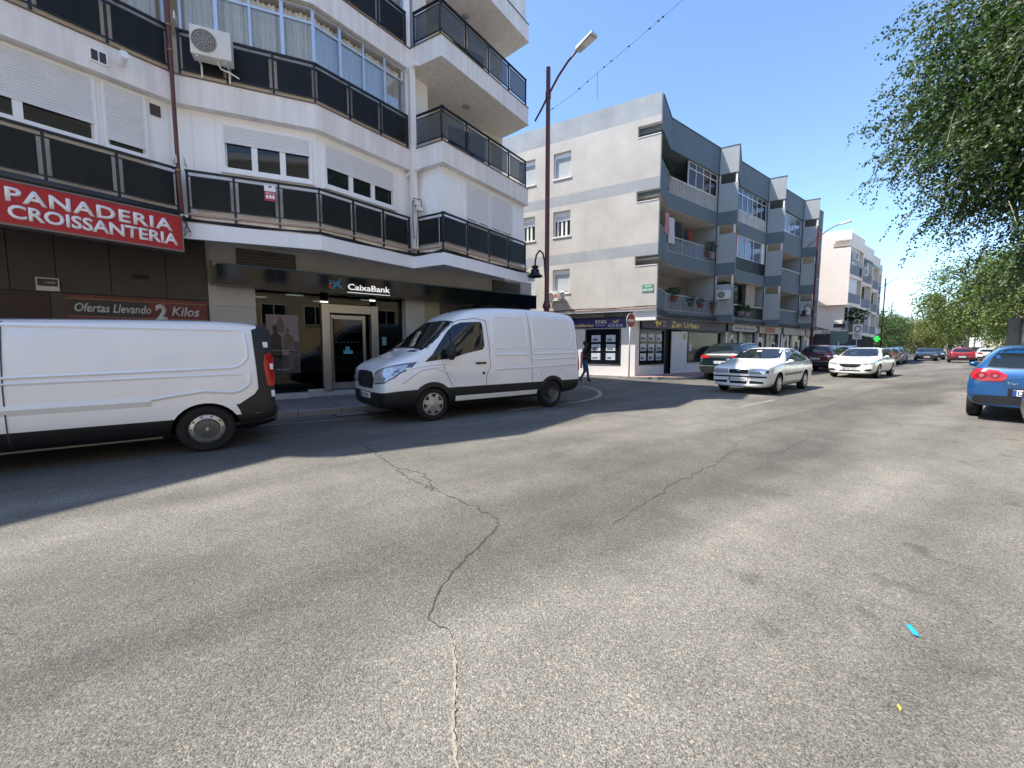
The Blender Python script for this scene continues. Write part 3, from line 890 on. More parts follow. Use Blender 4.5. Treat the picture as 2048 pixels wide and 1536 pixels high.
# poster in the window
po = thing('bank_poster', 'large advertising poster of people outdoors in the bank window', 'poster', (1.9, 12.28, .8))
PS = (Vector((0, 12.288)), Vector((1, 0)), Vector((0, -1)))
MB().obox(PS, 1.52, 2.27, 0, .004, .80, 2.33).build('print', mat('poster_sky', (.22, .18, .20), .5, var=.12, vscale=2), po)
figs = [('poster_dark', (.012, .010, .014), [[(1.55, 1.25), (1.58, 1.75), (1.68, 1.85), (1.66, 2.02), (1.72, 2.08), (1.78, 2.0), (1.76, 1.86), (1.86, 1.76), (1.86, 1.2)], [(1.6, .84), (1.6, 1.25), (1.86, 1.25), (1.84, .84)]]),
        ('poster_tan', (.12, .085, .065), [[(1.88, 1.4), (1.9, 1.78), (1.98, 1.85), (1.96, 1.94), (2.0, 2.0), (2.05, 1.93), (2.03, 1.85), (2.14, 1.75), (2.16, 1.35)], [(1.75, 1.86), (1.76, 2.12), (1.82, 2.28), (1.86, 2.28), (1.93, 2.1), (1.93, 1.86)], [(2.0, .9), (2.02, 1.4), (2.14, 1.4), (2.14, .9)]]),
        ('poster_grey', (.05, .047, .06), [[(2.14, 1.3), (2.16, 1.66), (2.26, 1.62), (2.26, 1.3)], [(1.53, .8), (1.53, 1.28), (2.26, 1.28), (2.26, .8)]])]
for k, (nm, c, polys) in enumerate(reversed(figs)):
    b = MB()
    for pl in polys: b.oplate(PS, pl, .004, .006 + k * .002)
    b.build('printed_figure', mat(nm, c, .5, var=.25, vscale=8), po)
text('Contigo en los primeros momentos', PS, 1.57, 1.39, .03, .65, .011, .001, M_btx, 'lettering', po)
text('Hipoteca', PS, 1.7, .88, .045, .3, .011, .001, M_btx, 'lettering', po)

# bank sign band
sg = thing('bank_sign', 'long dark glossy bank fascia sign with blue star and CaixaBank lettering', 'sign', (5.3, 11.6, 2.9))
SF = (Vector((0, 11.55)), Vector((1, 0)), Vector((0, -1)))
MB().box(.54, 10.1, 11.55, 12.05, 2.905, 3.36).build('sign_box', M_sblue, sg)
MB().box(.53, 10.11, 11.535, 12.05, 3.36, 3.39).build('sign_top_edge', mat('sign_edge_blue', (.035, .10, .17), .35), sg)
for x in (1.5, 2.72, 5.4, 7.6):
    MB().obox(SF, x, x + .008, .0, .002, 2.91, 3.355).build('panel_joint', M_black, sg)
text('CaixaBank', SF, 3.38, 3.03, .155, 1.16, .004, .02, mat('lit_letter', (.9, .9, .89), .4, emit=(1, 1, 1), estr=.25), 'lettering', sg, bold=.012)
MB().obox(SF, 3.36, 4.54, .004, .012, 2.95, 2.965).build('underline', MATS['lit_letter'], sg)
st_ = [(2.86, 3.235), (2.98, 3.215), (3.06, 3.185), (3.12, 3.225), (3.22, 3.30), (3.185, 3.20), (3.165, 3.155), (3.20, 3.10), (3.26, 2.995), (3.14, 3.075), (3.085, 3.10), (3.05, 3.05), (2.965, 2.985), (3.00, 3.10), (3.015, 3.15), (2.95, 3.185)]
MB().oplate(SF, st_, .004, .02).build('star_emblem', mat('star_blue', (.02, .22, .55), .4), sg)
def disc(S, s, z, r, o0, o1): return MB().oplate(S, [(s + r * math.cos(t * math.pi / 8), z + r * math.sin(t * math.pi / 8)) for t in range(16)], o0, o1)
disc(SF, 2.925, 3.055, .038, .004, .02).build('red_dot', mat('dot_red', (.5, .03, .03), .4), sg)
disc(SF, 2.93, 3.145, .022, .004, .02).build('yellow_dot', mat('dot_pale', (.65, .6, .45), .4), sg)
# louvre grilles
for x0, x1, z0, z1 in ((.97, 2.2, 3.42, 3.86), (8.5, 9.7, 3.46, 3.86)):
    b = MB().obox(GW, x0 - .03, x1 + .03, -.055, -.03, z0 - .03, z1).build('louvre', M_grille, bank)
    for k in range(6):
        z = z0 + k * (z1 - z0) / 6
        MB().hexa([(x0, 11.985, z), (x1, 11.985, z), (x1, 12.03, z + .028), (x0, 12.03, z + .028), (x0, 11.985, z + .01), (x1, 11.985, z + .01), (x1, 12.03, z + .036), (x0, 12.03, z + .036)]).build('slat', mat('louvre_slat', (.2, .185, .165), .5), b)
# yellow projecting sign and lamp bulb
ys = thing('blade_sign', 'thin yellow and brown blade sign sticking out beside the bank fascia', 'sign', (.42, 11.6, 2.9))
MB().box(.40, .425, 11.55, 11.98, 2.92, 3.38).build('board', mat('blade_yellow', (.38, .27, .04), .5), ys)
MB().box(.39, .435, 11.5, 11.56, 2.9, 3.42).build('board_edge', M_grille, ys)

# camera / junction box at corner D
jb = thing('junction_box', 'small white electrical box with cables on the slim pillar between balconies', 'electrical box', (4.95, 10.6, 5.2))
MB().box(4.9, 5.05, 10.55, 10.655, 5.28, 5.42).build('box', M_ac, jb, bevel=.01)
MB().box(4.93, 5.10, 10.5, 10.655, 5.14, 5.25).build('lower_box', M_ac, jb, bevel=.01)
MB().tube([(4.9, 10.6, 5.42), (4.86, 10.6, 5.38), (4.86, 10.6, 4.75), (4.9, 10.63, 4.4)], .012, 6).tube([(4.99, 10.58, 5.14), (4.99, 10.6, 4.9), (4.95, 10.63, 4.2)], .008, 6).tube([(4.88, 10.6, 5.46), (5.08, 10.56, 5.45), (5.1, 10.58, 5.28)], .01, 6).build('cable', M_cable, jb)

# bundle of cables along the first slab
cb = MB()
for k in range(4):
    pts = []; line = offset_line(OUT[4:], .0)
    for i in range(len(line) - 1):
        a, b = Vector(line[i]), Vector(line[i + 1]); n_ = 8
        nn = (b - a).normalized(); nn = Vector((nn.y, -nn.x))
        for j in range(n_):
            q = a.lerp(b, j / n_) + nn * (-.07 + .02 * (k % 2))
            pts.append((q.x, q.y, 4.02 + .018 * k + .012 * math.sin(j * 1.1 + i + k) - .012 * math.sin(math.pi * j / n_) * k))
    pts.append((line[-1][0], line[-1][1], 4.04))
    cb.tube(pts, .012 if k else .018, 6)
tag(cb.build('cable_bundle', M_cable), 'black cables strung along the white slab above the bank', 'cables')
wires = MB()
for k in range(7):
    a0 = Vector((0, 10.62, 4.06)); 
    pts = [a0 + Vector((random.uniform(-.03, .12) * t + .02 * math.sin(t * 9 + k), -.1 - .03 * math.sin(t * 6 + k * 2), -.45 * t * random.uniform(.6, 1))) for t in (0, .2, .4, .6, .8, 1)]
    wires.tube(pts, .005, 5)
tag(wires.build('loose_wires', M_cable), 'tangle of loose thin wires hanging beside the red bakery sign', 'wires')
# clothes-line brackets on both sides of the downpipe
for i, (S, s, z, w) in enumerate(((AB, lAB - .12, 5.05, 'left'), (BC, .1, 5.05, 'right'), (BC, .1, 7.7, 'upper'))):
    a, d, n = S; q = a + d * s
    b = MB().tube([(*(q + n * .02), z), (*(q + n * .18), z + .12), (*(q + n * .2), z - .02), (*(q + n * .02), z)], .012, 6)
    tag(b.build('clothesline_bracket', M_ac), 'folded clothes-line bracket on the railing, ' + {'left': 'left of the downpipe', 'right': 'just right of the downpipe', 'upper': 'beside the air conditioner'}[w], 'bracket')
# alarm sticker on a railing panel
ap = thing('alarm_sign', 'small white and red alarm sign on a dark balcony panel', 'sign', (1.6, 10.2, 4.6))
SA = shift(BC, -.04)
MB().obox(SA, 1.42, 1.63, .006, .016, 4.80, 4.93).build('upper_plate', M_pvc, ap)
MB().obox(SA, 1.42, 1.63, .006, .016, 4.60, 4.80).build('lower_plate', mat('alarm_red', (.42, .05, .05), .5), ap)
text('Alarma', SA, 1.44, 4.745, .035, .17, .017, .001, M_let, 'lettering', ap, bold=.02)
for k in range(3): MB().obox(SA, 1.445 + k * .06, 1.49 + k * .06, .016, .018, 4.65, 4.72).build('pictogram', M_let, ap)
MB().obox(SA, 1.50, 1.56, .016, .019, 4.88, 4.91).build('pictogram', M_black, ap)

# ---- air conditioners
def aircon(S, s, z, w, h, dp, label, sticker=False, brackets=True, group='air conditioners on the walls'):
    a, d, n = S; q = a + d * s
    t = thing('air_conditioner', label, 'air conditioner', (q.x, q.y, z), group=group)
    MB().obox(S, s, s + w, .10, .10 + dp, z, z + h).build('casing', M_ac, t, bevel=.012)
    r = h * .4; cx = s + w * .34; cz = z + h * .5
    disc(S, cx, cz, r, .10 + dp, .104 + dp).build('fan_recess', mat('fan_grey', (.16, .155, .14), .6), t)
    gr = MB()
    for k in range(1, 6):
        rr = r * k / 5.2
        a3 = [(cx + rr * math.cos(t_ * math.pi / 10), cz + rr * math.sin(t_ * math.pi / 10)) for t_ in range(21)]
        gr.tube([(a[0] + d[0] * u + n[0] * (.112 + dp), a[1] + d[1] * u + n[1] * (.112 + dp), v) for u, v in a3], .005, 5, cap=False)
    for k in range(8):
        th = k * math.pi / 4
        p = [(cx + rr_ * math.cos(th), cz + rr_ * math.sin(th)) for rr_ in (.02, r)]
        gr.tube([(a[0] + d[0] * u + n[0] * (.112 + dp), a[1] + d[1] * u + n[1] * (.112 + dp), v) for u, v in p], .005, 5)
    gr.build('fan_guard', mat('guard_grey', (.42, .41, .38), .5), t)
    if brackets:
        for e in (.12, .82):
            MB().obox(S, s + w * e, s + w * e + .03, 0, .1 + dp * .9, z - .03, z - .003).obox(S, s + w * e, s + w * e + .03, .0, .03, z - .25, z - .03).build('bracket', M_ac, t)
    if sticker:
        MB().obox(S, s + w * .68, s + w * .96, .1 + dp, .103 + dp, z + h * .35, z + h * .75).build('label_plate', mat('label_red', (.55, .12, .14), .5), t)
    a3 = a + d * (s + w * .6) + n * (.1 + dp * .5)
    MB().tube([(*a3, z), (*(a3 + d * .06), z - .12), (*(a3 + d * .2), z - .15), (*(a3 + d * .35 - n * .05), z - .2)], .012, 6).build('hose', M_pvc, t)
    return t
aircon(BC, .36, 7.05, .66, .52, .26, 'cream air conditioner hung on the second-floor railing above the bank')
# ================================================================== GREY SAWTOOTH BUILDING ON THE CORNER
M_gwall = mat('grey_render', (.53, .50, .455), .9, var=.13, vscale=.9, bump=.3, bscale=45, streak=.03)
M_gband = mat('blue_grey_band', (.36, .375, .385), .85, var=.16, vscale=1.0, bump=.2, streak=.05)
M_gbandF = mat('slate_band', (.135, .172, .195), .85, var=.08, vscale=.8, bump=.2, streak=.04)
M_gpanel = mat('grey_fin_panel', (.38, .40, .395), .85, var=.05, vscale=1, streak=.06, bump=.15)
M_soffit = mat('soffit_cream', (.62, .58, .53), .85, var=.05)
M_wshop = mat('shop_white', (.80, .77, .735), .8, var=.04, bump=.1)
K = Vector((16.87, 10.98)); dS = Vector((-.3716, .9284))
grey = thing('grey_building', 'grey four-storey corner building with blue-grey bands and sawtooth balconies', 'building', (20, 12, 0))
K2 = K + dS * 14.0
GS, gL = frame(tuple(K2), tuple(K))
def U(u): return gL - u
FX = [16.87, 24.49, 31.31, 37.91, 42.3]; FY = 11.0; FR = 11.9
def finbase(i): return (FX[i] - .35, FR)
outline = []
for i in range(4):
    outline += [(FX[i], FY), (FX[i] + 2.28, FR), finbase(i + 1)]
outline += [(42.0, FR)]
inner0 = [(17.13, 11.08)] + outline[1:]
backs = [(44.0, 24), (12.2, 24)]
# side wall in courses, with real openings for the windows and the three open slots next to the corner
SIDEW = [(4.26, 5.2, 9.98, 11.22, 'lit'), (4.26, 5.2, 7.13, 8.37, 'dark'), (4.26, 5.2, 4.3, 5.48, 'lit'),
         (6.25, 7.2, 9.98, 11.24, 'lit'), (6.25, 7.2, 7.13, 8.36, 'dark'), (6.25, 7.2, 4.3, 5.48, 'lit')]
HOLES = [w_[:4] for w_ in SIDEW] + [(0, 1.02, 5.28, 5.72), (0, 1.02, 8.15, 8.62), (0, 1.02, 10.98, 11.46)]
zbr = sorted({3.30, 5.72, 6.24, 8.62, 9.13, 11.75, 12.7} | {z for h in HOLES for z in h[2:]})
def is_band(z): return 5.72 <= z < 6.24 or 8.62 <= z < 9.13 or z >= 11.75
run = None
for z0, z1 in zip(zbr, zbr[1:]):
    cut = sorted((h[0], h[1]) for h in HOLES if h[2] <= z0 + .001 and h[3] >= z1 - .001)
    u = 0.0; spans = []
    for h0, h1 in cut:
        if h0 > u: spans.append((u, h0))
        u = max(u, h1)
    spans.append((u, 14.0))
    for u0, u1 in spans:
        MB().obox(GS, U(u1), U(u0), -.25, 0, z0, z1).build('wall_band' if is_band(z0) else 'side_wall', M_gband if is_band(z0) else M_gwall, grey)
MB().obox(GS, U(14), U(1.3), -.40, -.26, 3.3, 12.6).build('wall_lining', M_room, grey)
for z in (5.28, 8.15, 10.98):
    MB().obox(GS, U(1.02), U(0), -.27, .02, z - .03, z + .003).build('slot_sill', M_wshop, grey)
# parapet (top band) and floor bands follow the sawtooth
def band(z0, z1, m, nm, ins=0.0, y_back=13.5):
    pts = offset_line(inner0, -ins)
    MB().prism(pts + [(42.0, y_back), (16.3, y_back)], z0, z1).build(nm, m, grey)
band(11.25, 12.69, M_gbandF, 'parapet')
MB().prism(offset_line(inner0, .03) + [(42.0, 13.6), (16.3, 13.6)], 12.69, 12.73).build('parapet_coping', mat('coping_slate', (.10, .115, .14), .6), grey)
for z0, z1 in ((8.43, 9.18), (5.62, 6.33), (2.98, 3.40)):
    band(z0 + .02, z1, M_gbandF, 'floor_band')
    pts = offset_line(inner0, -.03)
    MB().prism(pts + [(42.0, 13.48), (16.35, 13.48)], z0, z0 + .021).build('soffit', M_soffit, grey)
MB().prism([(16.2, 13.5), (42.0, 13.5), (42.0, 22), (13.2, 22)], 3.0, 12.66).build('rear_wall', mat('balcony_wall', (.27, .26, .25), .9, var=.08), grey)
# fins between the bays
for i in range(1, 4):
    S, L = frame((FX[i] - .35 - .6, FR + 1.6), (FX[i], FY))
    S, L = frame(finbase(i), (FX[i], FY))
    for z0, z1 in ((9.18, 10.72), (6.33, 7.95), (3.40, 5.12)):
        f = MB().obox(S, 0, L, -.14, 0, z0, z1).build('fin', M_gpanel, grey)
        MB().obox(S, .02, .07, -.12, -.03, z1, z1 + .50).build('fin_post', M_wshop, f)
        MB().obox(S, L - .14, L - .04, -.12, -.03, z1, z1 + .50).build('fin_post', M_wshop, f)
    MB().obox(S, -.06, .0, -.1, .05, 3.4, 12.6).build('downpipe', M_iron, grey)
    MB().obox(S, .02, L - .01, -.02, .012, 11.26, 12.685).build('fin_head', M_gpanel, grey)
    # party wall behind the fin
    MB().box(FX[i] - .40, FX[i] - .28, FR + .02, 13.5, 3.4, 11.25).build('party_wall', M_gpanel, grey)
MB().box(41.9, 42.05, FR + .02, 13.5, 3.4, 11.25).build('party_wall', M_gband, grey)
# side windows, set back in their openings
def swin(u0, u1, z0, z1, kind):
    S = GS; t = .06
    f = MB()
    f.obox(S, U(u1) - .04, U(u0) + .04, -.2, .045, z0 - .07, z0 - .001)
    w = f.build('window', M_wshop, grey)
    fr = MB(); fr.obox(S, U(u1), U(u1) + t, -.19, -.13, z0, z1); fr.obox(S, U(u0) - t, U(u0), -.19, -.13, z0, z1); fr.obox(S, U(u1) + t, U(u0) - t, -.188, -.132, z1 - .22, z1); fr.obox(S, U(u1) + t, U(u0) - t, -.188, -.132, z0, z0 + .05)
    fr.build('frame', M_pvc, w)
    MB().obox(S, U(u1) + t, U(u0) - t, -.19, -.17, z0 + .05, z1 - .22).build('pane', M_pane, w)
    if kind == 'lit':
        shutter(S, U(u1) + t, U(u0) - t, z0 + .12, z1 - .22, -.165, w, mat('pale_blind', (.45, .49, .50), .6))
    else:
        shutter(S, U(u1) + t, U(u0) - t, z1 - .42, z1 - .22, -.165, w)
        for k in range(3): MB().obox(S, U(u1) + .14 + k * .23, U(u1) + .25 + k * .23, -.169, -.165, z0 + .05, z1 - .42).build('curtain_strip', M_curtain, w)
for w_ in SIDEW: swin(*w_)

# balcony fronts --------------------------------------------------
M_rail = mat('rail_grey', (.33, .36, .38), .5, var=.1)
M_railw = mat('rail_pale', (.62, .59, .54), .6, var=.1)
FF = (Vector((0, FR)), Vector((1, 0)), Vector((0, -1)))
def bars(x0, x1, z0, z1, m, step=.11, off=-.08, w=.016, S=FF):
    b = MB(); n_ = int((x1 - x0) / step)
    b.obox(S, x0, x1, off - .03, off + .03, z1 - .05, z1); b.obox(S, x0, x1, off - .02, off + .02, z0 + .03, z0 + .06)
    for k in range(n_ + 1):
        x = x0 + k * (x1 - x0) / n_; ww = .03 if k % 11 == 0 else w / 2
        b.obox(S, x - ww, x + ww, off - .012, off + .012, z0 - .02, z1 - .05)
    return b.build('balustrade', m, grey)
def solid(x0, x1, z0, z1, m, off=-.06, nm='balcony_panel'):
    return MB().obox(FF, x0, x1, off - .05, off + .02, z0, z1).build(nm, m, grey)
def glaz(x0, x1, z0, z1, n, m=None, off=-.12, tr=.32, pane=None):
    f = MB(); t = .05; w = (x1 - x0) / n
    f.obox(FF, x0, x1, off - .03, off + .03, z0, z0 + t); f.obox(FF, x0, x1, off - .03, off + .03, z1 - t, z1)
    if tr: f.obox(FF, x0, x1, off - .028, off + .032, z1 - tr - t, z1 - tr)
    for k in range(n + 1):
        x = min(max(x0 + k * w, x0 + t / 2), x1 - t / 2); f.obox(FF, x - t / 2, x + t / 2, off - .026, off + .034, z0 + t, z1 - t)
    fo = f.build('glazing', m or M_alu, grey)
    for k in range(n):
        MB().obox(FF, x0 + k * w + .03, x0 + (k + 1) * w - .03, off - .006, off + .004, z0 + t, z1 - t).build('pane', pane or M_pane, fo)
    return fo
D1, _ = frame((FX[0], FY), (FX[0] + 2.28, FR)); dl1 = _
b1, b1e = FX[0] + 2.32, FX[1] - .40
# bay 1
bars(b1, b1e, 9.18, 10.02, M_railw, .13, w=.05); glaz(21.0, b1e, 10.02, 11.24, 4, M_railw, pane=mat('pane_brown', (.035, .02, .018), .12, spec=.3))
bars(b1, b1e, 6.33, 7.16, M_rail, .13, w=.034); bars(b1, b1e, 3.40, 4.27, M_rail, .13, w=.03)
for z0, z1 in ((9.18, 10.02), (6.33, 7.16), (3.4, 4.27)):
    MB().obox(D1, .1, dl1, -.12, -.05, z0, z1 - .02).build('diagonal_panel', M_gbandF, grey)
    MB().obox(D1, .05, dl1, -.13, -.02, z1 - .02, z1 + .03).build('panel_rail', M_rail, grey)
# bay 2
b2, b2e = FX[1] + 2.3, FX[2] - .40
M_stain = mat('stained_white', (.55, .53, .50), .7, var=.25, vscale=2, streak=.3)
solid(b2 - .2, b2e, 9.18, 9.92, M_stain)
for k in range(7): MB().obox(FF, b2 - .1 + k * .55, b2 - .08 + k * .55, -.04, -.034, 9.2, 9.9).build('panel_joint', M_grey, grey)
glaz(b2 - .2, b2e, 9.92, 11.24, 6)
solid(b2 - .2, b2e, 6.36, 7.1, M_panel); glaz(b2 + .1, b2e - .5, 7.1, 8.42, 3, M_alu, tr=0, pane=mat('pane_blue', (.10, .13, .18), .05, spec=.6))
MB().obox(FF, b2 - .2, b2 - .05, -.16, -.04, 7.1, 8.42).build('terracotta_post', mat('terracotta', (.42, .12, .09), .7), grey)
MB().obox(FF, b2e - .45, b2e, -.16, -.08, 7.1, 8.42).build('white_screen', M_wshop, grey)
solid(b2 - .2, b2e, 3.40, 4.15, M_panel); MB().obox(FF, b2 - .2, b2e, -.1, .0, 4.15, 4.2).build('panel_rail', M_railw, grey)
cu = MB()
vs_ = []
for i in range(41):
    x = b2 + 2.0 + i * .033
    for z in (4.2, 5.6): vs_.append((x, FR + .25 + .03 * math.sin(i * .9), z))
cu.add(vs_, [(2 * i, 2 * i + 2, 2 * i + 3, 2 * i + 1) for i in range(40)])
cu.build('balcony_curtain', mat('curtain_beige', (.38, .34, .27), .9), grey, smooth=True)
MB().box(b2 - .3, b2 + 2.0, FR + .5, FR + .55, 4.2, 5.62).build('dark_window', M_pane, grey)
# bays 3 and 4
for i in (2, 3):
    x0, x1 = FX[i] + 2.3, FX[i + 1] - .40
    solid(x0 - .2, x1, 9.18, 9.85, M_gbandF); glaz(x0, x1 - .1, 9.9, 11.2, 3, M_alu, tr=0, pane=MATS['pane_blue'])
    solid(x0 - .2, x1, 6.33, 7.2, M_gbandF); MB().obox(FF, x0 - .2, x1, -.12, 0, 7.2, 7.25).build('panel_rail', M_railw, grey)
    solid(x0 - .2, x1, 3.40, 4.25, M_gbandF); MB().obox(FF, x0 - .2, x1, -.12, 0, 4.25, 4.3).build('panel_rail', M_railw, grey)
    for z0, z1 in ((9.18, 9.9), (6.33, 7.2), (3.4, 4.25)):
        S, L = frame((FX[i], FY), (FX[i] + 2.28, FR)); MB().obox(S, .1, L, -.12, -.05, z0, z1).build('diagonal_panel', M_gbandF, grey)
S, L = frame((FX[1], FY), (FX[1] + 2.28, FR))
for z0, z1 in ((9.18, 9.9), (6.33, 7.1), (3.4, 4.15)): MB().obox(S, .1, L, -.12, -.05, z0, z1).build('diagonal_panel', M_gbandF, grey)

# laundry, tarp, plants on bay 1
def cloth(x0, x1, z0, z1, y, m, label, nm='hanging_laundry', k=7):
    b = MB(); vs_ = []; n_ = 10
    for i in range(n_ + 1):
        x = x0 + (x1 - x0) * i / n_
        for j in range(5):
            z = z1 + (z0 - z1) * j / 4
            vs_.append((x + .02 * math.sin(j * 1.3 + i), y + .03 * math.sin(i * k / 4) * (.3 + j * .25), z))
    b.add(vs_, [(i * 5 + j, i * 5 + j + 1, (i + 1) * 5 + j + 1, (i + 1) * 5 + j) for i in range(n_) for j in range(4)])
    return tag(b.build(nm, m, smooth=True), label, 'laundry', 'laundry on the balcony')
cloth(18.75, 19.1, 7.1, 8.15, 11.85, mat('cloth_pink', (.55, .26, .29), .9), 'pink towel hanging on the middle balcony of the grey building')
cloth(19.15, 19.65, 6.75, 8.0, 11.88, mat('cloth_white', (.60, .58, .62), .9), 'pale cloth hanging over the railing next to the pink towel')
cloth(19.8, 20.5, 7.0, 7.95, 12.0, mat('cloth_black', (.02, .02, .025), .9), 'black garment on the washing line between pale cloth and navy shirt')
cloth(21.3, 21.75, 7.1, 7.95, 12.3, mat('cloth_navy', (.02, .02, .04), .9), 'narrow navy garment hanging alone on the middle balcony')
cloth(21.85, 22.1, 7.45, 7.95, 12.35, mat('cloth_red', (.35, .04, .03), .9), 'small red cloth hanging beside the narrow navy garment')
cloth(21.6, 23.0, 6.4, 7.05, 12.06, mat('tarp_blue', (.03, .09, .26), .8), 'blue tarpaulin tied behind the middle balcony railing', 'blue_tarpaulin', 3)
M_lf = leaf_mat('plant_leaf', (.02, .05, .014), (.05, .10, .03))
def pot_plant(x, y, z, r, h, label, potm=None, name='pot_plant', n=160, group='potted plants on balconies'):
    t = thing(name, label, 'plant', (x, y, z), group=group)
    MB().lathe([(0, 0), (r * .5, 0), (r * .65, h * .35), (r * .7, h * .35), (r * .6, h * .33), (0, h * .33)], (x, y, z), n=14).build('pot', potm or mat('pot_terracotta', (.14, .055, .032), .8), t)
    b = MB()
    for i in range(n):
        v = Vector((random.gauss(0, 1), random.gauss(0, 1), random.gauss(0, 1))).normalized() * random.random() ** .4
        c = Vector((x + v.x * r, y + v.y * r, z + h * .68 + v.z * h * .36)); s = r * random.uniform(.12, .25)
        a = Vector((random.uniform(-1, 1), random.uniform(-1, 1), random.uniform(-.6, .6))).normalized() * s; e = a.cross(Vector((random.uniform(-1, 1), random.uniform(-1, 1), 1))).normalized() * s * .5
        b.add([c - a, c - e, c + a, c + e], [(0, 1, 2, 3)])
    b.build('foliage', M_lf, t)
    return t
pot_plant(23.5, 11.88, 6.5, .35, 1.0, 'bushy potted plant at the right end of the middle balcony with laundry', MATS.get('pot_grey') or mat('pot_grey', (.2, .2, .2), .8))
pot_plant(23.05, 11.9, 6.6, .22, .85, 'smaller dark potted plant left of the bushy one on the middle balcony')
pot_plant(21.2, 11.7, 3.7, .26, .55, 'green window box hanging on the lowest balcony railing, leftmost', mat('pot_green', (.05, .09, .06), .7))
pot_plant(22.2, 11.7, 3.7, .26, .5, 'red flower box hanging on the lowest balcony railing, second from left', mat('pot_red', (.2, .025, .02), .7))
pot_plant(23.6, 11.7, 3.65, .22, .5, 'terracotta pot hanging on the lowest balcony railing, rightmost')
pot_plant(19.9, 12.0, 3.9, .4, .75, 'dark green plant behind the lowest balcony railing near the corner')
pot_plant(b2 + .5, 11.8, 3.5, .35, .8, 'plants crowding the lowest balcony of the second bay', mat('pot_grey', (.2, .2, .2), .8))
pot_plant(b2 + 1.2, 11.75, 3.5, .4, .7, 'low spreading plant on the lowest balcony of the second bay', MATS['pot_grey'])
pot_plant(18.9, 11.95, 9.3, .35, 1.5, 'tall dry plant at the corner of the top balcony', MATS['pot_grey'])
S, L = frame(finbase(1), (FX[1], FY))
aircon(S, .12, 4.25, .72, .50, .28, 'white air conditioner on the fin wall above the purple shop sign')
S, L = frame(finbase(3), (FX[3], FY))
aircon(S, .12, 4.05, .7, .5, .28, 'air conditioner on the last fin of the grey building')
aircon(GS, U(5.35), 3.85, .62, .48, .3, 'sunlit air conditioner with red label on the grey side wall', sticker=True)
# extraction hood beside it
hd = MB(); a, d, n = GS
q = a + d * U(4.5)
hd.tube([(*(q + n * .02), 3.9), (*(q + n * .2), 3.98), (*(q + n * .34), 4.1), (*(q + n * .42), 4.3)], [.09, .09, .10, .13], 12)
tag(hd.build('vent_cowl', M_ac), 'bent metal vent cowl beside the sunlit air conditioner', 'vent')
# street name plate
sp = thing('street_plate', 'green street name plate on the corner of the grey building', 'sign', (K.x - .2, K.y + .4, 4.05))
MB().obox(GS, U(.64), U(.13), .003, .02, 4.04, 4.39).build('plate', mat('plate_green', (.10, .28, .20), .5), sp)
text('CALLE', GS, U(.52), 4.265, .075, .28, .021, .002, M_let, 'lettering', sp, bold=.01)
text('SAN FELIX', GS, U(.61), 4.09, .095, .45, .021, .002, M_let, 'lettering', sp, bold=.01)

# ground floor: tiled ledge, shop on the side street and along the street
MB().obox(GS, U(8), U(-.02), 0, .10, 3.20, 3.30).build('ledge', M_wshop, grey)
lt = MB()
for k in range(26): lt.obox(GS, U(8) + k * .309, U(8) + k * .309 + .29, .0, .13, 3.302, 3.335)
lt.build('ledge_tiles', mat('ledge_tile', (.46, .27, .22), .8, var=.2, vscale=5), grey)
MB().obox(GS, U(1.05), U(.0), -.25, .0, 2.76, 3.199).build('corner_drop', M_wshop, grey)
SC = Vector((16.9, 12.07))
SW, swL = frame(tuple(SC + dS * 12), tuple(SC))
def U2(u): return swL - u
MB().obox(SW, 0, U2(2.55), -.3, 0, .0, 3.2).build('shop_side_wall', M_wshop, grey)
MB().obox(SW, U2(2.55), U2(.70), -.3, 0, .0, .63).build('shop_side_wall', M_wshop, grey)
MB().obox(SW, U2(2.55), U2(.70), -.3, 0, 2.43, 3.2).build('shop_side_wall', M_wshop, grey)
MB().obox(SW, U2(.70), U2(0), -.3, 0, .0, 3.2).build('shop_side_wall', M_wshop, grey)
MB().prism([(17.05, 12.45), (42, 12.45), (42, 13.4), (16.75, 13.4)], 0, 2.97).build('shop_core', M_dark, grey)
M_navy = mat('sign_navy', (.035, .035, .16), .4, var=.06)
M_gold = mat('gold_letter', (.92, .68, .24), .5)
sr = thing('estate_agency_sign', 'blue and white estate agency sign on the side-street wall', 'sign', (15.5, 14, 2.4))
MB().obox(SW, U2(7.0), U2(.45), .003, .05, 2.47, 2.92).build('board', M_navy, sr)
MB().obox(SW, U2(7.0), U2(.45), .003, .055, 2.92, 3.02).build('board_top', mat('sign_navy_dark', (.012, .014, .04), .4), sr)
text('Servicios Inmobiliarios', SW, U2(4.35), 2.55, .15, 2.25, .052, .004, M_gold, 'lettering', sr, bold=.02)
text('RYAN', SW, U2(2.0), 2.68, .19, .56, .052, .004, M_let, 'lettering', sr, bold=.015)
text('Comercial', SW, U2(2.0), 2.58, .06, .48, .052, .003, M_let, 'lettering', sr)
MB().oplate(SW, [(U2(1.2), 2.84), (U2(.98), 2.79), (U2(.78), 2.87), (U2(.88), 2.76), (U2(1.0), 2.72), (U2(1.06), 2.78)], .05, .056).build('bird_emblem', M_gold, sr)
MB().oplate(SW, [(U2(1.32), 2.68), (U2(1.15), 2.70), (U2(.95), 2.71), (U2(.75), 2.69), (U2(.95), 2.695), (U2(1.15), 2.685)], .05, .056).build('swoosh', M_let, sr)
for k in range(4): MB().obox(SW, U2(1.34) + k * .19, U2(1.34) + .14 + k * .19, .05, .054, 2.52, 2.63).build('pictogram', mat('pict_grey', (.4, .42, .5), .5), sr)
M_card = mat('listing_paper', (.62, .66, .72), .6, var=.3, vscale=14)
M_ink = mat('listing_print', (.16, .18, .22), .6, var=.5, vscale=30)
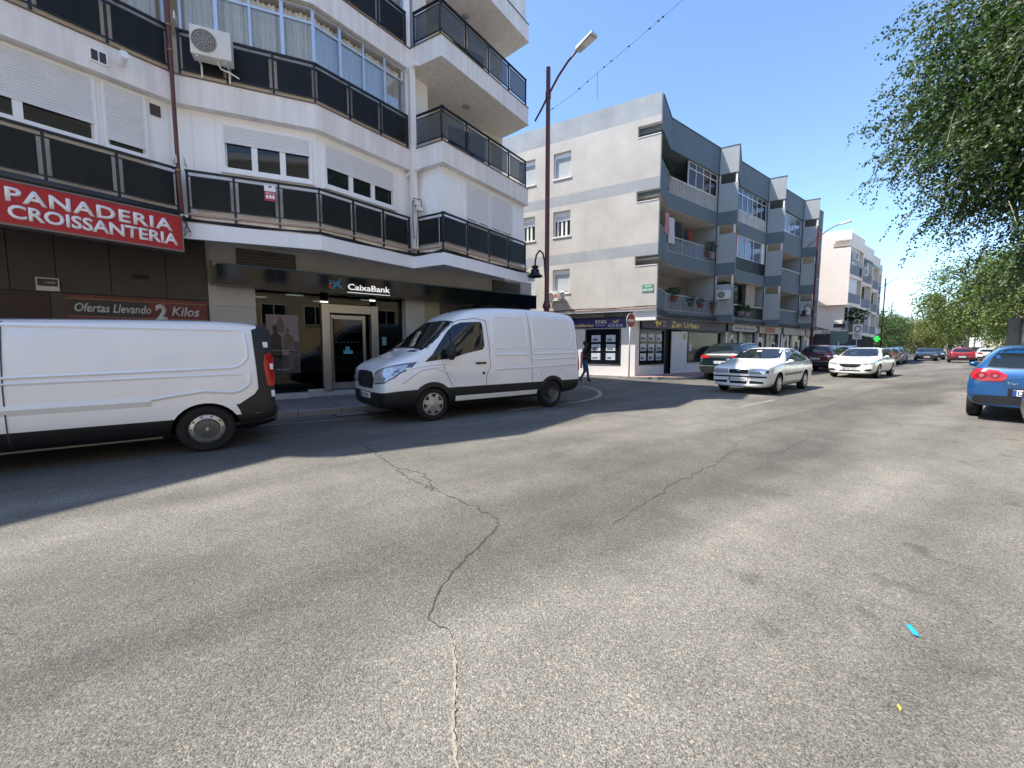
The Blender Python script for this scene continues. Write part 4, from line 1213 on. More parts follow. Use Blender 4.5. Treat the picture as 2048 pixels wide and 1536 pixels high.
def shop_window(S, s0, s1, z0, z1, cols, rows, parent, cw, ch):
    f = MB(); t = .06
    f.obox(S, s0, s1, -.1, .03, z0, z0 + t); f.obox(S, s0, s1, -.1, .03, z1 - t, z1); f.obox(S, s0, s0 + t, -.1, .028, z0 + t, z1 - t); f.obox(S, s1 - t, s1, -.1, .028, z0 + t, z1 - t)
    fo = f.build('shop_window', M_iron, parent)
    MB().obox(S, s0 + t, s1 - t, -.09, -.06, z0 + t, z1 - t).build('pane', M_spane, fo)
    for c in cols:
        for z in rows:
            MB().obox(S, c, c + cw, -.058, -.052, z, z + ch).build('listing_card', M_card, fo)
            MB().obox(S, c + .06, c + cw - random.uniform(.06, .2), -.052, -.050, z + .05, z + ch * random.uniform(.4, .6)).build('printed_photo', M_ink, fo)
    return fo
shop_window(SW, U2(2.52), U2(.72), .65, 2.43, (U2(2.22), U2(1.46)), (.88, 1.33, 1.78), grey, .47, .34)
# front along the street
F2 = (Vector((0, 12.1)), Vector((1, 0)), Vector((0, -1)))
MB().box(16.9, 17.26, 12.1, 12.5, 0, 2.98).build('shop_pier', M_wshop, grey)
MB().box(17.26, 19.45, 12.1, 12.4, 0, .63).build('shop_dado', M_wshop, grey)
MB().box(21.15, 21.7, 12.1, 12.4, 0, 2.4).build('shop_pier', M_wshop, grey)
MB().box(21.7, 25.6, 12.1, 12.4, 0, .66).build('shop_dado', M_wshop, grey)
shop_window(F2, 17.26, 19.45, .63, 2.42, (17.42, 18.1, 18.78), (.85, 1.33, 1.82), grey, .5, .36)
shop_window(F2, 21.72, 25.5, .66, 2.42, (), (), grey, .3, .3)
MB().obox(F2, 22.0, 22.25, -.057, -.052, 1.3, 1.75).build('notice', M_card, grey)
MB().box(19.45, 20.2, 12.3, 12.5, .12, 2.4).build('doorway', M_dark, grey)
dv = MB().box(20.2, 21.15, 12.12, 12.18, .12, 2.36).build('shop_door', M_wshop, grey)
MB().box(21.3, 21.5, 12.08, 12.099, 1.95, 2.25).build('wall_notice', mat('notice_yellow', (.5, .4, .1), .6), grey)
zu = thing('beauty_shop_sign', 'dark purple shop sign with gold Zen Urban lettering', 'sign', (21.5, 12.0, 2.45))
MB().box(17.28, 25.9, 11.98, 12.5, 2.45, 2.96).build('board', mat('sign_plum', (.022, .014, .05), .5), zu)
F3 = (Vector((0, 11.98)), Vector((1, 0)), Vector((0, -1)))
text('Zen Urban', F3, 19.8, 2.56, .31, 2.85, .002, .012, M_gold, 'lettering', zu, bold=.022)
text('centro de estetica y belleza', F3, 22.9, 2.58, .08, 2.6, .002, .005, mat('gold_dim', (.25, .18, .10), .5), 'lettering', zu)
for k, pl in enumerate(([(18.35, 2.82), (18.6, 2.86), (18.55, 2.5), (18.45, 2.62)], [(18.62, 2.86), (18.72, 2.74), (18.9, 2.88), (18.85, 2.6), (18.74, 2.7), (18.66, 2.55)], [(18.66, 2.5), (18.7, 2.52), (18.7, 2.48)])):
    MB().oplate(F3, pl, .002, .012).build('gold_emblem', M_gold, zu)
for z in (2.75, 2.55): MB().obox(F3, 19.0, 19.3, .002, .008, z, z + .12).build('faint_mark', MATS['gold_dim'], zu)
# the other shops
M_shopw = mat('shop_sign_pale', (.50, .49, .45), .6, var=.1)
specs = [(26.2, 30.6, 'barber_sign', 'pale barber shop sign with black script in a row of shops', M_bblk, [(26.9, 3.0, 'Golden Shop Gino', M_shopw)]),
         (30.9, 34.6, 'shop_sign', 'pale shop sign with red panel next to the barber sign', M_shopw, []),
         (35.2, 39.6, 'shop_sign', 'pale grey notice-like shop sign nearest the far lamp post', M_shopw, []),
         (39.9, 41.9, 'shop_sign', 'dark shop sign at the far end of the grey building', M_gpanel, [])]
for x0, x1, nm, lab, m, tx in specs:
    t = thing(nm, lab, 'sign', ((x0 + x1) / 2, 12, 2.5), group=None if nm != 'shop_sign' else 'row of shop signs')
    MB().box(x0, x1, 11.99, 12.5, 2.5, 2.98).build('board', m, t)
    SFx = (Vector((0, 11.99)), Vector((1, 0)), Vector((0, -1)))
    if nm == 'barber_sign':
        MB().oplate(SFx, [(26.7, 2.74), (26.95, 2.56), (30.1, 2.56), (30.4, 2.74), (30.1, 2.93), (26.95, 2.93)], .002, .01).build('cream_plaque', M_shopw, t)
        text('Barber Shop Gino', SFx, 27.1, 2.67, .16, 2.9, .011, .004, M_bblk, 'lettering', t, bold=.01, shear=.3)
    elif x0 < 31:
        MB().obox(SFx, x0 + .8, x1 - 1.1, .002, .01, 2.56, 2.9).build('red_panel', mat('sign_faded_red', (.42, .17, .15), .6), t)
    elif x0 < 36:
        for k in range(4): MB().obox(SFx, x0 + .4, x1 - .9 - k * .4, .002, .006, 2.56 + k * .1, 2.60 + k * .1).build('text_line', M_grey, t)
xs_ = [26.2, 28.3, 30.6, 30.9, 32.6, 34.6, 35.2, 37.3, 39.6, 39.9, 41.9]
for i in range(len(xs_) - 1):
    x0, x1 = xs_[i], xs_[i + 1]
    if x1 - x0 < .5: continue
    f = MB().box(x0, x0 + .12, 12.1, 12.45, 0, 2.5).box(x1 - .12, x1, 12.1, 12.45, 0, 2.5).box(x0 + .12, x1 - .12, 12.12, 12.4, .12, .45).build('shop_front', [M_wshop, M_grey, M_alu][i % 3], grey)
    MB().box(x0 + .12, x1 - .12, 12.2, 12.24, .45, 2.5).build('pane', M_spane, f)
    for k in range(3):
        a = x0 + .3 + random.random() * (x1 - x0 - 1.2)
        MB().box(a, a + random.uniform(.2, .6), 12.18, 12.195, random.uniform(.6, 1.4), random.uniform(1.5, 2.3)).build('window_poster', [M_card, M_wshop, mat('poster_green', (.1, .2, .13), .6)][k % 3], f)
# black cables drooping along the first slab
cb = MB()
for k in range(4):
    pts = [(x_, 11.78 if x_ > 19 else 10.9 + (x_ - 17) * .4, 3.12 + .05 * k - .08 * abs(math.sin((x_ - 17) * .42 + k))) for x_ in [17.0 + j * .6 for j in range(45)]]
    cb.tube(pts, .022, 5)
tag(cb.build('street_cables', M_cable), 'bundle of black cables drooping along the grey building above the shop signs', 'cables')
cb = MB()
for k in range(2):
    cb.tube([(*(K + dS * u_ + Vector((-.93, -.37)) * .06), 3.37 + .03 * k + .02 * math.sin(u_ * 2 + k)) for u_ in [i * .4 for i in range(16)]], .014, 5)
tag(cb.build('ledge_cables', M_cable), 'dark cables lying on the tiled ledge above the estate agency', 'cables')

# ================================================================== PALE BUILDING FURTHER DOWN THE STREET
M_pink = mat('pale_pink_render', (.84, .755, .67), .9, var=.05, vscale=1.2, bump=.2, streak=.015)
M_blu = mat('slate_panel', (.19, .21, .25), .7, var=.08)
pale = thing('pale_building', 'pale pinkish apartment building stepping back down the street beyond the grey one', 'building', (50, 12, 0))
KK = Vector((46.2, 10.9)); PSF, pL = frame(tuple(KK + dS * 11), tuple(KK))
P_ = lambda u: pL - u
for u0, u1, z0, z1 in ((0, 11, 11.0, 11.85), (1.25, 11, 10.35, 11.0), (0, 11, 5.35, 10.35), (2.4, 11, 3.05, 5.35)):
    MB().obox(PSF, P_(u1), P_(u0), -.25, 0, z0, z1).build('side_wall', M_pink, pale)
MB().obox(shift(PSF, -.45), P_(2.4), P_(0.1), -.25, 0, 3.05, 5.35).build('side_wall', M_pink, pale)
MB().obox(PSF, P_(6.5), P_(2.4), .0, .02, 7.0, 7.5).build('side_wall_patch', M_pink, pale)
bx = [46.3, 51.4, 57.6, 63.6, 69.0]; by = [11.1, 11.6, 12.2, 13.0]
for j in range(4):
    x0, x1, y0 = bx[j], bx[j + 1], by[j]
    F_ = (Vector((0, y0)), Vector((1, 0)), Vector((0, -1)))
    MB().box(x0 + .1, x1, y0 + 1.3, 22, 0, 11.6).build('rear_wall', M_pink, pale)
    MB().box(x1 - .2, x1, y0 - .0, y0 + 1.4, 2.9, 11.8).build('party_wall', M_pink, pale)
    MB().box(x0, x1 - .2, y0 + .003, y0 + 1.3, 10.55, 11.8).build('parapet', M_pink, pale)
    for k, z in enumerate((7.9, 5.35, 2.8)):
        MB().box(x0, x1 - .2, y0 + .01, y0 + 1.3, z, z + .3).build('slab', M_pink, pale)
        MB().box(x0, x1 - .2, y0 + .003, y0 + .1, z + .3, z + 1.15).build('balcony_panel', M_blu, pale)
        zt = 10.55 if k == 0 else (7.9 if k == 1 else 5.35)
        xa, xb = (x0 + .8, x1 - 1.2) if (j + k) % 2 else (x0 + .4, x1 - 2.0)
        f = MB().box(xa, xb, y0 + .12, y0 + .2, zt - .12, zt - .02).box(xa, xa + .12, y0 + .12, y0 + .2, z + 1.15, zt - .12).box(xb - .12, xb, y0 + .12, y0 + .2, z + 1.15, zt - .12).box((xa + xb) / 2 - .08, (xa + xb) / 2 + .08, y0 + .12, y0 + .2, z + 1.15, zt - .12).build('window', M_pvc, pale)
        MB().box(xa + .12, xb - .12, y0 + .15, y0 + .18, z + 1.15, zt - .12).build('pane', [M_pane, M_shutter, M_pane][(j + k) % 3], f)
    MB().box(x0, x1 - .2, y0 + .3, y0 + 1.3, 0, 2.8).build('shop_front', M_dark, pale)
aw2 = MB(); aw2.hexa([(52.2, 10.5, 9.3), (56.0, 10.5, 9.3), (56.0, 11.6, 10.4), (52.2, 11.6, 10.4), (52.2, 10.5, 9.33), (56.0, 10.5, 9.33), (56.0, 11.6, 10.45), (52.2, 11.6, 10.45)])
tag(aw2.build('green_awning', mat('awning_green', (.02, .12, .09), .8)), 'dark green sun awning on the top floor of the pale building', 'awning')
Fx = (Vector((0, 11.1)), Vector((1, 0)), Vector((0, -1)))
aircon(Fx, 47.0, 9.3, 1.0, .75, .3, 'air conditioner on the top balcony of the pale building', brackets=False)
aircon(Fx, 50.4, 8.3, .9, .75, .3, 'air conditioner at the step of the pale building below the green awning', brackets=False)
pot_plant(48.6, 10.9, 3.0, 1.2, 2.2, 'dark shrub and folded parasol on the lowest balcony of the pale building', MATS['pot_grey'])
# shop front of the corner bar on the side wall, with green letters
bar = thing('bar_sign', 'black shop fascia with glowing green letters at the foot of the pale building', 'sign', (43.5, 15, 2))
MB().obox(shift(PSF, .1), P_(8), P_(.3), -.1, .1, .3, 2.75).build('board', M_bblk, bar)
MB().obox(shift(PSF, .1), P_(8), P_(1.8), -.1, .7, 2.8, 3.0).build('canopy', M_wshop, bar)
M_gl = mat('green_led', (.05, .4, .05), .5, emit=(.15, 1, .2), estr=1.2)
text('FLORES', shift(PSF, .2), P_(5.6), 1.75, .55, 2.6, .01, .02, M_gl, 'lettering', bar, bold=.01)
cab = MB(); a, d, n = PSF
for u0, z0, u1, z1 in ((6.4, 5.1, 4.9, 5.15), (4.9, 5.15, 5.2, 3.1), (4.9, 5.15, 2.2, 3.4), (4.6, 5.1, 3.3, 3.2), (2.2, 3.4, 1.2, 3.15)):
    p, q = a + d * P_(u0) + n * .05, a + d * P_(u1) + n * .05
    cab.tube([(*p, z0), (*p.lerp(q, .5), (z0 + z1) / 2 - .08), (*q, z1)], .035, 5)
tag(cab.build('wall_cables', M_cable), 'dark cables looping over the lower pale side wall', 'cables')
# ================================================================== STREET FURNITURE
M_lens = mat('lamp_lens', (.7, .7, .68), .25)
M_head = mat('lamp_head_grey', (.52, .54, .55), .4, metal=.3)
def street_lamp(x, y, side, label, small=False, h=10.0, z0=.115):
    """side: +1 arm over +Y, -1 arm over -Y"""
    t = thing('street_lamp', label, 'street lamp', (x, y, z0), group='burgundy street lamps')
    MB().lathe([(.17, 0), (.17, .05), (.11, .12), (.11, .95), (.13, 1.0), (.13, 1.05), (.085, 1.1), (.085, 2.6), (.13, 2.66), (.13, 2.74), (.105, 2.8), (.075, 2.9), (.072, 6), (.066, h), (0, h)], (0, 0, 0), n=16).build('pole', M_pole, t, local=True, sharp=40)
    MB().lathe([(.085, h - .92), (.085, h - .72)], (0, 0, 0), n=16).build('collar', M_pole, t, local=True)
    pts = [(0, -side * .62, h - 1.32), (0, -side * .3, h - 1.08), (0, 0, h - .82), (0, side * .45, h - .47), (0, side * .85, h - .26), (0, side * 1.25, h - .14)]
    MB().tube(pts, [.028, .03, .032, .032, .03, .03], 10).build('arm', M_pole, t, local=True, smooth=True)
    hd = MB(); y0, y1 = side * 1.22, side * 1.85; zz = h - .15
    ys = (min(y0, y1), max(y0, y1))
    P = [(-.11, y0, zz - .05), (.11, y0, zz - .05), (.15, y1, zz + .05), (-.15, y1, zz + .05), (-.09, y0, zz + .06), (.09, y0, zz + .06), (.12, y1, zz + .13), (-.12, y1, zz + .13)]
    if side < 0: P = [P[1], P[0], P[3], P[2], P[5], P[4], P[7], P[6]]
    hd.hexa(P)
    ho = hd.build('lamp_head', M_head, t, local=True, bevel=.015)
    a, b = side * 1.48, side * 1.8
    za, zb_ = zz - .05 + .1 * (abs(a) - 1.22) / .63, zz - .05 + .1 * (abs(b) - 1.22) / .63
    q = [(-.1, a, za - .014), (.1, a, za - .014), (.11, b, zb_ - .014), (-.11, b, zb_ - .014)]
    MB().add(q, [(0, 1, 2, 3) if side < 0 else (3, 2, 1, 0)]).build('lens', M_lens, ho, local=True)
    if small:
        s2 = -side
        pts = [(0, s2 * .07, 3.6), (0, s2 * .12, 4.15), (0, s2 * .2, 4.42), (0, s2 * .36, 4.54), (0, s2 * .52, 4.42), (0, s2 * .58, 4.2), (0, s2 * .58, 4.1)]
        sm = MB().tube(pts, .028, 10).build('gooseneck', M_iron, t, local=True, smooth=True)
        MB().lathe([(.03, .38), (.1, .36), (.12, .33), (.1, .29), (.085, .27), (.12, .24), (.14, .22), (.14, .16), (.15, .13), (.17, .09), (.25, .03), (.26, 0), (.24, -.005), (.14, .06), (0, .07)], (0, s2 * .58, 3.72), n=20).build('bell_shade', M_iron, sm, local=True, sharp=35)
    return t
street_lamp(9.16, 9.97, -1, 'tall burgundy street lamp with black bell lamp, beside the bank corner', True)
street_lamp(35.6, 10.35, -1, 'burgundy street lamp in front of the far bays of the grey building', True)
street_lamp(68.1, 12.45, -1, 'burgundy street lamp next to the green pharmacy cross')
street_lamp(102.6, 17.6, -1, 'smallest, farthest burgundy street lamp on the left pavement')
street_lamp(87.6, 2.3, 1, 'burgundy street lamp rising behind the advertising panel on the right')
street_lamp(127, 8.6, 1, 'farthest burgundy street lamp among the trees on the right')

def sign_disc(x, y, z, r, face, label):
    t = thing('no_entry_sign', label, 'traffic sign', (x, y, .115))
    MB().tube([(0, 0, 0), (0, 0, z + .2)], .03, 12).build('post', mat('galvanised', (.45, .46, .47), .45, metal=.5), t, local=True, smooth=True)
    S = (Vector((0, -.035)), Vector((1, 0)), Vector((0, -1)))
    def dsc(rr, o0, o1, m, nm):
        MB().oplate(S, [(rr * math.cos(k * math.pi / 16), z + rr * math.sin(k * math.pi / 16)) for k in range(32)], o0, o1).build(nm, m, t, local=True)
    dsc(r, 0, .012, M_pvc, 'disc'); dsc(r * .94, .012, .015, mat('traffic_red', (.36, .03, .035), .45), 'red_face')
    MB().oplate(S, [(-r * .72, z - r * .17), (r * .72, z - r * .17), (r * .72, z + r * .17), (-r * .72, z + r * .17)], .015, .018).build('white_bar', mat('sign_bar', (.7, .66, .6), .5), t, local=True)
    return t
sign_disc(16.02, 11.75, 2.62, .33, None, 'round red no-entry sign with white bar at the corner shop')
# signs further down the left pavement
t = thing('parking_sign', 'white parking sign on a thin post by the parked cars', 'traffic sign', (46.3, 10.1, .115))
MB().tube([(0, 0, 0), (0, 0, 3.45)], .035, 8).build('post', MATS['galvanised'], t, local=True)
S_ = (Vector((0, 0)), Vector((.45, -.893)), Vector((-.893, -.45)))
MB().obox(S_, -.33, .33, .04, .06, 2.15, 3.45).build('plate', mat('sign_plate', (.62, .58, .56), .5), t, local=True)
MB().oplate(S_, [(.25 * math.cos(k * .4), 3.05 + .3 * math.sin(k * .4)) for k in range(16)], .06, .064).build('ring', mat('ring_dark', (.14, .12, .18), .5), t, local=True)
MB().oplate(S_, [(.15 * math.cos(k * .4), 3.05 + .19 * math.sin(k * .4)) for k in range(16)], .064, .068).build('ring_centre', MATS['sign_plate'], t, local=True)
for k in range(3): MB().obox(S_, -.22, .22 - .06 * k, .06, .063, 2.3 + k * .14, 2.37 + k * .14).build('text_line', MATS['ring_dark'], t, local=True)
t = thing('sign_back', 'greenish back of a traffic sign on a white post in front of the bar', 'traffic sign', (41.1, 10.1, .115))
MB().tube([(0, 0, 0), (0, 0, 3.2)], .05, 8).build('post', M_pvc, t, local=True)
S_ = (Vector((0, 0)), Vector((.55, -.835)), Vector((-.835, -.55)))
MB().oplate(S_, [(-.6, 1.75), (-.2, 1.65), (.0, 1.9), (.2, 1.65), (.6, 1.85), (.6, 2.75), (.0, 2.7), (-.6, 2.75)], .06, .1).build('plate', mat('sign_back_green', (.10, .15, .14), .6), t, local=True)
MB().obox(S_, -.45, .35, .06, .1, 3.0, 3.3).build('small_plate', M_bblk, t, local=True)
# pharmacy cross
ph = thing('pharmacy_cross', 'glowing green pharmacy cross at the end of the pale building', 'sign', (62.5, 11.9, 2.5))
S_ = (Vector((62.4, 11.8)), Vector((.5, -.866)), Vector((-.866, -.5)))
M_led = mat('cross_led', (.02, .5, .05), .5, emit=(.01, 1, .06), estr=.9)
MB().oplate(S_, [(-.09, 2.25), (.09, 2.25), (.09, 2.45), (.28, 2.45), (.28, 2.64), (.09, 2.64), (.09, 2.84), (-.09, 2.84), (-.09, 2.64), (-.28, 2.64), (-.28, 2.45), (-.09, 2.45)], 0, .12).build('led_face', M_led, ph)
MB().obox(S_, .28, 1.4, .02, .09, 2.50, 2.57).build('wall_arm', M_black, ph)
for k, z in enumerate((2.36, 2.54, 2.72)): disc(S_, 0, z, .045, .12, .124).build('dark_figure', mat('cross_dark', (.01, .12, .03), .5), ph)
dish = MB(); dish.lathe([(0, 0), (.2, .02), (.38, .09), (.42, .13)], (0, 0, 0), n=16)
do = tag(dish.build('satellite_dish', M_ac), 'small pale satellite dish at the edge of the pale building', 'satellite dish'); do.location = (66.5, 12.7, 3.6); do.rotation_euler = (R(70), 0, R(-40))
# advertising panel on a build-out of the near pavement
bo = MB(); bo.prism([(21.2, -2.2), (25.2, -2.2), (25.2, .9), (24.6, 1.15), (21.8, 1.15), (21.2, .9)], -.02, KH)
tag(bo.build('pavement_buildout', M_plain), kind='structure')
ad = thing('advertising_panel', 'dark grey framed street advertising panel behind the blue car', 'advertising panel', (23.2, -.1, .12))
MB().box(23.0, 23.4, -1.0, .82, .9, 2.53).build('cabinet', mat('cabinet_grey', (.13, .135, .13), .45, var=.1), ad, bevel=.03)
MB().box(23.05, 23.35, -.5, .3, .12, .9).build('foot', M_black, ad)
fr_ = MB().box(22.97, 23.0, -.95, .55, 2.38, 2.46).box(22.97, 23.0, -.95, .55, .98, 1.06).box(22.97, 23.0, .47, .55, 1.06, 2.38).box(22.97, 23.0, -.95, -.87, 1.06, 2.38)
fr_.build('frame', mat('frame_maroon', (.07, .03, .028), .4), ad)
MB().box(22.985, 23.0, -.87, .47, 1.06, 2.38).build('screen', mat('ad_screen', (.16, .24, .32), .08, var=.5, vscale=3), ad)
# overhead wire with clips
wp = [(9.12, 9.93, 8.78), (8.9, 8.7, 8.62), (8.66, 7.5, 8.57), (8.45, 6.2, 8.53), (8.29, 5, 8.55), (7.9, 1.5, 8.9), (7.5, -4, 10)]
wr = MB().tube(wp, .004, 5)
for f_, i in ((.3, 1), (.6, 1), (.15, 2), (.35, 2), (.8, 2), (.3, 3), (.5, 3), (.6, 3), (.2, 0), (.7, 4)):
    p = Vector(wp[i]).lerp(Vector(wp[i + 1]), f_); wr.tube([p - Vector((0, .02, 0)), p + Vector((0, .02, .01))], .018, 6)
p = Vector(wp[1]).lerp(Vector(wp[2]), .95); wr.tube([p, p + Vector((0, .005, -.3)), p + Vector((.01, 0, -.62))], .005, 5)
tag(wr.build('overhead_wire', M_cable), 'thin festoon wire with clips crossing the sky from the lamp post', 'wire')
# slim grey bollards by the far pavement
for i in range(2):
    b = MB().lathe([(.1, 0), (.1, .9), (.12, .95), (.12, 1.05), (.08, 1.15), (0, 1.17)], (64 + i * 9, 10.3 + bend(64 + i * 9), .115), n=12)
    tag(b.build('bollard', M_ac), ['pale bollard at the kerb near the pharmacy', 'second pale bollard beyond the pharmacy'][i], 'bollard', 'bollards on the left kerb')

# ================================================================== FAR END OF THE STREET
def block(name, label, x0, x1, y0, y1, h, m, rows, roofm=None, cat='building', group=None, win=M_pane):
    t = thing(name, label, cat, ((x0 + x1) / 2, (y0 + y1) / 2, 0), group=group)
    MB().box(x0, x1, y0, y1, 0, h).build('wall', m, t)
    MB().box(x0 - .3, x1 + .3, y0 - .3, y1 + .3, h, h + .35).build('roof', roofm or M_wshop, t)
    if rows:
        nw, nz, S, L, wz = rows
        for i in range(nw):
            for j in range(nz):
                c = (i + .5) * L / nw; z = wz + j * 2.9
                f = MB().obox(S, c - .85, c + .85, .005, .06, z - .08, z + 1.48).build('window', M_wshop, t)
                MB().obox(S, c - .78, c - .04, .06, .075, z, z + 1.4).build('pane', win if (i * 7 + j * 3) % 4 else M_shutter, f)
                MB().obox(S, c + .04, c + .78, .06, .075, z, z + 1.4).build('pane', win if (i * 5 + j) % 3 else M_shutter, f)
    return t
M_och = mat('ochre_render', (.66, .52, .32), .9, var=.07, vscale=.8, streak=.06)
M_cream2 = mat('far_cream', (.70, .64, .55), .9, var=.05)
M_tan = mat('far_tan', (.62, .50, .36), .9, var=.06)
# low shops closing the view
S_, L_ = frame((176, 40), (176, 8))
block('low_shop', 'low cream shop building closing the far end of the street', 176, 190, 8, 40, 4.2, M_cream2, (9, 1, S_, L_, 1.0))
S_, L_ = frame((158, 16), (158, 9))
kio = block('kiosk', 'small white flat-roofed kiosk under the far trees', 158, 163, 10.8, 16.5, 3.0, M_wshop, (2, 1, (Vector((158, 16.5)), Vector((0, -1)), Vector((-1, 0))), 5.7, 1.1), cat='kiosk')
t = thing('white_truck', 'white box truck parked far off under the right-hand trees', 'truck', (142, 9.6, 0))
MB().box(138, 145, 8.4, 10.8, .9, 3.9).build('cargo_box', M_pvc, t, bevel=.05)
MB().box(145.1, 147, 8.5, 10.7, .6, 2.7).build('cab', M_pvc, t, bevel=.15)
for x in (139.5, 146):
    for y in (8.5, 10.5): MB().lathe([(0, -.12), (.42, -.12), (.45, -.08), (.45, .08), (.42, .12), (0, .12)], (x, y, .45), 'y', 16).build('wheel', M_rubber, t)
S_, L_ = frame((150, 4), (150, -10))
block('ochre_house', 'ochre house half hidden by the trees on the right', 150, 162, -10, 6.2, 8.5, M_och, (5, 2, (Vector((150, 6.2)), Vector((0, -1)), Vector((-1, 0))), 16, 1.5), mat('roof_tile', (.35, .14, .09), .85, var=.2))
# the side street behind the corner, and houses on the camera side (seen in the window reflections)
S_, L_ = frame((48, -12), (-26, -12))
block('ochre_apartments', 'ochre apartment block across the street, mirrored in the bank windows', -26, 48, -22, -12, 14.5, M_och, (25, 4, S_, L_, 3.4), M_wshop)
for i in range(4):
    for j in range(3):
        x = -10 + i * 9.5 + j * 2
        tag(MB().hexa([(x, -13.1, 6.6 + j * 2.9), (x + 2.4, -13.1, 6.6 + j * 2.9), (x + 2.4, -12.05, 7.5 + j * 2.9), (x, -12.05, 7.5 + j * 2.9), (x, -13.1, 6.63 + j * 2.9), (x + 2.4, -13.1, 6.63 + j * 2.9), (x + 2.4, -12.05, 7.55 + j * 2.9), (x, -12.05, 7.55 + j * 2.9)]).build('window_awning', MATS['awning_green']), 'green awning on the %s floor of the ochre apartments opposite, %s column' % (['first', 'second', 'third'][j], ['first', 'second', 'third', 'fourth'][i]), 'awning', 'green awnings on the ochre apartments') if (i + j) % 2 == 0 else None
block('side_street_house', 'plain cream house at the end of the side street', -4, 9.0, 40, 55, 8, M_cream2, None)
# fence at the far crossing
for k in range(3):
    f = thing('far_fence', ['low white and red fence panel at the far crossing, left one', 'low white and red fence panel at the far crossing, middle one', 'low white and red fence panel at the far crossing, right one'][k], 'fence', (128, 13.5 - k * 1.9, .0), group='fence panels at the far crossing')
    y = 13.5 - k * 1.9
    for yy in (y - .8, y + .8): MB().box(127.95, 128.05, yy - .05, yy + .05, 0, 1.2).build('post', mat('fence_red', (.4, .12, .08), .6), f)
    for z in (.35, .7, 1.05): MB().box(127.97, 128.03, y - .75, y + .75, z, z + .12).build('rail', M_pvc, f)
# ================================================================== VEHICLES
# every vehicle is modelled in its own frame: x forwards, y to its left, z up, origin on the ground between the axles
def car_paint(name, c, flake=0.0, rough=.32):
    return mat(name, c, rough, metal=flake, spec=.5, coat=.9, var=.02, vscale=2)
P_white = car_paint('paint_white', (.84, .845, .85), rough=.22); P_white2 = car_paint('paint_warm_white', (.82, .81, .79), rough=.22)
P_blue = car_paint('paint_blue', (.008, .085, .25), .3); P_teal = car_paint('paint_teal', (.004, .019, .021), .2)
P_wine = car_paint('paint_wine', (.12, .012, .02), .35); P_red = car_paint('paint_red', (.26, .015, .025), .1)
P_silver = car_paint('paint_silver', (.42, .44, .46), .6); P_brown = car_paint('paint_brown', (.10, .035, .03), .3)
P_lblue = car_paint('paint_light_blue', (.28, .42, .52), .3); P_blk = car_paint('paint_black', (.012, .012, .015), .2); P_navy = car_paint('paint_navy', (.006, .006, .022), .0)
P_char = car_paint('paint_charcoal', (.03, .035, .04), .3)
M_cglass = mat('car_glass', (.010, .014, .016), .03, spec=.75)
M_trim = mat('dark_trim', (.0095, .0105, .012), .5, var=.12, vscale=5)
M_chrome = mat('chrome', (.75, .76, .78), .12, metal=1.0)
M_lampc = mat('headlamp_clear', (.62, .64, .66), .08, metal=.45, spec=.8, var=.35, vscale=14)
M_lampd = mat('headlamp_inner', (.16, .17, .18), .1, metal=.6)
M_tail = mat('tail_red', (.42, .008, .012), .12, spec=.7, var=.3, vscale=12)
M_amber = mat('amber', (.5, .2, .03), .2)
M_rim = mat('rim_silver', (.50, .51, .52), .3, metal=.8)
M_rimd = mat('rim_dark', (.10, .105, .11), .4, metal=.5)
M_plate = mat('plate_white', (.78, .78, .76), .5)
M_platee = mat('plate_euro', (.02, .06, .35), .5)
M_seam = mat('panel_gap', (.05, .05, .055), .7)
M_under = mat('underbody', (.004, .004, .0045), .9)

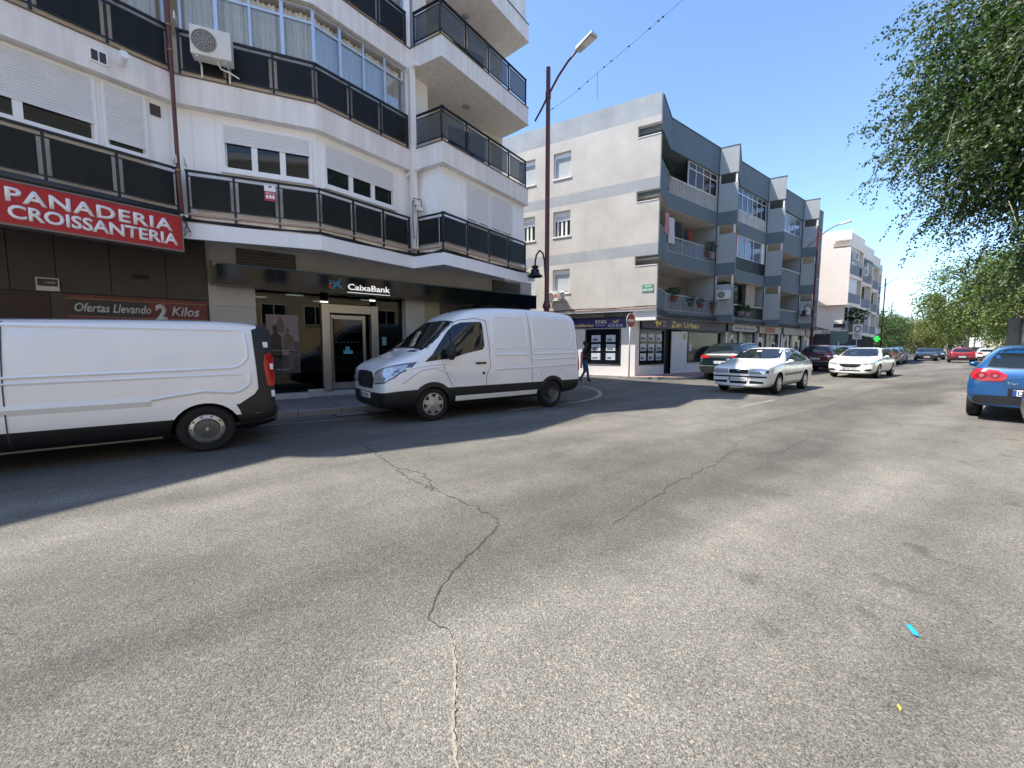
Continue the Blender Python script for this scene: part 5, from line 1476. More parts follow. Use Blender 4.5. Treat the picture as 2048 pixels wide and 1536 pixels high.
def body_mesh(st, lower, paint, crease_rings=(), crease_st=(), arches=(), arch_r=.36, width=1.0, sub=2):
    """lofted, subdivided body; rings below index `lower` get the dark trim; wheel arches cut out"""
    bm = bmesh.new(); rings = []
    for (x, zb, wl, w, zm, zbelt, wb, zr, wr, zt) in st:
        half = [(0, zb), (wl * .85, zb), (wl, zb + .10), (w, zm), (w * .992, zm + (zbelt - zm) * .62), (wb, zbelt), (wr, zr), (wr * .62, zt - .012), (0, zt)]
        L_ = [bm.verts.new((x, y, z)) for y, z in half]
        Rr = [L_[0]] + [bm.verts.new((x, -y, z)) for y, z in half[1:-1]] + [L_[-1]]
        rings.append((L_, Rr))
    for (la, ra), (lb, rb) in zip(rings, rings[1:]):
        for j in range(8):
            f = bm.faces.new((la[j], lb[j], lb[j + 1], la[j + 1])); f.material_index = 1 if j < lower else 0
            f = bm.faces.new((ra[j + 1], rb[j + 1], rb[j], ra[j])); f.material_index = 1 if j < lower else 0
    for (l, r), flip in ((rings[0], False), (rings[-1], True)):
        for j in range(8):
            vs_ = [l[j], l[j + 1]] + ([r[j + 1]] if r[j + 1] is not l[j + 1] else []) + ([r[j]] if r[j] is not l[j] else [])
            if len(vs_) < 3: continue
            f = bm.faces.new(vs_ if not flip else vs_[::-1]); f.material_index = 1 if j < lower else 0
    bmesh.ops.recalc_face_normals(bm, faces=bm.faces[:])
    cl = bm.edges.layers.float.get('crease_edge') or bm.edges.layers.float.new('crease_edge')
    idx = {}
    for si, (l, r) in enumerate(rings):
        for j in range(9):
            idx[l[j]] = (si, j); idx[r[j]] = (si, j)
    cr = dict(crease_rings); cs = dict(crease_st)
    for e in bm.edges:
        (s0, j0), (s1, j1) = idx[e.verts[0]], idx[e.verts[1]]
        if j0 == j1 and j0 in cr: e[cl] = cr[j0]
        if s0 == s1 and s0 in cs: e[cl] = max(e[cl], cs[s0])
    me = bpy.data.meshes.new('body'); bm.to_mesh(me); bm.free()
    me.materials.append(paint); me.materials.append(M_trim); me.materials.append(M_under)
    o = bpy.data.objects.new('body', me); COL.objects.link(o)
    o.modifiers.new('s', 'SUBSURF').levels = sub
    cut = None
    if arches:
        cb = MB()
        for ax in arches:
            for sy in (-1, 1):
                y0, y1 = (width - .34, width + .3) if sy > 0 else (-width - .3, -width + .34)
                n = 28; k = len(cb.v)
                P = [(ax + arch_r * math.cos(2 * math.pi * i / n), arch_r * .98 * math.sin(2 * math.pi * i / n) + .33) for i in range(n)]
                vs_ = [(p, y0, q) for p, q in P] + [(p, y1, q) for p, q in P]
                cb.add(vs_, [tuple(range(n)), tuple(range(2 * n - 1, n - 1, -1))] + [((i + 1) % n, i, n + i, n + (i + 1) % n) for i in range(n)])
        cme = cb.mesh('cut', M_under)
        b2 = bmesh.new(); b2.from_mesh(cme); bmesh.ops.recalc_face_normals(b2, faces=b2.faces[:]); b2.to_mesh(cme); b2.free()
        cut = bpy.data.objects.new('cut', cme); COL.objects.link(cut)
        bo = o.modifiers.new('b', 'BOOLEAN'); bo.object = cut; bo.operation = 'DIFFERENCE'; bo.solver = 'EXACT'
        try: bo.material_mode = 'TRANSFER'
        except Exception: pass
    bpy.context.view_layer.update()
    dg = bpy.context.evaluated_depsgraph_get()
    if cut: o.modifiers['b'].show_viewport = False
    bpy.context.view_layer.update(); dg = bpy.context.evaluated_depsgraph_get()
    plain = bpy.data.meshes.new_from_object(o.evaluated_get(dg))
    bvh = BVHTree.FromPolygons([v.co.copy() for v in plain.vertices], [tuple(p.vertices) for p in plain.polygons])
    bpy.data.meshes.remove(plain)
    if cut:
        o.modifiers['b'].show_viewport = True
        bpy.context.view_layer.update(); dg = bpy.context.evaluated_depsgraph_get()
    fin = bpy.data.meshes.new_from_object(o.evaluated_get(dg))
    fin.polygons.foreach_set('use_smooth', [True] * len(fin.polygons)); fin.set_sharp_from_angle(angle=R(42))
    fin.name = 'body'
    bpy.data.objects.remove(o); bpy.data.meshes.remove(me)
    if cut: bpy.data.objects.remove(cut)
    return fin, bvh

class Car:
    def __init__(self, name, label, loc, rotz, st, lower, paint, arches, tyre_r, width, crease_rings=(), crease_st=(), scale=1.05, group=None, cat='car', arch_pad=.05):
        self.t = thing(name, label, cat, loc, rotz, group)
        self.t.scale = (scale,) * 3
        me, self.bvh = body_mesh(st, lower, paint, crease_rings, crease_st, arches, tyre_r + arch_pad, width)
        o = bpy.data.objects.new('body', me); COL.objects.link(o); o.parent = self.t; self.body = o
        self.paint = paint; self.arches = arches; self.tr = tyre_r; self.w = width
    def hit(self, side, a, b):
        o, d = {'L': ((a, 4, b), (0, -1, 0)), 'R': ((a, -4, b), (0, 1, 0)), 'F': ((6, a, b), (-1, 0, 0)), 'B': ((-6, a, b), (1, 0, 0)), 'T': ((a, b, 6), (0, 0, -1))}[side]
        co, no, i, ds = self.bvh.ray_cast(Vector(o), Vector(d))
        if co is None:
            co, no, i, ds = self.bvh.find_nearest(Vector(o) + Vector(d) * 3.6)
        if no.dot(Vector(d)) > 0: no = -no
        return co, no
    def panel(self, name, side, poly, m, off=.004, res=.07, parent=None, mirror=False, label=None):
        """piece fitted onto the body: outline given in the side's plane, with a thin edge"""
        res_o = []
        sides = [(side, poly)]
        if mirror:
            if side == 'L': sides.append(('R', poly))
            elif side in 'FB': sides.append((side, [(-a, b) for a, b in poly][::-1]))
            elif side == 'T': sides.append((side, [(a, -b) for a, b in poly][::-1]))
        for sd_, pl in sides:
            pts = []
            for i, p in enumerate(pl):
                q = pl[(i + 1) % len(pl)]; n = max(1, int(math.dist(p, q) / res + .5))
                pts += [(p[0] + (q[0] - p[0]) * k / n, p[1] + (q[1] - p[1]) * k / n) for k in range(n)]
            nb = len(pts)
            xs = [p[0] for p in pl]; ys = [p[1] for p in pl]
            def inside(x, y):
                c = False
                for i in range(nb):
                    x1, y1 = pts[i]; x2, y2 = pts[i - 1]
                    if (y1 > y) != (y2 > y) and x < (x2 - x1) * (y - y1) / (y2 - y1) + x1: c = not c
                return c
            gx = min(xs) + res / 2
            allp = [Vector(p) for p in pts]
            while gx < max(xs):
                gy = min(ys) + res / 2
                while gy < max(ys):
                    if inside(gx, gy) and min((Vector((gx, gy)) - Vector(p)).length for p in pts) > res * .4: allp.append(Vector((gx, gy)))
                    gy += res
                gx += res
            r = delaunay_2d_cdt(allp, [(i, (i + 1) % nb) for i in range(nb)], [], 1, 1e-6)
            v2, fs, orig = r[0], r[2], r[3]
            vs_ = []; low = []
            for p in v2:
                co, no = self.hit(sd_, p.x, p.y); vs_.append(co + no * off); low.append(co - no * .004)
            b = MB(); b.add(vs_, fs)
            cnt = {}
            for f in fs:
                for i in range(len(f)):
                    e = (f[i], f[(i + 1) % len(f)]); cnt[tuple(sorted(e))] = cnt.get(tuple(sorted(e)), 0) + 1
            k = len(vs_); b.v += [tuple(p) for p in low]
            for f in fs:
                for i in range(len(f)):
                    e = (f[i], f[(i + 1) % len(f)])
                    if cnt[tuple(sorted(e))] == 1: b.f.append((e[1], e[0], e[0] + k, e[1] + k)); b.m.append(0)
            me = b.mesh(name, m, True)
            b3 = bmesh.new(); b3.from_mesh(me); bmesh.ops.recalc_face_normals(b3, faces=b3.faces[:])
            b3.faces.ensure_lookup_table()
            b3.to_mesh(me); b3.free()
            # make sure the outside faces outwards
            co, no = self.hit(sd_, sum(p[0] for p in pl) / len(pl), sum(p[1] for p in pl) / len(pl))
            s_ = sum((p.normal.dot(no) for p in list(me.polygons)[:len(fs)]))
            if s_ < 0: me.flip_normals()
            me.set_sharp_from_angle(angle=R(50))
            o = bpy.data.objects.new(name, me); COL.objects.link(o); o.parent = parent or self.t
            if label: o['label'] = label
            res_o.append(o)
        return res_o
    def strip(self, name, side, pts, w, m, off=.003, mirror=True, closed=False, parent=None, ridge=0.0):
        """narrow band following a line on the body (gaps, mouldings, pressed lines)"""
        for sd_ in ([side] if not mirror else [side, {'L': 'R'}.get(side, side)]):
            q = []
            P = pts + ([pts[0]] if closed else [])
            for i in range(len(P) - 1):
                n = max(1, int(math.dist(P[i], P[i + 1]) / .06))
                q += [(P[i][0] + (P[i + 1][0] - P[i][0]) * k / n, P[i][1] + (P[i + 1][1] - P[i][1]) * k / n) for k in range(n)]
            q.append(P[-1])
            if mirror and side in 'FB' and sd_ == side: pass
            b = MB(); vs_ = []
            for i, p in enumerate(q):
                a, c = Vector(q[max(i - 1, 0)]), Vector(q[min(i + 1, len(q) - 1)]); d = (c - a).normalized(); nn = Vector((-d.y, d.x)) * w / 2
                for s_, oo in (((1, off), (-1, off)) if not ridge else ((1, .001), (0, ridge), (-1, .001))):
                    co, no = self.hit(sd_, p[0] + nn.x * s_, p[1] + nn.y * s_); vs_.append(co + no * oo)
            k_ = 3 if ridge else 2
            b.add(vs_, [(k_ * i + e, k_ * i + e + 1, k_ * i + k_ + e + 1, k_ * i + k_ + e) for i in range(len(q) - 1) for e in range(k_ - 1)])
            o = b.build(name, m, parent or self.t, smooth=not ridge, local=True)
            if not mirror or side not in 'L': break
    def wheels(self, kind='alloy', rear_kind=None, tw=.2):
        for ai, ax in enumerate(self.arches):
            for sy in (1, -1):
                kd = kind if ai == 0 or rear_kind is None else rear_kind
                y = sy * (self.w - tw / 2 - .015); r = self.tr; rr = r * .66
                prof = [(rr, -tw / 2 + .02), (rr + .015, -tw / 2), (r - .03, -tw / 2), (r - .006, -tw / 2 + .03), (r, -tw / 4), (r, tw / 4), (r - .006, tw / 2 - .03), (r - .03, tw / 2), (rr + .015, tw / 2), (rr, tw / 2 - .02)]
                b = MB(); b.lathe(prof, (0, 0, 0), 'y', 36)
                wo_ = b.build('wheel', M_rubber, self.t, local=True, sharp=35); wo_.location = (ax, y, r)
                d = MB(); o = sy * (tw / 2 - .035)
                mats_ = [M_rimd, M_rim]
                # dish
                d.lathe([(rr, o + sy * .03), (rr * .95, o + sy * .03), (rr * .9, o - sy * .01), (0, o - sy * .012)], (0, 0, 0), 'y', 36, mi=1 if kd != 'steel_plain' else 0)
                if kd == 'alloy' or kd == 'hubcap':
                    n = 7 if kd == 'hubcap' else 5
                    d = MB(); d.lathe([(rr, o + sy * .032), (rr * .93, o + sy * .032)], (0, 0, 0), 'y', 36, mi=1); d.lathe([(rr * .93, o + sy * .032), (rr * .9, o - sy * .015), (0, o - sy * .02)], (0, 0, 0), 'y', 36, mi=0)
                    for k in range(n):
                        th = 2 * math.pi * k / n + .3; c, s_ = math.cos(th), math.sin(th); w0, w1 = rr * (.30 if kd == 'hubcap' else .2), rr * (.13 if kd == 'hubcap' else .14)
                        P = []
                        for rad, ww in ((rr * .18, w0), (rr * .62, (w0 + w1) * .5), (rr * .95, w1)):
                            for q_ in (ww, -ww): P.append((rad * c - q_ * s_, o + sy * (.034 if rad > rr * .5 else .045), rad * s_ + q_ * c))
                        d.add(P, [(0, 1, 3, 2), (2, 3, 5, 4)], 1)
                    d.lathe([(rr * .3, o + sy * .04), (rr * .26, o + sy * .052), (0, o + sy * .055)], (0, 0, 0), 'y', 20, mi=1)
                elif kd == 'steel':
                    d = MB(); d.lathe([(rr, o + sy * .02), (rr * .96, o + sy * .03), (rr * .93, o)], (0, 0, 0), 'y', 36, mi=0)
                    d.lathe([(rr * .93, o), (rr * .9, o + sy * .012), (rr * .68, o + sy * .03), (rr * .64, o + sy * .022)], (0, 0, 0), 'y', 36, mi=1)
                    for k in range(10):
                        th = 2 * math.pi * k / 10; c, s_ = math.cos(th) * rr * .8, math.sin(th) * rr * .8
                        d.lathe([(rr * .07, o + sy * .024), (0, o + sy * .026)], (c, 0, s_), 'y', 8, mi=0)
                    d.lathe([(rr * .64, o + sy * .022), (rr * .6, o + sy * .035), (rr * .3, o + sy * .04), (rr * .28, o + sy * .05), (0, o + sy * .052)], (0, 0, 0), 'y', 30, mi=0)
                    e = rr * .09
                    d.add([(0, o + sy * .056, e * 1.4), (e, o + sy * .056, 0), (0, o + sy * .056, -e * 1.4), (-e, o + sy * .056, 0)], [(0, 1, 2, 3)], 1)
                elif kd == 'steel_plain':
                    d = MB(); d.lathe([(rr, o + sy * .03), (rr * .9, o + sy * .0), (rr * .7, o - sy * .04), (rr * .5, o - sy * .05), (rr * .45, o + sy * .03), (0, o + sy * .03)], (0, 0, 0), 'y', 30, mi=0)
                ri = d.build('rim', mats_, wo_, local=True, sharp=40)
    def arch_trim(self, m, r=None, w=.045, proud=.012):
        r = r or self.tr + .06
        for ax in self.arches:
            pts = []
            for k in range(0, 25):
                th = math.pi * (-.12 + 1.24 * k / 24); pts.append((ax + r * math.cos(th), .33 + r * .98 * math.sin(th)))
            for sd_ in 'LR':
                b = MB(); vs_ = []
                for p in pts:
                    d = Vector((p[0] - ax, p[1] - .33)).normalized()
                    for e in (-w * .35, w):
                        co, no = self.hit(sd_, p[0] + d.x * e, max(.18, p[1] + d.y * e)); vs_.append(co + no * (proud if e < 0 else proud * .55))
                b.add(vs_, [(2 * i, 2 * i + 1, 2 * i + 3, 2 * i + 2) for i in range(len(pts) - 1)])
                b.build('arch_trim', m, self.t, smooth=True, local=True)
    def mirror(self, x, z, y, m, sx=.10, h=.16, ln=.2):
        for sy in (1, -1):
            b = MB(); n = 10
            for i in range(5):
                u = i / 4; f = (.55, .95, 1.0, .9, .5)[i]
                for k in range(n):
                    th = 2 * math.pi * k / n
                    b.v.append((x + sx * f * math.cos(th) - .03 * u, sy * (y + u * ln), z + h / 2 * f * math.sin(th)))
            for i in range(4):
                for k in range(n):
                    q = (i * n + k, i * n + (k + 1) % n, (i + 1) * n + (k + 1) % n, (i + 1) * n + k); b.f.append(q if sy < 0 else q[::-1]); b.m.append(0)
            b.f.append(tuple(range(n))); b.m.append(0); b.f.append(tuple(4 * n + k for k in range(n - 1, -1, -1))); b.m.append(0)
            b.tube([(x + .05, sy * (y - .12), z - .05), (x, sy * (y + .04), z - .03)], .03, 8)
            b.build('mirror', m, self.t, smooth=True, local=True)
    def plate(self, side, z, txt, h=.11, w=.52, y=0.0, tilt=0):
        sg_ = 1 if side == 'F' else -1
        co, no = self.hit(side, y, z)
        x = co.x + sg_ * .02
        S = (Vector((x, y)), Vector((0, sg_)), Vector((sg_, 0)))
        b = MB().obox(S, -w / 2, w / 2, -.03, .004, z - h / 2, z + h / 2)
        po_ = b.build('number_plate', M_plate, self.t, local=True)
        MB().obox(S, -w / 2, -w / 2 + .045, .004, .006, z - h / 2 + .003, z + h / 2 - .003).build('euro_band', M_platee, po_, local=True)
        if txt:
            o = text(txt, S, -w / 2 + .06, z - h * .33, h * .66, w - .09, .0045, .001, M_bblk, 'plate_lettering', None, bold=.01)
            o.parent = po_
        return po_

def clone(car, label, loc, rotz, paint, group=None, scale=None, name=None):
    c = copy_tree(car.t); c.location = loc; c.rotation_euler = (0, 0, rotz)
    if name: c.name = name
    c['label'] = label
    if group: c['group'] = group
    if scale: c.scale = (scale,) * 3
    for ch in c.children:
        for i, sl in enumerate(ch.material_slots):
            if sl.material == car.paint:
                sl.link = 'OBJECT'; sl.material = paint
    return c
GP = 'cars on the street'

# ------------------------------------------------------------------ white high-roof van (front towards -X)
ST = [(2.67, .34, .74, .78, .60, .92, .72, .98, .64, 1.00), (2.60, .27, .88, .92, .62, 1.00, .84, 1.10, .74, 1.13), (2.35, .25, .97, 1.0, .65, 1.10, .92, 1.22, .80, 1.26),
      (1.95, .25, 1.0, 1.025, .66, 1.19, .965, 1.33, .86, 1.38), (1.72, .25, 1.0, 1.03, .66, 1.26, .975, 1.47, .87, 1.52), (1.05, .25, 1.0, 1.03, .66, 1.36, .985, 2.02, .79, 2.08),
      (.72, .25, 1.0, 1.03, .66, 1.40, .985, 2.24, .80, 2.31), (.2, .25, 1.0, 1.03, .66, 1.42, .99, 2.36, .83, 2.43), (-1.0, .25, 1.0, 1.03, .66, 1.42, .99, 2.39, .84, 2.46),
      (-2.25, .28, 1.0, 1.03, .66, 1.42, .985, 2.37, .83, 2.44), (-2.60, .34, .98, 1.01, .66, 1.42, .965, 2.31, .81, 2.38), (-2.70, .42, .93, .97, .66, 1.42, .92, 2.2, .77, 2.28)]
tv = Car('delivery_van', 'white high-roof delivery van parked in front of the bank, nose to the left', (5.37, 8.41, 0), math.pi, ST, 3, P_white, (1.65, -1.65), .345, 1.03, ((3, .9), (6, .25)), ((9, .0), (10, .5), (11, .3)), cat='van', scale=1.035)
tv.t.scale = (.985, 1.0, .99)
tv.wheels('hubcap', 'steel_plain', .22); tv.arch_trim(M_trim, w=.07)
ws_ = [(-.84, 1.47), (-.80, 1.62), (-.70, 2.02), (-.4, 2.06), (.4, 2.06), (.70, 2.02), (.80, 1.62), (.84, 1.47), (.4, 1.50), (-.4, 1.50)]
tv.panel('windscreen_seal', 'F', [(a * 1.03, b + (.02 if b > 1.8 else -.025)) for a, b in ws_], M_black, .003)
tv.panel('windscreen', 'F', ws_, M_cglass, .008)
sw_ = [(1.80, 1.20), (1.62, 1.34), (1.22, 1.80), (1.05, 1.95), (.86, 2.02), (.40, 2.05), (.36, 2.0), (.36, 1.52), (.42, 1.44), (.85, 1.36), (1.2, 1.26)]
for o in tv.panel('side_window', 'L', sw_, M_cglass, .006, mirror=True): pass
tv.strip('window_bar', 'L', [(1.18, 1.27), (1.15, 1.86)], .035, M_black, .009)
tv.panel('grille', 'F', [(-.40, .68), (.40, .68), (.46, .86), (.40, 1.00), (.2, 1.02), (-.2, 1.02), (-.40, 1.00), (-.46, .86)], M_black, .012)
for k in range(6):
    z = .72 + k * .052; hw = .40 - abs(k - 3) * .012
    tv.strip('grille_bar', 'F', [(-hw, z), (hw, z)], .014, M_rimd, .022, mirror=False)
tv.panel('badge', 'F', [(.075 * math.cos(k * .45), .86 + .035 * math.sin(k * .45)) for k in range(14)], M_chrome, .03, .05)
tv.panel('headlight', 'F', [(.49, .76), (.47, .90), (.56, 1.0), (.80, 1.12), (.945, 1.20), (.97, 1.08), (.95, .90), (.88, .80)], M_lampd, .006, .06, mirror=True)
tv.panel('headlight_lens', 'F', [(.51, .78), (.50, .89), (.57, .97), (.80, 1.08), (.93, 1.15), (.955, 1.05), (.935, .91), (.87, .82)], M_lampc, .010, .06, mirror=True)
tv.panel('fog_recess', 'F', [(.60, .42), (.62, .54), (.80, .56), (.86, .46)], M_black, .006, .07, mirror=True)
tv.panel('lower_intake', 'F', [(-.5, .34), (.5, .34), (.52, .42), (-.52, .42)], M_dark, .004, .08)
tv.plate('F', .53, 'EJ 7142')
tv.panel('hood_vent', 'T', [(1.93, .42), (1.88, .70), (1.82, .70), (1.86, .42)], M_black, .004, .08, mirror=True)
tv.panel('wiper_cowl', 'T', [(1.80, -.8), (1.80, .8), (1.74, .82), (1.74, -.82)], M_black, .004, .1)
for pts in ([(1.42, 1.20), (1.36, 1.0), (1.25, .78), (1.2, .68)], [(.26, 2.08), (.24, 1.5), (.24, 1.05), (.34, .9), (.36, .7), (.36, .3)], [(-.98, 2.36), (-.98, .3)], [(2.5, .98), (2.2, 1.02)], [(.26, 2.08), (.5, 2.12), (.9, 2.07), (1.2, 1.9)]):
    tv.strip('panel_gap', 'L', pts, .011, M_seam, .003)
def rrect(x0, x1, z0, z1, c=.08): return [(x0 + c, z0), (x1 - c, z0), (x1, z0 + c), (x1, z1 - c), (x1 - c, z1), (x0 + c, z1), (x0, z1 - c), (x0, z0 + c)]

for pts_ in ([(.1, 1.33), (-.9, 1.33)], [(-1.06, 1.34), (-2.5, 1.36)], [(-1.06, 1.20), (-2.5, 1.24)], [(.1, 1.0), (-.9, 1.02), (-2.5, 1.06)]): tv.strip('body_crease', 'L', pts_, .07, P_white, ridge=.018)
tv.strip('pressed_line', 'L', rrect(-.88, .12, 1.48, 2.18), .035, P_white, ridge=.012, closed=True)
tv.strip('pressed_line', 'L', [(-1.08, 1.48), (-1.08, 2.18), (-2.34, 2.18), (-2.42, 2.1), (-2.44, 1.75), (-2.28, 1.52), (-2.18, 1.48)], .035, P_white, ridge=.012, closed=True)
tv.strip('arch_crease', 'L', [(-1.15, .74), (-1.22, .9), (-1.4, 1.02), (-1.65, 1.05), (-1.9, 1.02), (-2.08, .9), (-2.15, .74)], .05, P_white, ridge=.014)
tv.strip('arch_crease', 'L', [(2.3, .8), (2.1, .92), (1.9, 1.05), (1.6, 1.08), (1.3, .98), (1.1, .8)], .06, P_white, ridge=.014)
tv.strip('hood_line', 'L', [(2.2, 1.06), (1.7, 1.13), (1.3, 1.16)], .05, P_white, ridge=.012)
tv.panel('sill_stripe', 'L', [(1.12, .375), (-1.16, .375), (-1.16, .475), (1.12, .475)][::-1], P_white, .016, .12, mirror=True)
tv.panel('door_handle', 'L', [(.36, 1.13), (.62, 1.13), (.62, 1.17), (.36, 1.17)], M_black, .03, .1, mirror=True)
tv.panel('fuel_cap', 'L', [(.42 + .035 * math.cos(k * .7), .93 + .035 * math.sin(k * .7)) for k in range(9)], M_black, .004, .06)
tv.panel('tail_light', 'L', [(-2.64, .9), (-2.68, 1.75), (-2.63, 1.75), (-2.59, .9)], M_tail, .012, .1, mirror=True)
tv.panel('rear_window', 'B', [(-.75, 1.5), (-.08, 1.5), (-.08, 2.05), (-.72, 2.05)], M_cglass, .006, .12, mirror=True)
tv.mirror(1.30, 1.40, 1.05, M_black, .09, .36, .18)
MB().tube([(.85, .3, 2.25), (.72, .3, 2.42)], .008, 6).build('antenna', M_black, tv.t, local=True)

# ------------------------------------------------------------------ long white van at the left edge (front towards -X, rear seen)
ST = [(2.62, .34, .70, .75, .50, .82, .68, .88, .6, .90), (2.53, .26, .86, .9, .50, .92, .8, 1.0, .7, 1.03), (2.2, .25, .92, .96, .50, 1.02, .88, 1.14, .76, 1.18), (1.75, .22, .93, .975, .50, 1.1, .92, 1.28, .8, 1.33),
      (1.45, .22, .93, .975, .50, 1.16, .93, 1.45, .8, 1.5), (.9, .22, .93, .975, .50, 1.18, .93, 1.75, .74, 1.80), (.5, .22, .93, .975, .50, 1.2, .93, 1.80, .76, 1.86), (-.5, .22, .93, .975, .50, 1.2, .93, 1.83, .78, 1.895),
      (-1.9, .22, .93, .975, .50, 1.2, .93, 1.875, .78, 1.94), (-2.36, .28, .93, .965, .50, 1.2, .92, 1.84, .77, 1.91), (-2.54, .32, .90, .93, .50, 1.2, .88, 1.80, .74, 1.87), (-2.59, .36, .86, .9, .50, 1.2, .84, 1.74, .70, 1.81)]
tf = Car('panel_van', 'long white panel van with black rear corner, parked in front of the bakery', (-1.70, 8.10, 0), math.pi, ST, 3, P_white, (1.75, -1.75), .335, .975, ((3, .9), (6, .45)), ((9, .3), (10, .6), (11, .5)), scale=1.03, cat='van')
tf.t.scale = (1.03, 1.03, .975)
for p_ in tf.body.data.polygons:
    if p_.center.x < -2.40 and p_.material_index == 0: p_.material_index = 1
tf.wheels('steel', None, .215)
tf.panel('rear_corner_panel', 'L', [(-2.33, 1.86), (-2.36, 1.2), (-2.37, .88), (-2.32, .80), (-2.18, .70), (-2.10, .64), (-2.13, .58), (-2.18, .40), (-2.5, .40), (-2.54, 1.2), (-2.5, 1.78), (-2.44, 1.86)], M_trim, .006, .09, mirror=True)
tf.panel('tail_light', 'L', [(-2.48, .92), (-2.45, 1.25), (-2.48, 1.40), (-2.545, 1.42), (-2.575, 1.25), (-2.57, .90)], M_tail, .016, .06, mirror=True)
tf.panel('tail_light', 'B', [(.72, .92), (.80, .92), (.83, 1.2), (.80, 1.4), (.74, 1.38)], M_tail, .014, .06, mirror=True)
tf.panel('reflector', 'L', [(-2.535, 1.16), (-2.565, 1.16), (-2.565, 1.25), (-2.53, 1.25)], M_pvc, .022, .05, mirror=True)
tf.panel('hinge', 'L', [(-2.47, 1.50), (-2.52, 1.50), (-2.52, 1.58), (-2.46, 1.58)], M_pvc, .03, .06, mirror=True)
tf.panel('hinge', 'L', [(-2.535, .74), (-2.57, .74), (-2.57, .84), (-2.53, .84)], M_pvc, .02, .06, mirror=True)
tf.strip('panel_gap', 'L', [(.02, 1.86), (.0, .3)], .012, M_seam, .008)
tf.strip('panel_gap', 'L', [(-2.1, .66), (-2.35, .56), (-2.66, .52)], .02, M_black, .012)
tf.strip('pressed_line', 'L', [(.6, 1.76), (-2.15, 1.76), (-2.23, 1.72), (-2.26, 1.5), (-2.26, 1.35), (-2.18, 1.24), (-2.08, 1.20), (-1.0, 1.17), (.5, 1.13), (.7, 1.2), (.85, 1.4)], .05, P_white, ridge=.016)
tf.strip('body_crease', 'L', [(.8, 1.06), (-2.2, 1.11)], .05, P_white, ridge=.012)
tf.strip('body_crease', 'L', [(1.2, .76), (-1.2, .78)], .14, P_white, ridge=.022)
tf.strip('body_crease', 'L', [(-1.2, .80), (-1.45, .84), (-1.75, .88), (-2.05, .84), (-2.15, .86), (-2.26, .95), (-2.28, 1.1)], .06, P_white, ridge=.014)
tf.strip('running_board', 'L', [(1.3, .285), (-1.28, .285)], .025, M_ac, .03)
tf.strip('running_board', 'L', [(1.3, .245), (-1.28, .245)], .018, M_ac, .03)
tf.panel('side_window', 'L', [(1.5, 1.22), (1.0, 1.66), (.3, 1.70), (.3, 1.22)], M_cglass, .006, .1, mirror=True)
tf.panel('windscreen', 'F', [(-.76, 1.4), (.76, 1.4), (.66, 1.76), (-.66, 1.76)], M_cglass, .006, .12)
tf.panel('rear_window', 'B', [(-.7, 1.25), (-.06, 1.25), (-.06, 1.7), (-.66, 1.7)], M_cglass, .006, .12, mirror=True)
tf.panel('headlight', 'F', [(.5, .78), (.52, .92), (.84, 1.0), (.86, .85)], M_lampc, .006, .08, mirror=True)
tf.panel('rear_bumper', 'B', [(-.88, .3), (.88, .3), (.88, .55), (-.88, .55)], M_black, .05, .14)
tf.mirror(1.12, 1.22, .98, M_black, .08, .28, .18)

# ------------------------------------------------------------------ white liftback saloon (oncoming)
def saloon_st(h=1.43, w=.865, L1=2.12, L2=-2.35, hood=.0):
    return [(L1, .25, w * .74, w * .80, .50, .70, w * .78, .745, w * .72, .755), (L1 - .05, .21, w * .87, w * .92, .50, .765, w * .88, .815, w * .80, .83), (L1 - .28, .18, w * .94, w * .975, .52, .83, w * .94, .89, w * .85, .91),
            (1.35, .18, w * .95, w, .54, .89, w * .955, .955, w * .87, .98), (.98, .18, w * .95, w, .55, .93, w * .96, 1.005, w * .88, 1.03), (.84, .18, w * .95, w, .56, .945, w * .96, 1.06, w * .87, 1.09),
            (.16, .18, w * .95, w, .56, .94, w * .95, h - .07, w * .74, h - .035), (-.28, .18, w * .95, w, .56, .945, w * .95, h - .03, w * .735, h + .01), (-.85, .18, w * .95, w, .56, .955, w * .95, h - .04, w * .73, h),
            (-1.32, .18, w * .95, w, .56, .97, w * .94, h - .10, w * .72, h - .06), (-1.78, .22, w * .94, w * .985, .56, .98, w * .92, 1.17, w * .74, 1.205), (-2.12, .25, w * .92, w * .955, .56, .96, w * .88, 1.01, w * .77, 1.03), (L2 + .06, .28, w * .86, w * .9, .56, .86, w * .84, .93, w * .74, .95), (L2, .32, w * .78, w * .82, .56, .8, w * .76, .86, w * .68, .87)]
oc = Car('saloon_car', 'white older saloon car driving towards the camera beside the van', (16.0, 6.0, 0), math.pi + R(2), saloon_st(), 0, P_white2, (1.256, -1.256), .305, .865, ((5, .35),), ((0, .2),), group=GP)
oc.wheels('hubcap', None, .19)
def wind(car, side, poly, seal=.018, off=.006):
    cx = sum(p[0] for p in poly) / len(poly); cz = sum(p[1] for p in poly) / len(poly)
    big = [(cx + (x - cx) * (1 + seal / max(.25, abs(x - cx))), cz + (z - cz) * (1 + seal / max(.12, abs(z - cz)))) for x, z in poly]
    car.panel('window_seal', side, big, M_black, .003, .1, mirror=side in 'L')
    car.panel({'F': 'windscreen', 'B': 'rear_window', 'L': 'side_window'}[side], side, poly, M_cglass, off, .1, mirror=side in 'L')
wind(oc, 'F', [(-.66, 1.09), (-.4, 1.075), (.4, 1.075), (.66, 1.09), (.60, 1.26), (.54, 1.335), (.3, 1.35), (-.3, 1.35), (-.54, 1.335), (-.60, 1.26)])
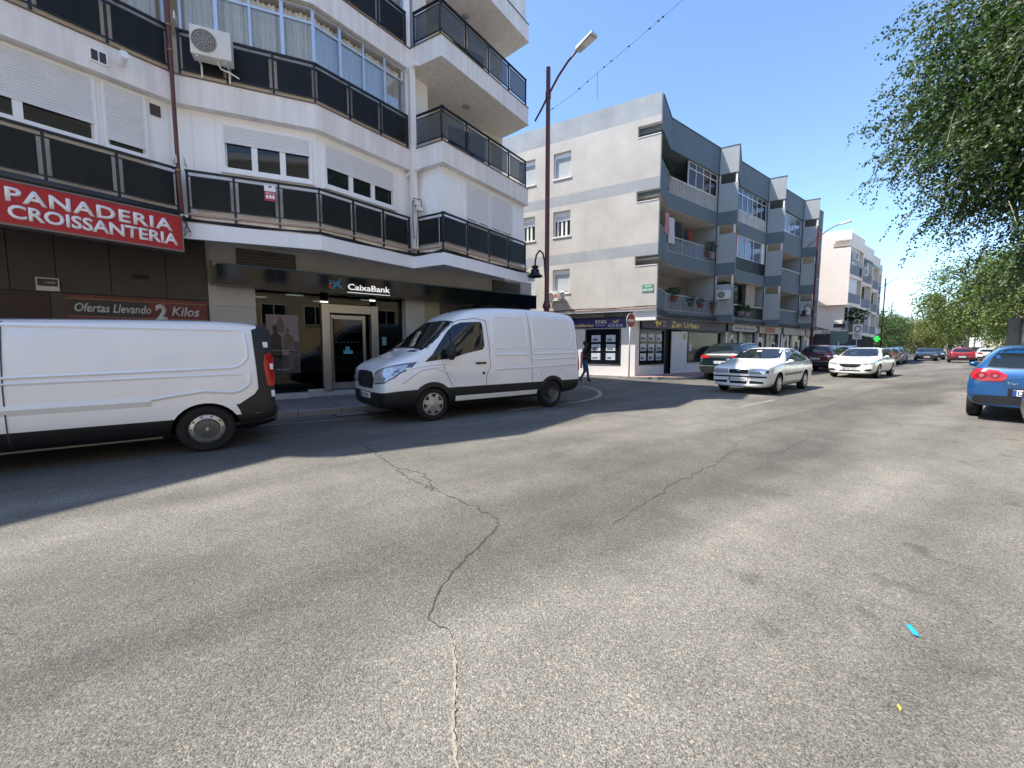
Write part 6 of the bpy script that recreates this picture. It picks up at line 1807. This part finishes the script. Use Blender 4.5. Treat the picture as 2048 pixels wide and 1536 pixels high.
wind(oc, 'L', [(.62, .985), (.14, 1.30), (-.05, 1.35), (-.20, 1.36), (-.20, .985)]); wind(oc, 'L', [(-.28, .985), (-.28, 1.36), (-.7, 1.345), (-1.05, 1.29), (-1.06, .99)]); wind(oc, 'L', [(-1.12, 1.0), (-1.11, 1.28), (-1.42, 1.18), (-1.62, 1.03)])
wind(oc, 'B', [(-.6, 1.08), (.6, 1.08), (.52, 1.3), (-.52, 1.3)])
oc.panel('headlight', 'F', [(.30, .63), (.32, .755), (.62, .775), (.72, .74), (.73, .645), (.66, .615)], M_lampc, .008, .05, mirror=True)
oc.panel('indicator', 'F', [(.74, .645), (.74, .735), (.785, .73), (.795, .66)], M_lampd, .008, .05, mirror=True)
oc.panel('grille', 'F', [(-.26, .625), (.26, .625), (.28, .70), (.24, .75), (-.24, .75), (-.28, .70)], M_black, .008, .06)
oc.panel('emblem', 'F', [(-.04, .70), (.04, .70), (.05, .76), (-.05, .76)], M_chrome, .02, .05)
oc.panel('bumper_strip', 'F', [(-.76, .515), (.76, .515), (.76, .56), (-.76, .56)], M_trim, .014, .09)
oc.panel('lower_intake', 'F', [(-.24, .32), (.24, .32), (.24, .40), (-.24, .40)], M_black, .005, .08)
oc.panel('lower_intake', 'F', [(.32, .335), (.68, .34), (.70, .40), (.32, .42)], M_black, .005, .08, mirror=True)
oc.plate('F', .455, '7476 DKJ')
oc.strip('side_moulding', 'L', [(.82, .58), (-.84, .60)], .045, M_trim, .012)
for pts in ([(.78, .95), (.82, .8), (.78, .35)], [(-.24, 1.36), (-.25, .9), (-.22, .35)], [(-1.03, 1.0), (-1.0, .8), (-.88, .6)]): oc.strip('panel_gap', 'L', pts, .010, M_seam, .003)
oc.panel('door_handle', 'L', [(-.05, .83), (-.2, .83), (-.2, .86), (-.05, .86)], P_white2, .022, .1, mirror=True)
oc.panel('door_handle', 'L', [(-.82, .85), (-.97, .85), (-.97, .88), (-.82, .88)], P_white2, .022, .1, mirror=True)
oc.panel('tail_light', 'B', [(.45, .72), (.74, .74), (.72, .92), (.5, .9)], M_tail, .006, .08, mirror=True)
oc.mirror(.62, .98, .86, P_white2, .07, .13, .15)
oc.panel('sun_visor_mark', 'F', [(-.12, 1.27), (.02, 1.27), (.02, 1.31), (-.12, 1.31)], M_pvc, .010, .06)

# ------------------------------------------------------------------ newer white saloon behind it
s2 = saloon_st(1.45, .93, 2.32, -2.5)
ins = Car('saloon_car', 'newer white saloon car with wide grille, second of the oncoming cars', (27.9, 5.75, 0), math.pi, s2, 0, P_white2, (1.42, -1.42), .335, .93, ((5, .3),), (), scale=1.04, group=GP)
ins.wheels('alloy', None, .22)
wind(ins, 'F', [(-.70, 1.05), (-.4, 1.03), (.4, 1.03), (.70, 1.05), (.63, 1.26), (.56, 1.36), (.3, 1.375), (-.3, 1.375), (-.56, 1.36), (-.63, 1.26)])
wind(ins, 'L', [(.66, .975), (.10, 1.28), (-.15, 1.345), (-.22, .975)]); wind(ins, 'L', [(-.28, .975), (-.26, 1.35), (-.75, 1.33), (-1.25, 1.15), (-1.4, 1.03), (-1.1, .98)])
wind(ins, 'B', [(-.62, 1.08), (.62, 1.08), (.52, 1.3), (-.52, 1.3)])
ins.panel('grille', 'F', [(-.40, .63), (-.34, .56), (-.2, .50), (.2, .50), (.34, .56), (.40, .63), (.42, .67), (-.42, .67)], M_black, .008, .06)
ins.strip('chrome_bar', 'F', [(-.40, .65), (-.2, .60), (.2, .60), (.40, .65)], .018, M_chrome, .02, mirror=False)
ins.panel('emblem', 'F', [(.05 * math.cos(k * .6), .605 + .05 * math.sin(k * .6)) for k in range(10)], M_chrome, .024, .05)
ins.panel('headlight', 'F', [(.46, .66), (.50, .70), (.78, .75), (.82, .73), (.8, .68), (.6, .64)], M_lampc, .008, .05, mirror=True)
ins.panel('fog_recess', 'F', [(.50, .36), (.62, .44), (.80, .45), (.82, .38), (.7, .34)], M_black, .006, .06, mirror=True)
ins.panel('lower_intake', 'F', [(-.42, .33), (.42, .33), (.36, .38), (-.36, .38)], M_black, .005, .08)
ins.plate('F', .44, '8538 LRH')
for pts in ([(.80, .95), (.84, .8), (.80, .35)], [(-.25, 1.36), (-.26, .9), (-.22, .35)], [(-1.15, 1.1), (-1.1, .8), (-.98, .6)]): ins.strip('panel_gap', 'L', pts, .010, M_seam, .003)
ins.panel('tail_light', 'B', [(.35, .80), (.78, .78), (.78, .9), (.4, .9)], M_tail, .006, .08, mirror=True)
ins.mirror(.60, 1.0, .92, P_white2, .07, .13, .16)

# ------------------------------------------------------------------ blue hatchback, rear towards the camera
HS = [(2.03, .30, .56, .62, .50, .62, .58, .66, .52, .67), (1.96, .24, .74, .78, .50, .70, .73, .74, .62, .76), (1.7, .20, .82, .85, .52, .79, .80, .85, .70, .87), (1.25, .19, .84, .88, .54, .88, .83, .95, .72, .975), (.95, .19, .84, .88, .55, .92, .835, 1.00, .73, 1.03),
      (.78, .19, .84, .88, .56, .94, .835, 1.06, .72, 1.09), (.10, .19, .84, .88, .56, .96, .83, 1.39, .61, 1.43), (-.35, .19, .84, .88, .56, .97, .83, 1.44, .61, 1.48), (-1.0, .19, .84, .88, .56, .985, .83, 1.42, .60, 1.46), (-1.52, .22, .83, .87, .56, 1.0, .80, 1.37, .575, 1.41),
      (-1.82, .26, .82, .86, .56, 1.0, .79, 1.27, .585, 1.31), (-2.02, .27, .81, .85, .56, .97, .785, 1.09, .655, 1.11), (-2.12, .28, .80, .84, .56, .89, .775, .975, .69, .99), (-2.17, .30, .77, .81, .56, .78, .75, .85, .68, .87)]
gf = Car('hatchback_car', 'blue hatchback parked at the right edge, rear towards the camera', (14.75, .02, 0), R(0), HS, 0, P_blue, (1.29, -1.29), .32, .88, ((5, .2),), (), group=GP)
gf.wheels('alloy', None, .205)
wind(gf, 'B', [(-.60, 1.04), (-.3, 1.02), (.3, 1.02), (.60, 1.04), (.55, 1.2), (.49, 1.34), (.3, 1.36), (-.3, 1.36), (-.49, 1.34), (-.55, 1.2)])
wind(gf, 'F', [(-.68, 1.08), (.68, 1.08), (.54, 1.37), (-.54, 1.37)])
wind(gf, 'L', [(.62, 1.0), (.08, 1.33), (-.15, 1.39), (-.20, 1.0)]); wind(gf, 'L', [(-.26, 1.0), (-.26, 1.395), (-.9, 1.38), (-1.2, 1.30), (-1.28, 1.04)])
tlp = [(.34, .88), (.36, .80), (.44, .765), (.66, .77), (.775, .80), (.80, .90), (.74, .985), (.64, 1.0), (.46, .965)]
gf.panel('tail_light', 'B', tlp, M_tail, .010, .05, mirror=True)
for cx_, r_ in ((.49, .062), (.66, .075)):
    gf.panel('lamp_ring', 'B', [(cx_ + r_ * math.cos(k * .5), .87 + r_ * .9 * math.sin(k * .5)) for k in range(13)], mat('lamp_deep_red', (.2, .004, .008), .15), .013, .05, mirror=True)
    gf.panel('lamp_core', 'B', [(cx_ + r_ * .45 * math.cos(k * .5), .87 + r_ * .42 * math.sin(k * .5)) for k in range(13)], mat('lamp_pink', (.40, .10, .10), .2), .016, .04, mirror=True)
gf.panel('rear_bumper_skirt', 'B', [(-.70, .34), (.70, .34), (.80, .38), (.80, .50), (-.80, .50), (-.80, .38)], M_trim, .010, .1)
gf.panel('plate_recess', 'B', [(-.32, .50), (.32, .50), (.32, .64), (-.32, .64)], M_black, .012, .1)
gf.plate('B', .565, 'D GH 482')
gf.strip('panel_gap', 'B', [(.62, 1.03), (.66, .98)], .01, M_seam, .003, mirror=False)
gf.strip('panel_gap', 'B', [(.36, .77), (.40, .70), (.36, .665), (-.36, .665), (-.40, .70), (-.36, .77)], .012, M_seam, .003, mirror=False)
SGf = (Vector((gf.hit('B', .3, .74)[0].x, 0)), Vector((0, -1)), Vector((-1, 0)))
o = text('TDI', SGf, -.34, .715, .035, .13, .012, .004, M_chrome, 'badge_lettering', None, bold=.01); o.parent = gf.t
for pts in ([(.74, 1.0), (.80, .8), (.76, .35)], [(-.23, 1.4), (-.24, .9), (-.2, .35)], [(-1.05, 1.1), (-1.0, .8), (-.88, .6)]): gf.strip('panel_gap', 'L', pts, .010, M_seam, .003)
gf.panel('headlight', 'F', [(.42, .66), (.44, .76), (.72, .8), (.76, .7)], M_lampc, .008, .06, mirror=True)
gf.panel('grille', 'F', [(-.36, .56), (.36, .56), (.40, .70), (-.40, .70)], M_black, .008, .07)
gf.mirror(.62, 1.02, .87, P_blue, .07, .13, .16)
MB().tube([(-1.45, 0, 1.42), (-1.62, 0, 1.55)], .008, 6).build('antenna', M_black, gf.t, local=True)
gf.panel('side_reflector', 'L', [(-1.85, .50), (-1.95, .50), (-1.95, .54), (-1.85, .54)], M_tail, .012, .05, mirror=True)

# ------------------------------------------------------------------ sport utility vehicle (rear towards the camera)
US = [(2.28, .36, .62, .68, .58, .78, .62, .84, .56, .86), (2.20, .30, .80, .84, .58, .88, .78, .94, .66, .96), (1.9, .26, .88, .92, .60, .98, .86, 1.04, .74, 1.06), (1.4, .25, .89, .93, .62, 1.04, .88, 1.11, .78, 1.14), (1.05, .25, .89, .93, .63, 1.07, .885, 1.17, .78, 1.20),
      (.85, .25, .89, .93, .64, 1.09, .885, 1.25, .76, 1.28), (.15, .25, .89, .93, .64, 1.11, .88, 1.56, .65, 1.60), (-.35, .25, .89, .93, .64, 1.12, .88, 1.61, .65, 1.655), (-1.2, .25, .89, .93, .64, 1.14, .88, 1.59, .64, 1.635), (-1.85, .27, .88, .925, .64, 1.16, .86, 1.55, .62, 1.59),
      (-2.10, .30, .87, .91, .64, 1.14, .83, 1.38, .64, 1.42), (-2.28, .32, .86, .895, .64, 1.06, .82, 1.16, .70, 1.18), (-2.36, .36, .82, .86, .64, .94, .79, 1.0, .70, 1.02)]
pg = Car('suv_car', 'dark teal estate-like SUV parked by the kerb under the purple sign', (20.75, 8.8, 0), R(3), US, 0, P_teal, (1.40, -1.40), .35, .93, ((5, .25),), (), group=GP)
pg.wheels('alloy', None, .22)
wind(pg, 'B', [(-.66, 1.17), (.66, 1.17), (.56, 1.50), (-.56, 1.50)])
wind(pg, 'F', [(-.7, 1.26), (.7, 1.26), (.58, 1.54), (-.58, 1.54)])
wind(pg, 'L', [(.66, 1.14), (.10, 1.50), (-.18, 1.55), (-.22, 1.15)]); wind(pg, 'L', [(-.28, 1.15), (-.26, 1.555), (-1.0, 1.55), (-1.05, 1.17)]); wind(pg, 'L', [(-1.12, 1.175), (-1.1, 1.54), (-1.7, 1.45), (-1.85, 1.22)])
pg.panel('tail_gate_band', 'B', [(-.82, .97), (.82, .97), (.80, 1.10), (-.80, 1.10)], M_black, .006, .1)
pg.panel('tail_light', 'B', [(.44, .98), (.83, .98), (.81, 1.09), (.48, 1.09)], M_tail, .012, .06, mirror=True)
pg.panel('chrome_strip', 'B', [(-.8, .945), (.8, .945), (.8, .965), (-.8, .965)], M_chrome, .012, .1)
pg.panel('lower_bumper', 'B', [(-.84, .38), (.84, .38), (.84, .62), (-.84, .62)], M_trim, .008, .1)
pg.panel('bumper_chrome', 'B', [(-.84, .63), (.84, .63), (.84, .66), (-.84, .66)], M_rim, .014, .1)
pg.plate('B', .80, '3362 LMK')
pg.strip('roof_rail', 'T', [(.2, .60), (-1.8, .58)], .03, M_rim, .03, mirror=False); pg.strip('roof_rail', 'T', [(.2, -.60), (-1.8, -.58)], .03, M_rim, .03, mirror=False)
pg.arch_trim(M_trim, w=.05)
pg.panel('headlight', 'F', [(.42, .78), (.44, .9), (.76, .92), (.8, .82)], M_lampc, .008, .07, mirror=True)
pg.mirror(.66, 1.18, .93, P_teal, .07, .15, .16)
for pts in ([(.80, 1.1), (.84, .9), (.80, .45)], [(-.25, 1.56), (-.26, .9), (-.22, .45)], [(-1.08, 1.55), (-1.1, 1.0), (-.98, .7)]): pg.strip('panel_gap', 'L', pts, .010, M_seam, .003)
GQ = 'parked cars along the left kerb'
clone(pg, 'dark red SUV parked behind the older white saloon', (33.0, 8.75, 0), R(2), P_wine, GP, 1.03)
clone(pg, 'white SUV parked between the red SUV and the newer saloon', (38.6, 8.95, 0), R(0), P_white2, GP, 1.03)
clone(gf, 'brown hatchback parked beyond the newer white saloon', (49.0, 8.6, 0), R(2), P_brown, GP, 1.03)
clone(gf, 'silver hatchback parked beyond the brown one', (53.6, 8.9, 0), R(4), P_silver, GP, 1.03)
clone(gf, 'light blue hatchback, third of the far parked row', (58.2, 9.4, 0), R(6), P_lblue, GP, 1.03)
clone(pg, 'black SUV at the end of the far parked row', (63.2, 10.2, 0), R(8), P_blk, GP, 1.0)
clone(ins, 'dark saloon with bright headlights coming from the far end', (69.5, 8.55, 0), math.pi + R(9), P_char, GP, 1.05)
clone(gf, 'black hatchback behind the far dark saloon', (77.5, 8.7, 0), math.pi + R(9), P_blk, GP, 1.05)
clone(gf, 'red hatchback driving away in the distance', (63.5, 5.2, 0), R(7), P_red, GP, 1.08)
clone(gf, 'white hatchback parked far off on the right under the trees', (74, 4.1, 0), R(8), P_white2, GP, 1.05)
clone(pg, 'charcoal SUV parked beyond the far white hatchback on the right', (80, 5.4, 0), R(8), P_char, GP, 1.0)
nv = clone(ins, 'dark navy car whose front corner enters at the right edge', (8.85, -1.30, 0), R(17), P_navy, GP, 1.0)
for ch in list(nv.children):
    if ch.name.startswith('mirror'): bpy.data.objects.remove(ch)
# ================================================================== TREES
M_bark = mat('plane_bark', (.30, .27, .21), .85, var=.35, vscale=4, bump=.4, bscale=14)
M_leafA = leaf_mat('elm_leaf', (.026, .055, .018), (.085, .135, .042))
M_leafB = leaf_mat('plane_leaf', (.05, .085, .018), (.15, .19, .045))
M_leafC = leaf_mat('willow_leaf', (.12, .14, .04), (.22, .22, .075))
def leaf(b, c, ax, nrm, ln, wd):
    ax = ax.normalized(); s = ax.cross(nrm)
    s = s.normalized() * wd if s.length > 1e-4 else Vector((wd, 0, 0))
    b.v += [tuple(c), tuple(c + ax * ln * .5 + s), tuple(c + ax * ln), tuple(c + ax * ln * .5 - s)]
    k = len(b.v) - 4; b.f.append((k, k + 1, k + 2, k + 3)); b.m.append(0)
def rv(rnd): return Vector((rnd.gauss(0, 1), rnd.gauss(0, 1), rnd.gauss(0, 1)))
def crown_sprays(seed, centre, rad, nspray, nleaf, ln, droop, clumps, spread=1.0, shell=.45, lf=(6, 12)):
    """sprays of single leaves on drooping twigs, gathered into clumps spread through the crown's volume"""
    rnd = random.Random(seed); b = MB(); tw = MB()
    C = []
    for i in range(clumps):
        v = rv(rnd).normalized(); r = shell + (1 - shell) * rnd.random() ** .6
        r *= 1 + .16 * noise.noise(v * 2.2 + Vector((seed, 0, 0)))
        C.append((Vector((v.x * rad.x, v.y * rad.y, v.z * rad.z)) * r, rnd.uniform(.7, 1.35), v))
    for i in range(nspray):
        c, s, v = C[rnd.randrange(clumps)]
        base = centre + c + rv(rnd) * (min(rad) * .115 * s)
        d = (v * 1.0 + rv(rnd) * .55 * spread + Vector((0, 0, -.15))).normalized(); L_ = ln * rnd.uniform(*lf)
        p = base.copy(); pts = [p.copy()]
        n = int(nleaf * rnd.uniform(.6, 1.3))
        for k in range(n):
            d = (d + Vector((0, 0, -droop / n)) + rv(rnd) * .05).normalized(); p = p + d * (L_ / n)
            q = p + rv(rnd) * ln * .25
            la = (d * .6 + rv(rnd) * .7 + Vector((0, 0, -.3))); leaf(b, q, la, rv(rnd) + Vector((0, 0, .8)), ln * rnd.uniform(.7, 1.25), ln * rnd.uniform(.24, .36))
            if k % 4 == 3: pts.append(p.copy())
        if i % 6 == 0 and len(pts) > 1: tw.tube(pts, .008, 3, cap=False)
    return b, tw, C
def limbs(b, base, h, C, centre, r0, rnd, n=9):
    fork = base + Vector((rnd.uniform(-.3, .3), rnd.uniform(-.3, .3), h))
    b.tube([base, base + Vector((.02, .03, h * .25)), base.lerp(fork, .6) + Vector((.08, -.05, 0)), fork], [r0 * 1.35, r0, r0 * .85, r0 * .75], 12)
    for c, s, v in rnd.sample(C, min(n, len(C))):
        e = centre + c * .92; m = fork.lerp(e, .5) + Vector((0, 0, (e - fork).length * .12)) + rv(rnd) * .25
        b.tube([fork - Vector((0, 0, .2)), fork.lerp(m, .5) + rv(rnd) * .1, m, m.lerp(e, .55) + rv(rnd) * .15, e], [r0 * .5, r0 * .4, r0 * .3, r0 * .18, r0 * .05], 7)

# big tree leaning in at the upper right
t = thing('street_tree', 'large dark leafy tree reaching in from the upper right', 'tree', (21.0, -3.6, .115))
cn = Vector((20.3, -2.95, 9.0))
lb, tw, C = crown_sprays(11, cn, Vector((6.2, 6.0, 6.0)), 19000, 20, .105, 1.1, 360, shell=.3, lf=(5, 11))
rl_ = random.Random(77)
for i in range(30000):      # inner leaves that close the crown
    c_, s_, v_ = C[rl_.randrange(len(C))]
    leaf(lb, cn + c_ * .9 + rv(rl_) * .5, rv(rl_), rv(rl_), .22, .075)
lb.build('crown', M_leafA, t); tw.build('twigs', M_bark, t)
tb = MB(); limbs(tb, Vector((21.0, -3.6, .1)), 3.2, C, cn, .3, random.Random(3), 16); tb.build('trunk', M_bark, t, smooth=True)

# kinds of trees down the street: crowns shared between copies
def tree_kind(seed, rad, ch, n, ln, lm, droop, h, clumps=46, nl=13):
    b, tw, C = crown_sprays(seed, Vector((0, 0, ch)), rad, n, nl, ln, droop, clumps, shell=.35)
    tb = MB(); limbs(tb, Vector((0, 0, 0)), h, C, Vector((0, 0, ch)), .3, random.Random(seed), 9)
    return b.mesh('crown', lm), tb.mesh('trunk', M_bark, True)
kinds = [tree_kind(21, Vector((5.5, 5.5, 4.8)), 9.0, 1500, .34, M_leafB, .7, 3.6), tree_kind(22, Vector((4.4, 4.6, 3.8)), 7.0, 1300, .32, M_leafB, .5, 2.6),
         tree_kind(23, Vector((3.6, 3.6, 3.2)), 4.6, 900, .30, M_leafA, .5, 1.8), tree_kind(24, Vector((4.2, 4.2, 3.4)), 4.2, 1300, .24, M_leafC, 1.8, 2.4)]
def tree(kind, x, y, s, a, label, group='trees along the street', z=.1):
    t = thing('street_tree', label, 'tree', (x, y, z), a, group); t.scale = (s, s, s)
    for nm, me in (('crown', kinds[kind][0]), ('trunk', kinds[kind][1])):
        o = bpy.data.objects.new(nm, me); COL.objects.link(o); o.parent = t
    return t
tree(0, 118, 9.0, 1.28, .4, 'big plane tree with pale forked trunk behind the far red car')
tree(0, 128, 4.5, 1.1, 2.1, 'plane tree just right of the pale forked trunk')
tree(1, 92, .8, 1.25, 1.0, 'plane tree above the advertising panel')
tree(0, 72, -3.6, 1.1, 3.0, 'plane tree at the right edge behind the big dark crown')
tree(1, 143, 15.0, .85, 5.0, 'plane tree over the kiosk, left of the forked trunk')
tree(2, 97, 18.9, .92, .7, 'dark rounded tree beside the pharmacy lamp post')
tree(1, 112, 21.0, .72, 2.5, 'tree behind the smallest lamp post on the left')
tree(2, 84, 16.6, .75, 4.0, 'small dark tree right after the pale building')
tree(1, 134, 23.0, .72, 1.9, 'pale green tree further left in the distance')
tree(3, 133, 17.9, 1.0, .3, 'yellowish drooping tree in the middle of the far view')
tree(2, 168, 24, 1.15, 3.3, 'low far tree above the cream shops, left one')
tree(2, 170, 16, 1.1, 1.3, 'low far tree above the cream shops, right one')
tree(1, 176, 4, 1.3, .9, 'far tree behind the ochre house')
# low hedge band far away
hb, tw, C = crown_sprays(31, Vector((150, 20, 1.2)), Vector((2.5, 14, 1.3)), 500, 10, .4, .2, 40, shell=.3)
tag(hb.build('far_hedge', M_leafB), 'low green shrubbery at the far crossing', 'shrubbery', kind='stuff')
# ================================================================== PEDESTRIAN
def skin_person(x, y, z0, face):
    t = thing('person', 'person in black printed t-shirt and blue jeans walking with a black shoulder bag', 'person', (x, y, z0), face)
    # local frame: faces +x, y to the left
    J = {'pelvis': (0, 0, .93), 'waist': (0, 0, 1.06), 'chest': (.01, 0, 1.25), 'neck0': (.0, 0, 1.42), 'neck': (.015, 0, 1.49), 'head0': (.03, 0, 1.56), 'head': (.035, 0, 1.64), 'top': (.03, 0, 1.70),
         'hipL': (0, .085, .88), 'kneeL': (.11, .085, .49), 'ankL': (.16, .08, .09), 'toeL': (.29, .09, .04), 'heelL': (.12, .08, .045),
         'hipR': (0, -.085, .88), 'kneeR': (.01, -.09, .47), 'ankR': (-.19, -.09, .12), 'toeR': (-.09, -.10, .04), 'heelR': (-.23, -.09, .08),
         'shL': (-.0, .165, 1.38), 'elL': (-.07, .23, 1.13), 'wrL': (.06, .21, .93), 'haL': (.10, .19, .88),
         'shR': (-.0, -.165, 1.38), 'elR': (-.05, -.25, 1.14), 'wrR': (.16, -.17, 1.06), 'haR': (.22, -.14, 1.06)}
    E_ = [('pelvis', 'waist'), ('waist', 'chest'), ('chest', 'neck0'), ('neck0', 'neck'), ('neck', 'head0'), ('head0', 'head'), ('head', 'top')]
    for s in 'LR':
        E_ += [('pelvis', 'hip' + s), ('hip' + s, 'knee' + s), ('knee' + s, 'ank' + s), ('ank' + s, 'toe' + s), ('ank' + s, 'heel' + s), ('neck0', 'sh' + s), ('sh' + s, 'el' + s), ('el' + s, 'wr' + s), ('wr' + s, 'ha' + s)]
    RAD = {'pelvis': (.155, .115), 'waist': (.145, .11), 'chest': (.175, .125), 'neck0': (.12, .085), 'neck': (.052, .052), 'head0': (.07, .075), 'head': (.078, .092), 'top': (.05, .06), 'hip': (.105, .10), 'knee': (.068, .068), 'ank': (.042, .042), 'toe': (.035, .028), 'heel': (.036, .034), 'sh': (.065, .06), 'el': (.042, .042), 'wr': (.03, .028), 'ha': (.034, .022)}
    def grow(names, edges, k=1.0, root='pelvis'):
        ids = {n_: i for i, n_ in enumerate(names)}
        me = bpy.data.meshes.new('p'); me.from_pydata([J[n_] for n_ in names], [(ids[a], ids[b]) for a, b in edges], [])
        o = bpy.data.objects.new('p', me); COL.objects.link(o)
        sk = o.modifiers.new('k', 'SKIN'); o.modifiers.new('s', 'SUBSURF').levels = 2
        for n_ in names:
            key = n_ if n_ in RAD else n_[:-1]
            r = RAD[key]; v = me.skin_vertices[0].data[ids[n_]]; v.radius = (r[0] * k, r[1] * k); v.use_root = (n_ == root)
        bpy.context.view_layer.update(); dg = bpy.context.evaluated_depsgraph_get()
        m = bpy.data.meshes.new_from_object(o.evaluated_get(dg)); bpy.data.objects.remove(o); bpy.data.meshes.remove(me)
        m.polygons.foreach_set('use_smooth', [True] * len(m.polygons))
        return m
    M_skin = mat('skin', (.085, .042, .026), .55, var=.08); M_shirt = mat('tshirt_black', (.015, .014, .018), .85, var=.2); M_jeans = mat('jeans', (.035, .085, .17), .85, var=.25, vscale=9)
    names = list(J)
    body = grow(names, E_); body.materials.clear()
    for m in (M_skin, M_shirt, M_jeans, M_black): body.materials.append(m)
    for p in body.polygons:
        c = p.center; hand_ = math.dist((c.x, c.y, c.z), J['haL']) < .12 or math.dist((c.x, c.y, c.z), J['haR']) < .12
        fore = abs(c.y) > .12 and c.z < 1.2 and c.z > .84 and not (abs(c.y) < .17 and c.z < .98)
        if c.z > 1.44: p.material_index = 0
        elif hand_ or (fore and abs(c.y) > .155): p.material_index = 0
        elif c.z > .97: p.material_index = 1
        elif c.z > .115: p.material_index = 2
        else: p.material_index = 3
    o = bpy.data.objects.new('body', body); COL.objects.link(o); o.parent = t
    # fingers, curled, one chain each
    for s, h0 in (('L', J['haL']), ('R', J['haR'])):
        sg_ = 1 if s == 'L' else -1; hb = MB()
        for k in range(4):
            y0 = (k - 1.5) * .016; ln = (.030, .036, .034, .026)[k]
            b0 = Vector(h0) + Vector((.015, y0, -.02)); hb.tube([b0, b0 + Vector((.012, 0, -ln)), b0 + Vector((-.004, 0, -ln * 1.7)), b0 + Vector((-.018, 0, -ln * 1.6))], [.0095, .009, .0085, .006], 6)
        b0 = Vector(h0) + Vector((.02, -sg_ * .03, .005)); hb.tube([b0, b0 + Vector((.02, -sg_ * .014, -.022)), b0 + Vector((.022, -sg_ * .006, -.045))], [.011, .010, .007], 6)
        hb.build('fingers', M_skin, t, smooth=True, local=True)
    hr = MB(); rnd = random.Random(5)
    for i in range(150):
        v = rv(rnd).normalized()
        if v.x > .45 and v.z < .35: continue
        if v.z < -.35: continue
        c = Vector((.022, 0, 1.655)) + Vector((v.x * .095, v.y * .088, v.z * .10)); r = rnd.uniform(.02, .034)
        hr.lathe([(0, -r), (r * .8, -r * .5), (r, 0), (r * .8, r * .5), (0, r)], tuple(c), 'z', 6)
    hr.build('hair', mat('hair_black', (.008, .007, .007), .8), t, local=True, smooth=True)
    fc = MB()
    for sy in (1, -1):
        fc.lathe([(0, -.006), (.009, 0), (0, .006)], (.112, sy * .03, 1.625), 'z', 6)
    fc.build('eyes', mat('eye_white', (.5, .48, .45), .4), t, local=True)
    MB().tube([(.108, 0, 1.63), (.128, 0, 1.60), (.112, 0, 1.588)], [.008, .014, .010], 6).build('nose', M_skin, t, local=True, smooth=True)
    MB().tube([(.100, -.024, 1.565), (.112, 0, 1.563), (.100, .024, 1.565)], .006, 5).build('mouth', mat('lips', (.07, .025, .022), .6), t, local=True, smooth=True)
    for sy in (1, -1): MB().lathe([(0, -.03), (.016, -.012), (.018, .012), (0, .03)], (.02, sy * .085, 1.61), 'z', 8).build('ear', M_skin, t, local=True, smooth=True)
    pr = MB()
    for i in range(9):
        u, v = rnd.uniform(-.075, .075), rnd.uniform(1.15, 1.32); w_ = rnd.uniform(.02, .05)
        x_ = .118 - abs(u) * .35
        pr.add([(x_ + .006, u - w_ / 2, v), (x_ + .006, u + w_ / 2, v), (x_ + .008, u + w_ / 2, v + .02), (x_ + .008, u - w_ / 2, v + .02)], [(0, 1, 2, 3)])
    pr.build('shirt_print', mat('print_pink', (.45, .36, .42), .8), t, local=True)
    bg = thing('shoulder_bag', 'small black bag carried at the hip of the walking person', 'bag', (x, y, z0 + .8), face)
    MB().box(-.10, .08, .19, .27, -.08, .12).build('pouch', M_black, bg, local=True, bevel=.02)
    MB().tube([(-.06, .22, .12), (-.08, .2, .35), (-.05, .12, .62), (.0, -.02, .66), (.06, -.1, .5)], .010, 6).build('strap', M_black, bg, local=True)
    return t
skin_person(13.32, 12.05, 0.0, R(-52))
cv = MB().tube([(13.02, 11.98, .62), (13.0, 11.94, 1.30)], .045, 8)
tag(cv.build('rolled_paper', mat('red_white_wrap', (.6, .25, .24), .6, var=.5, vscale=12)), 'red and white roll held at the side of the walking person', 'roll')
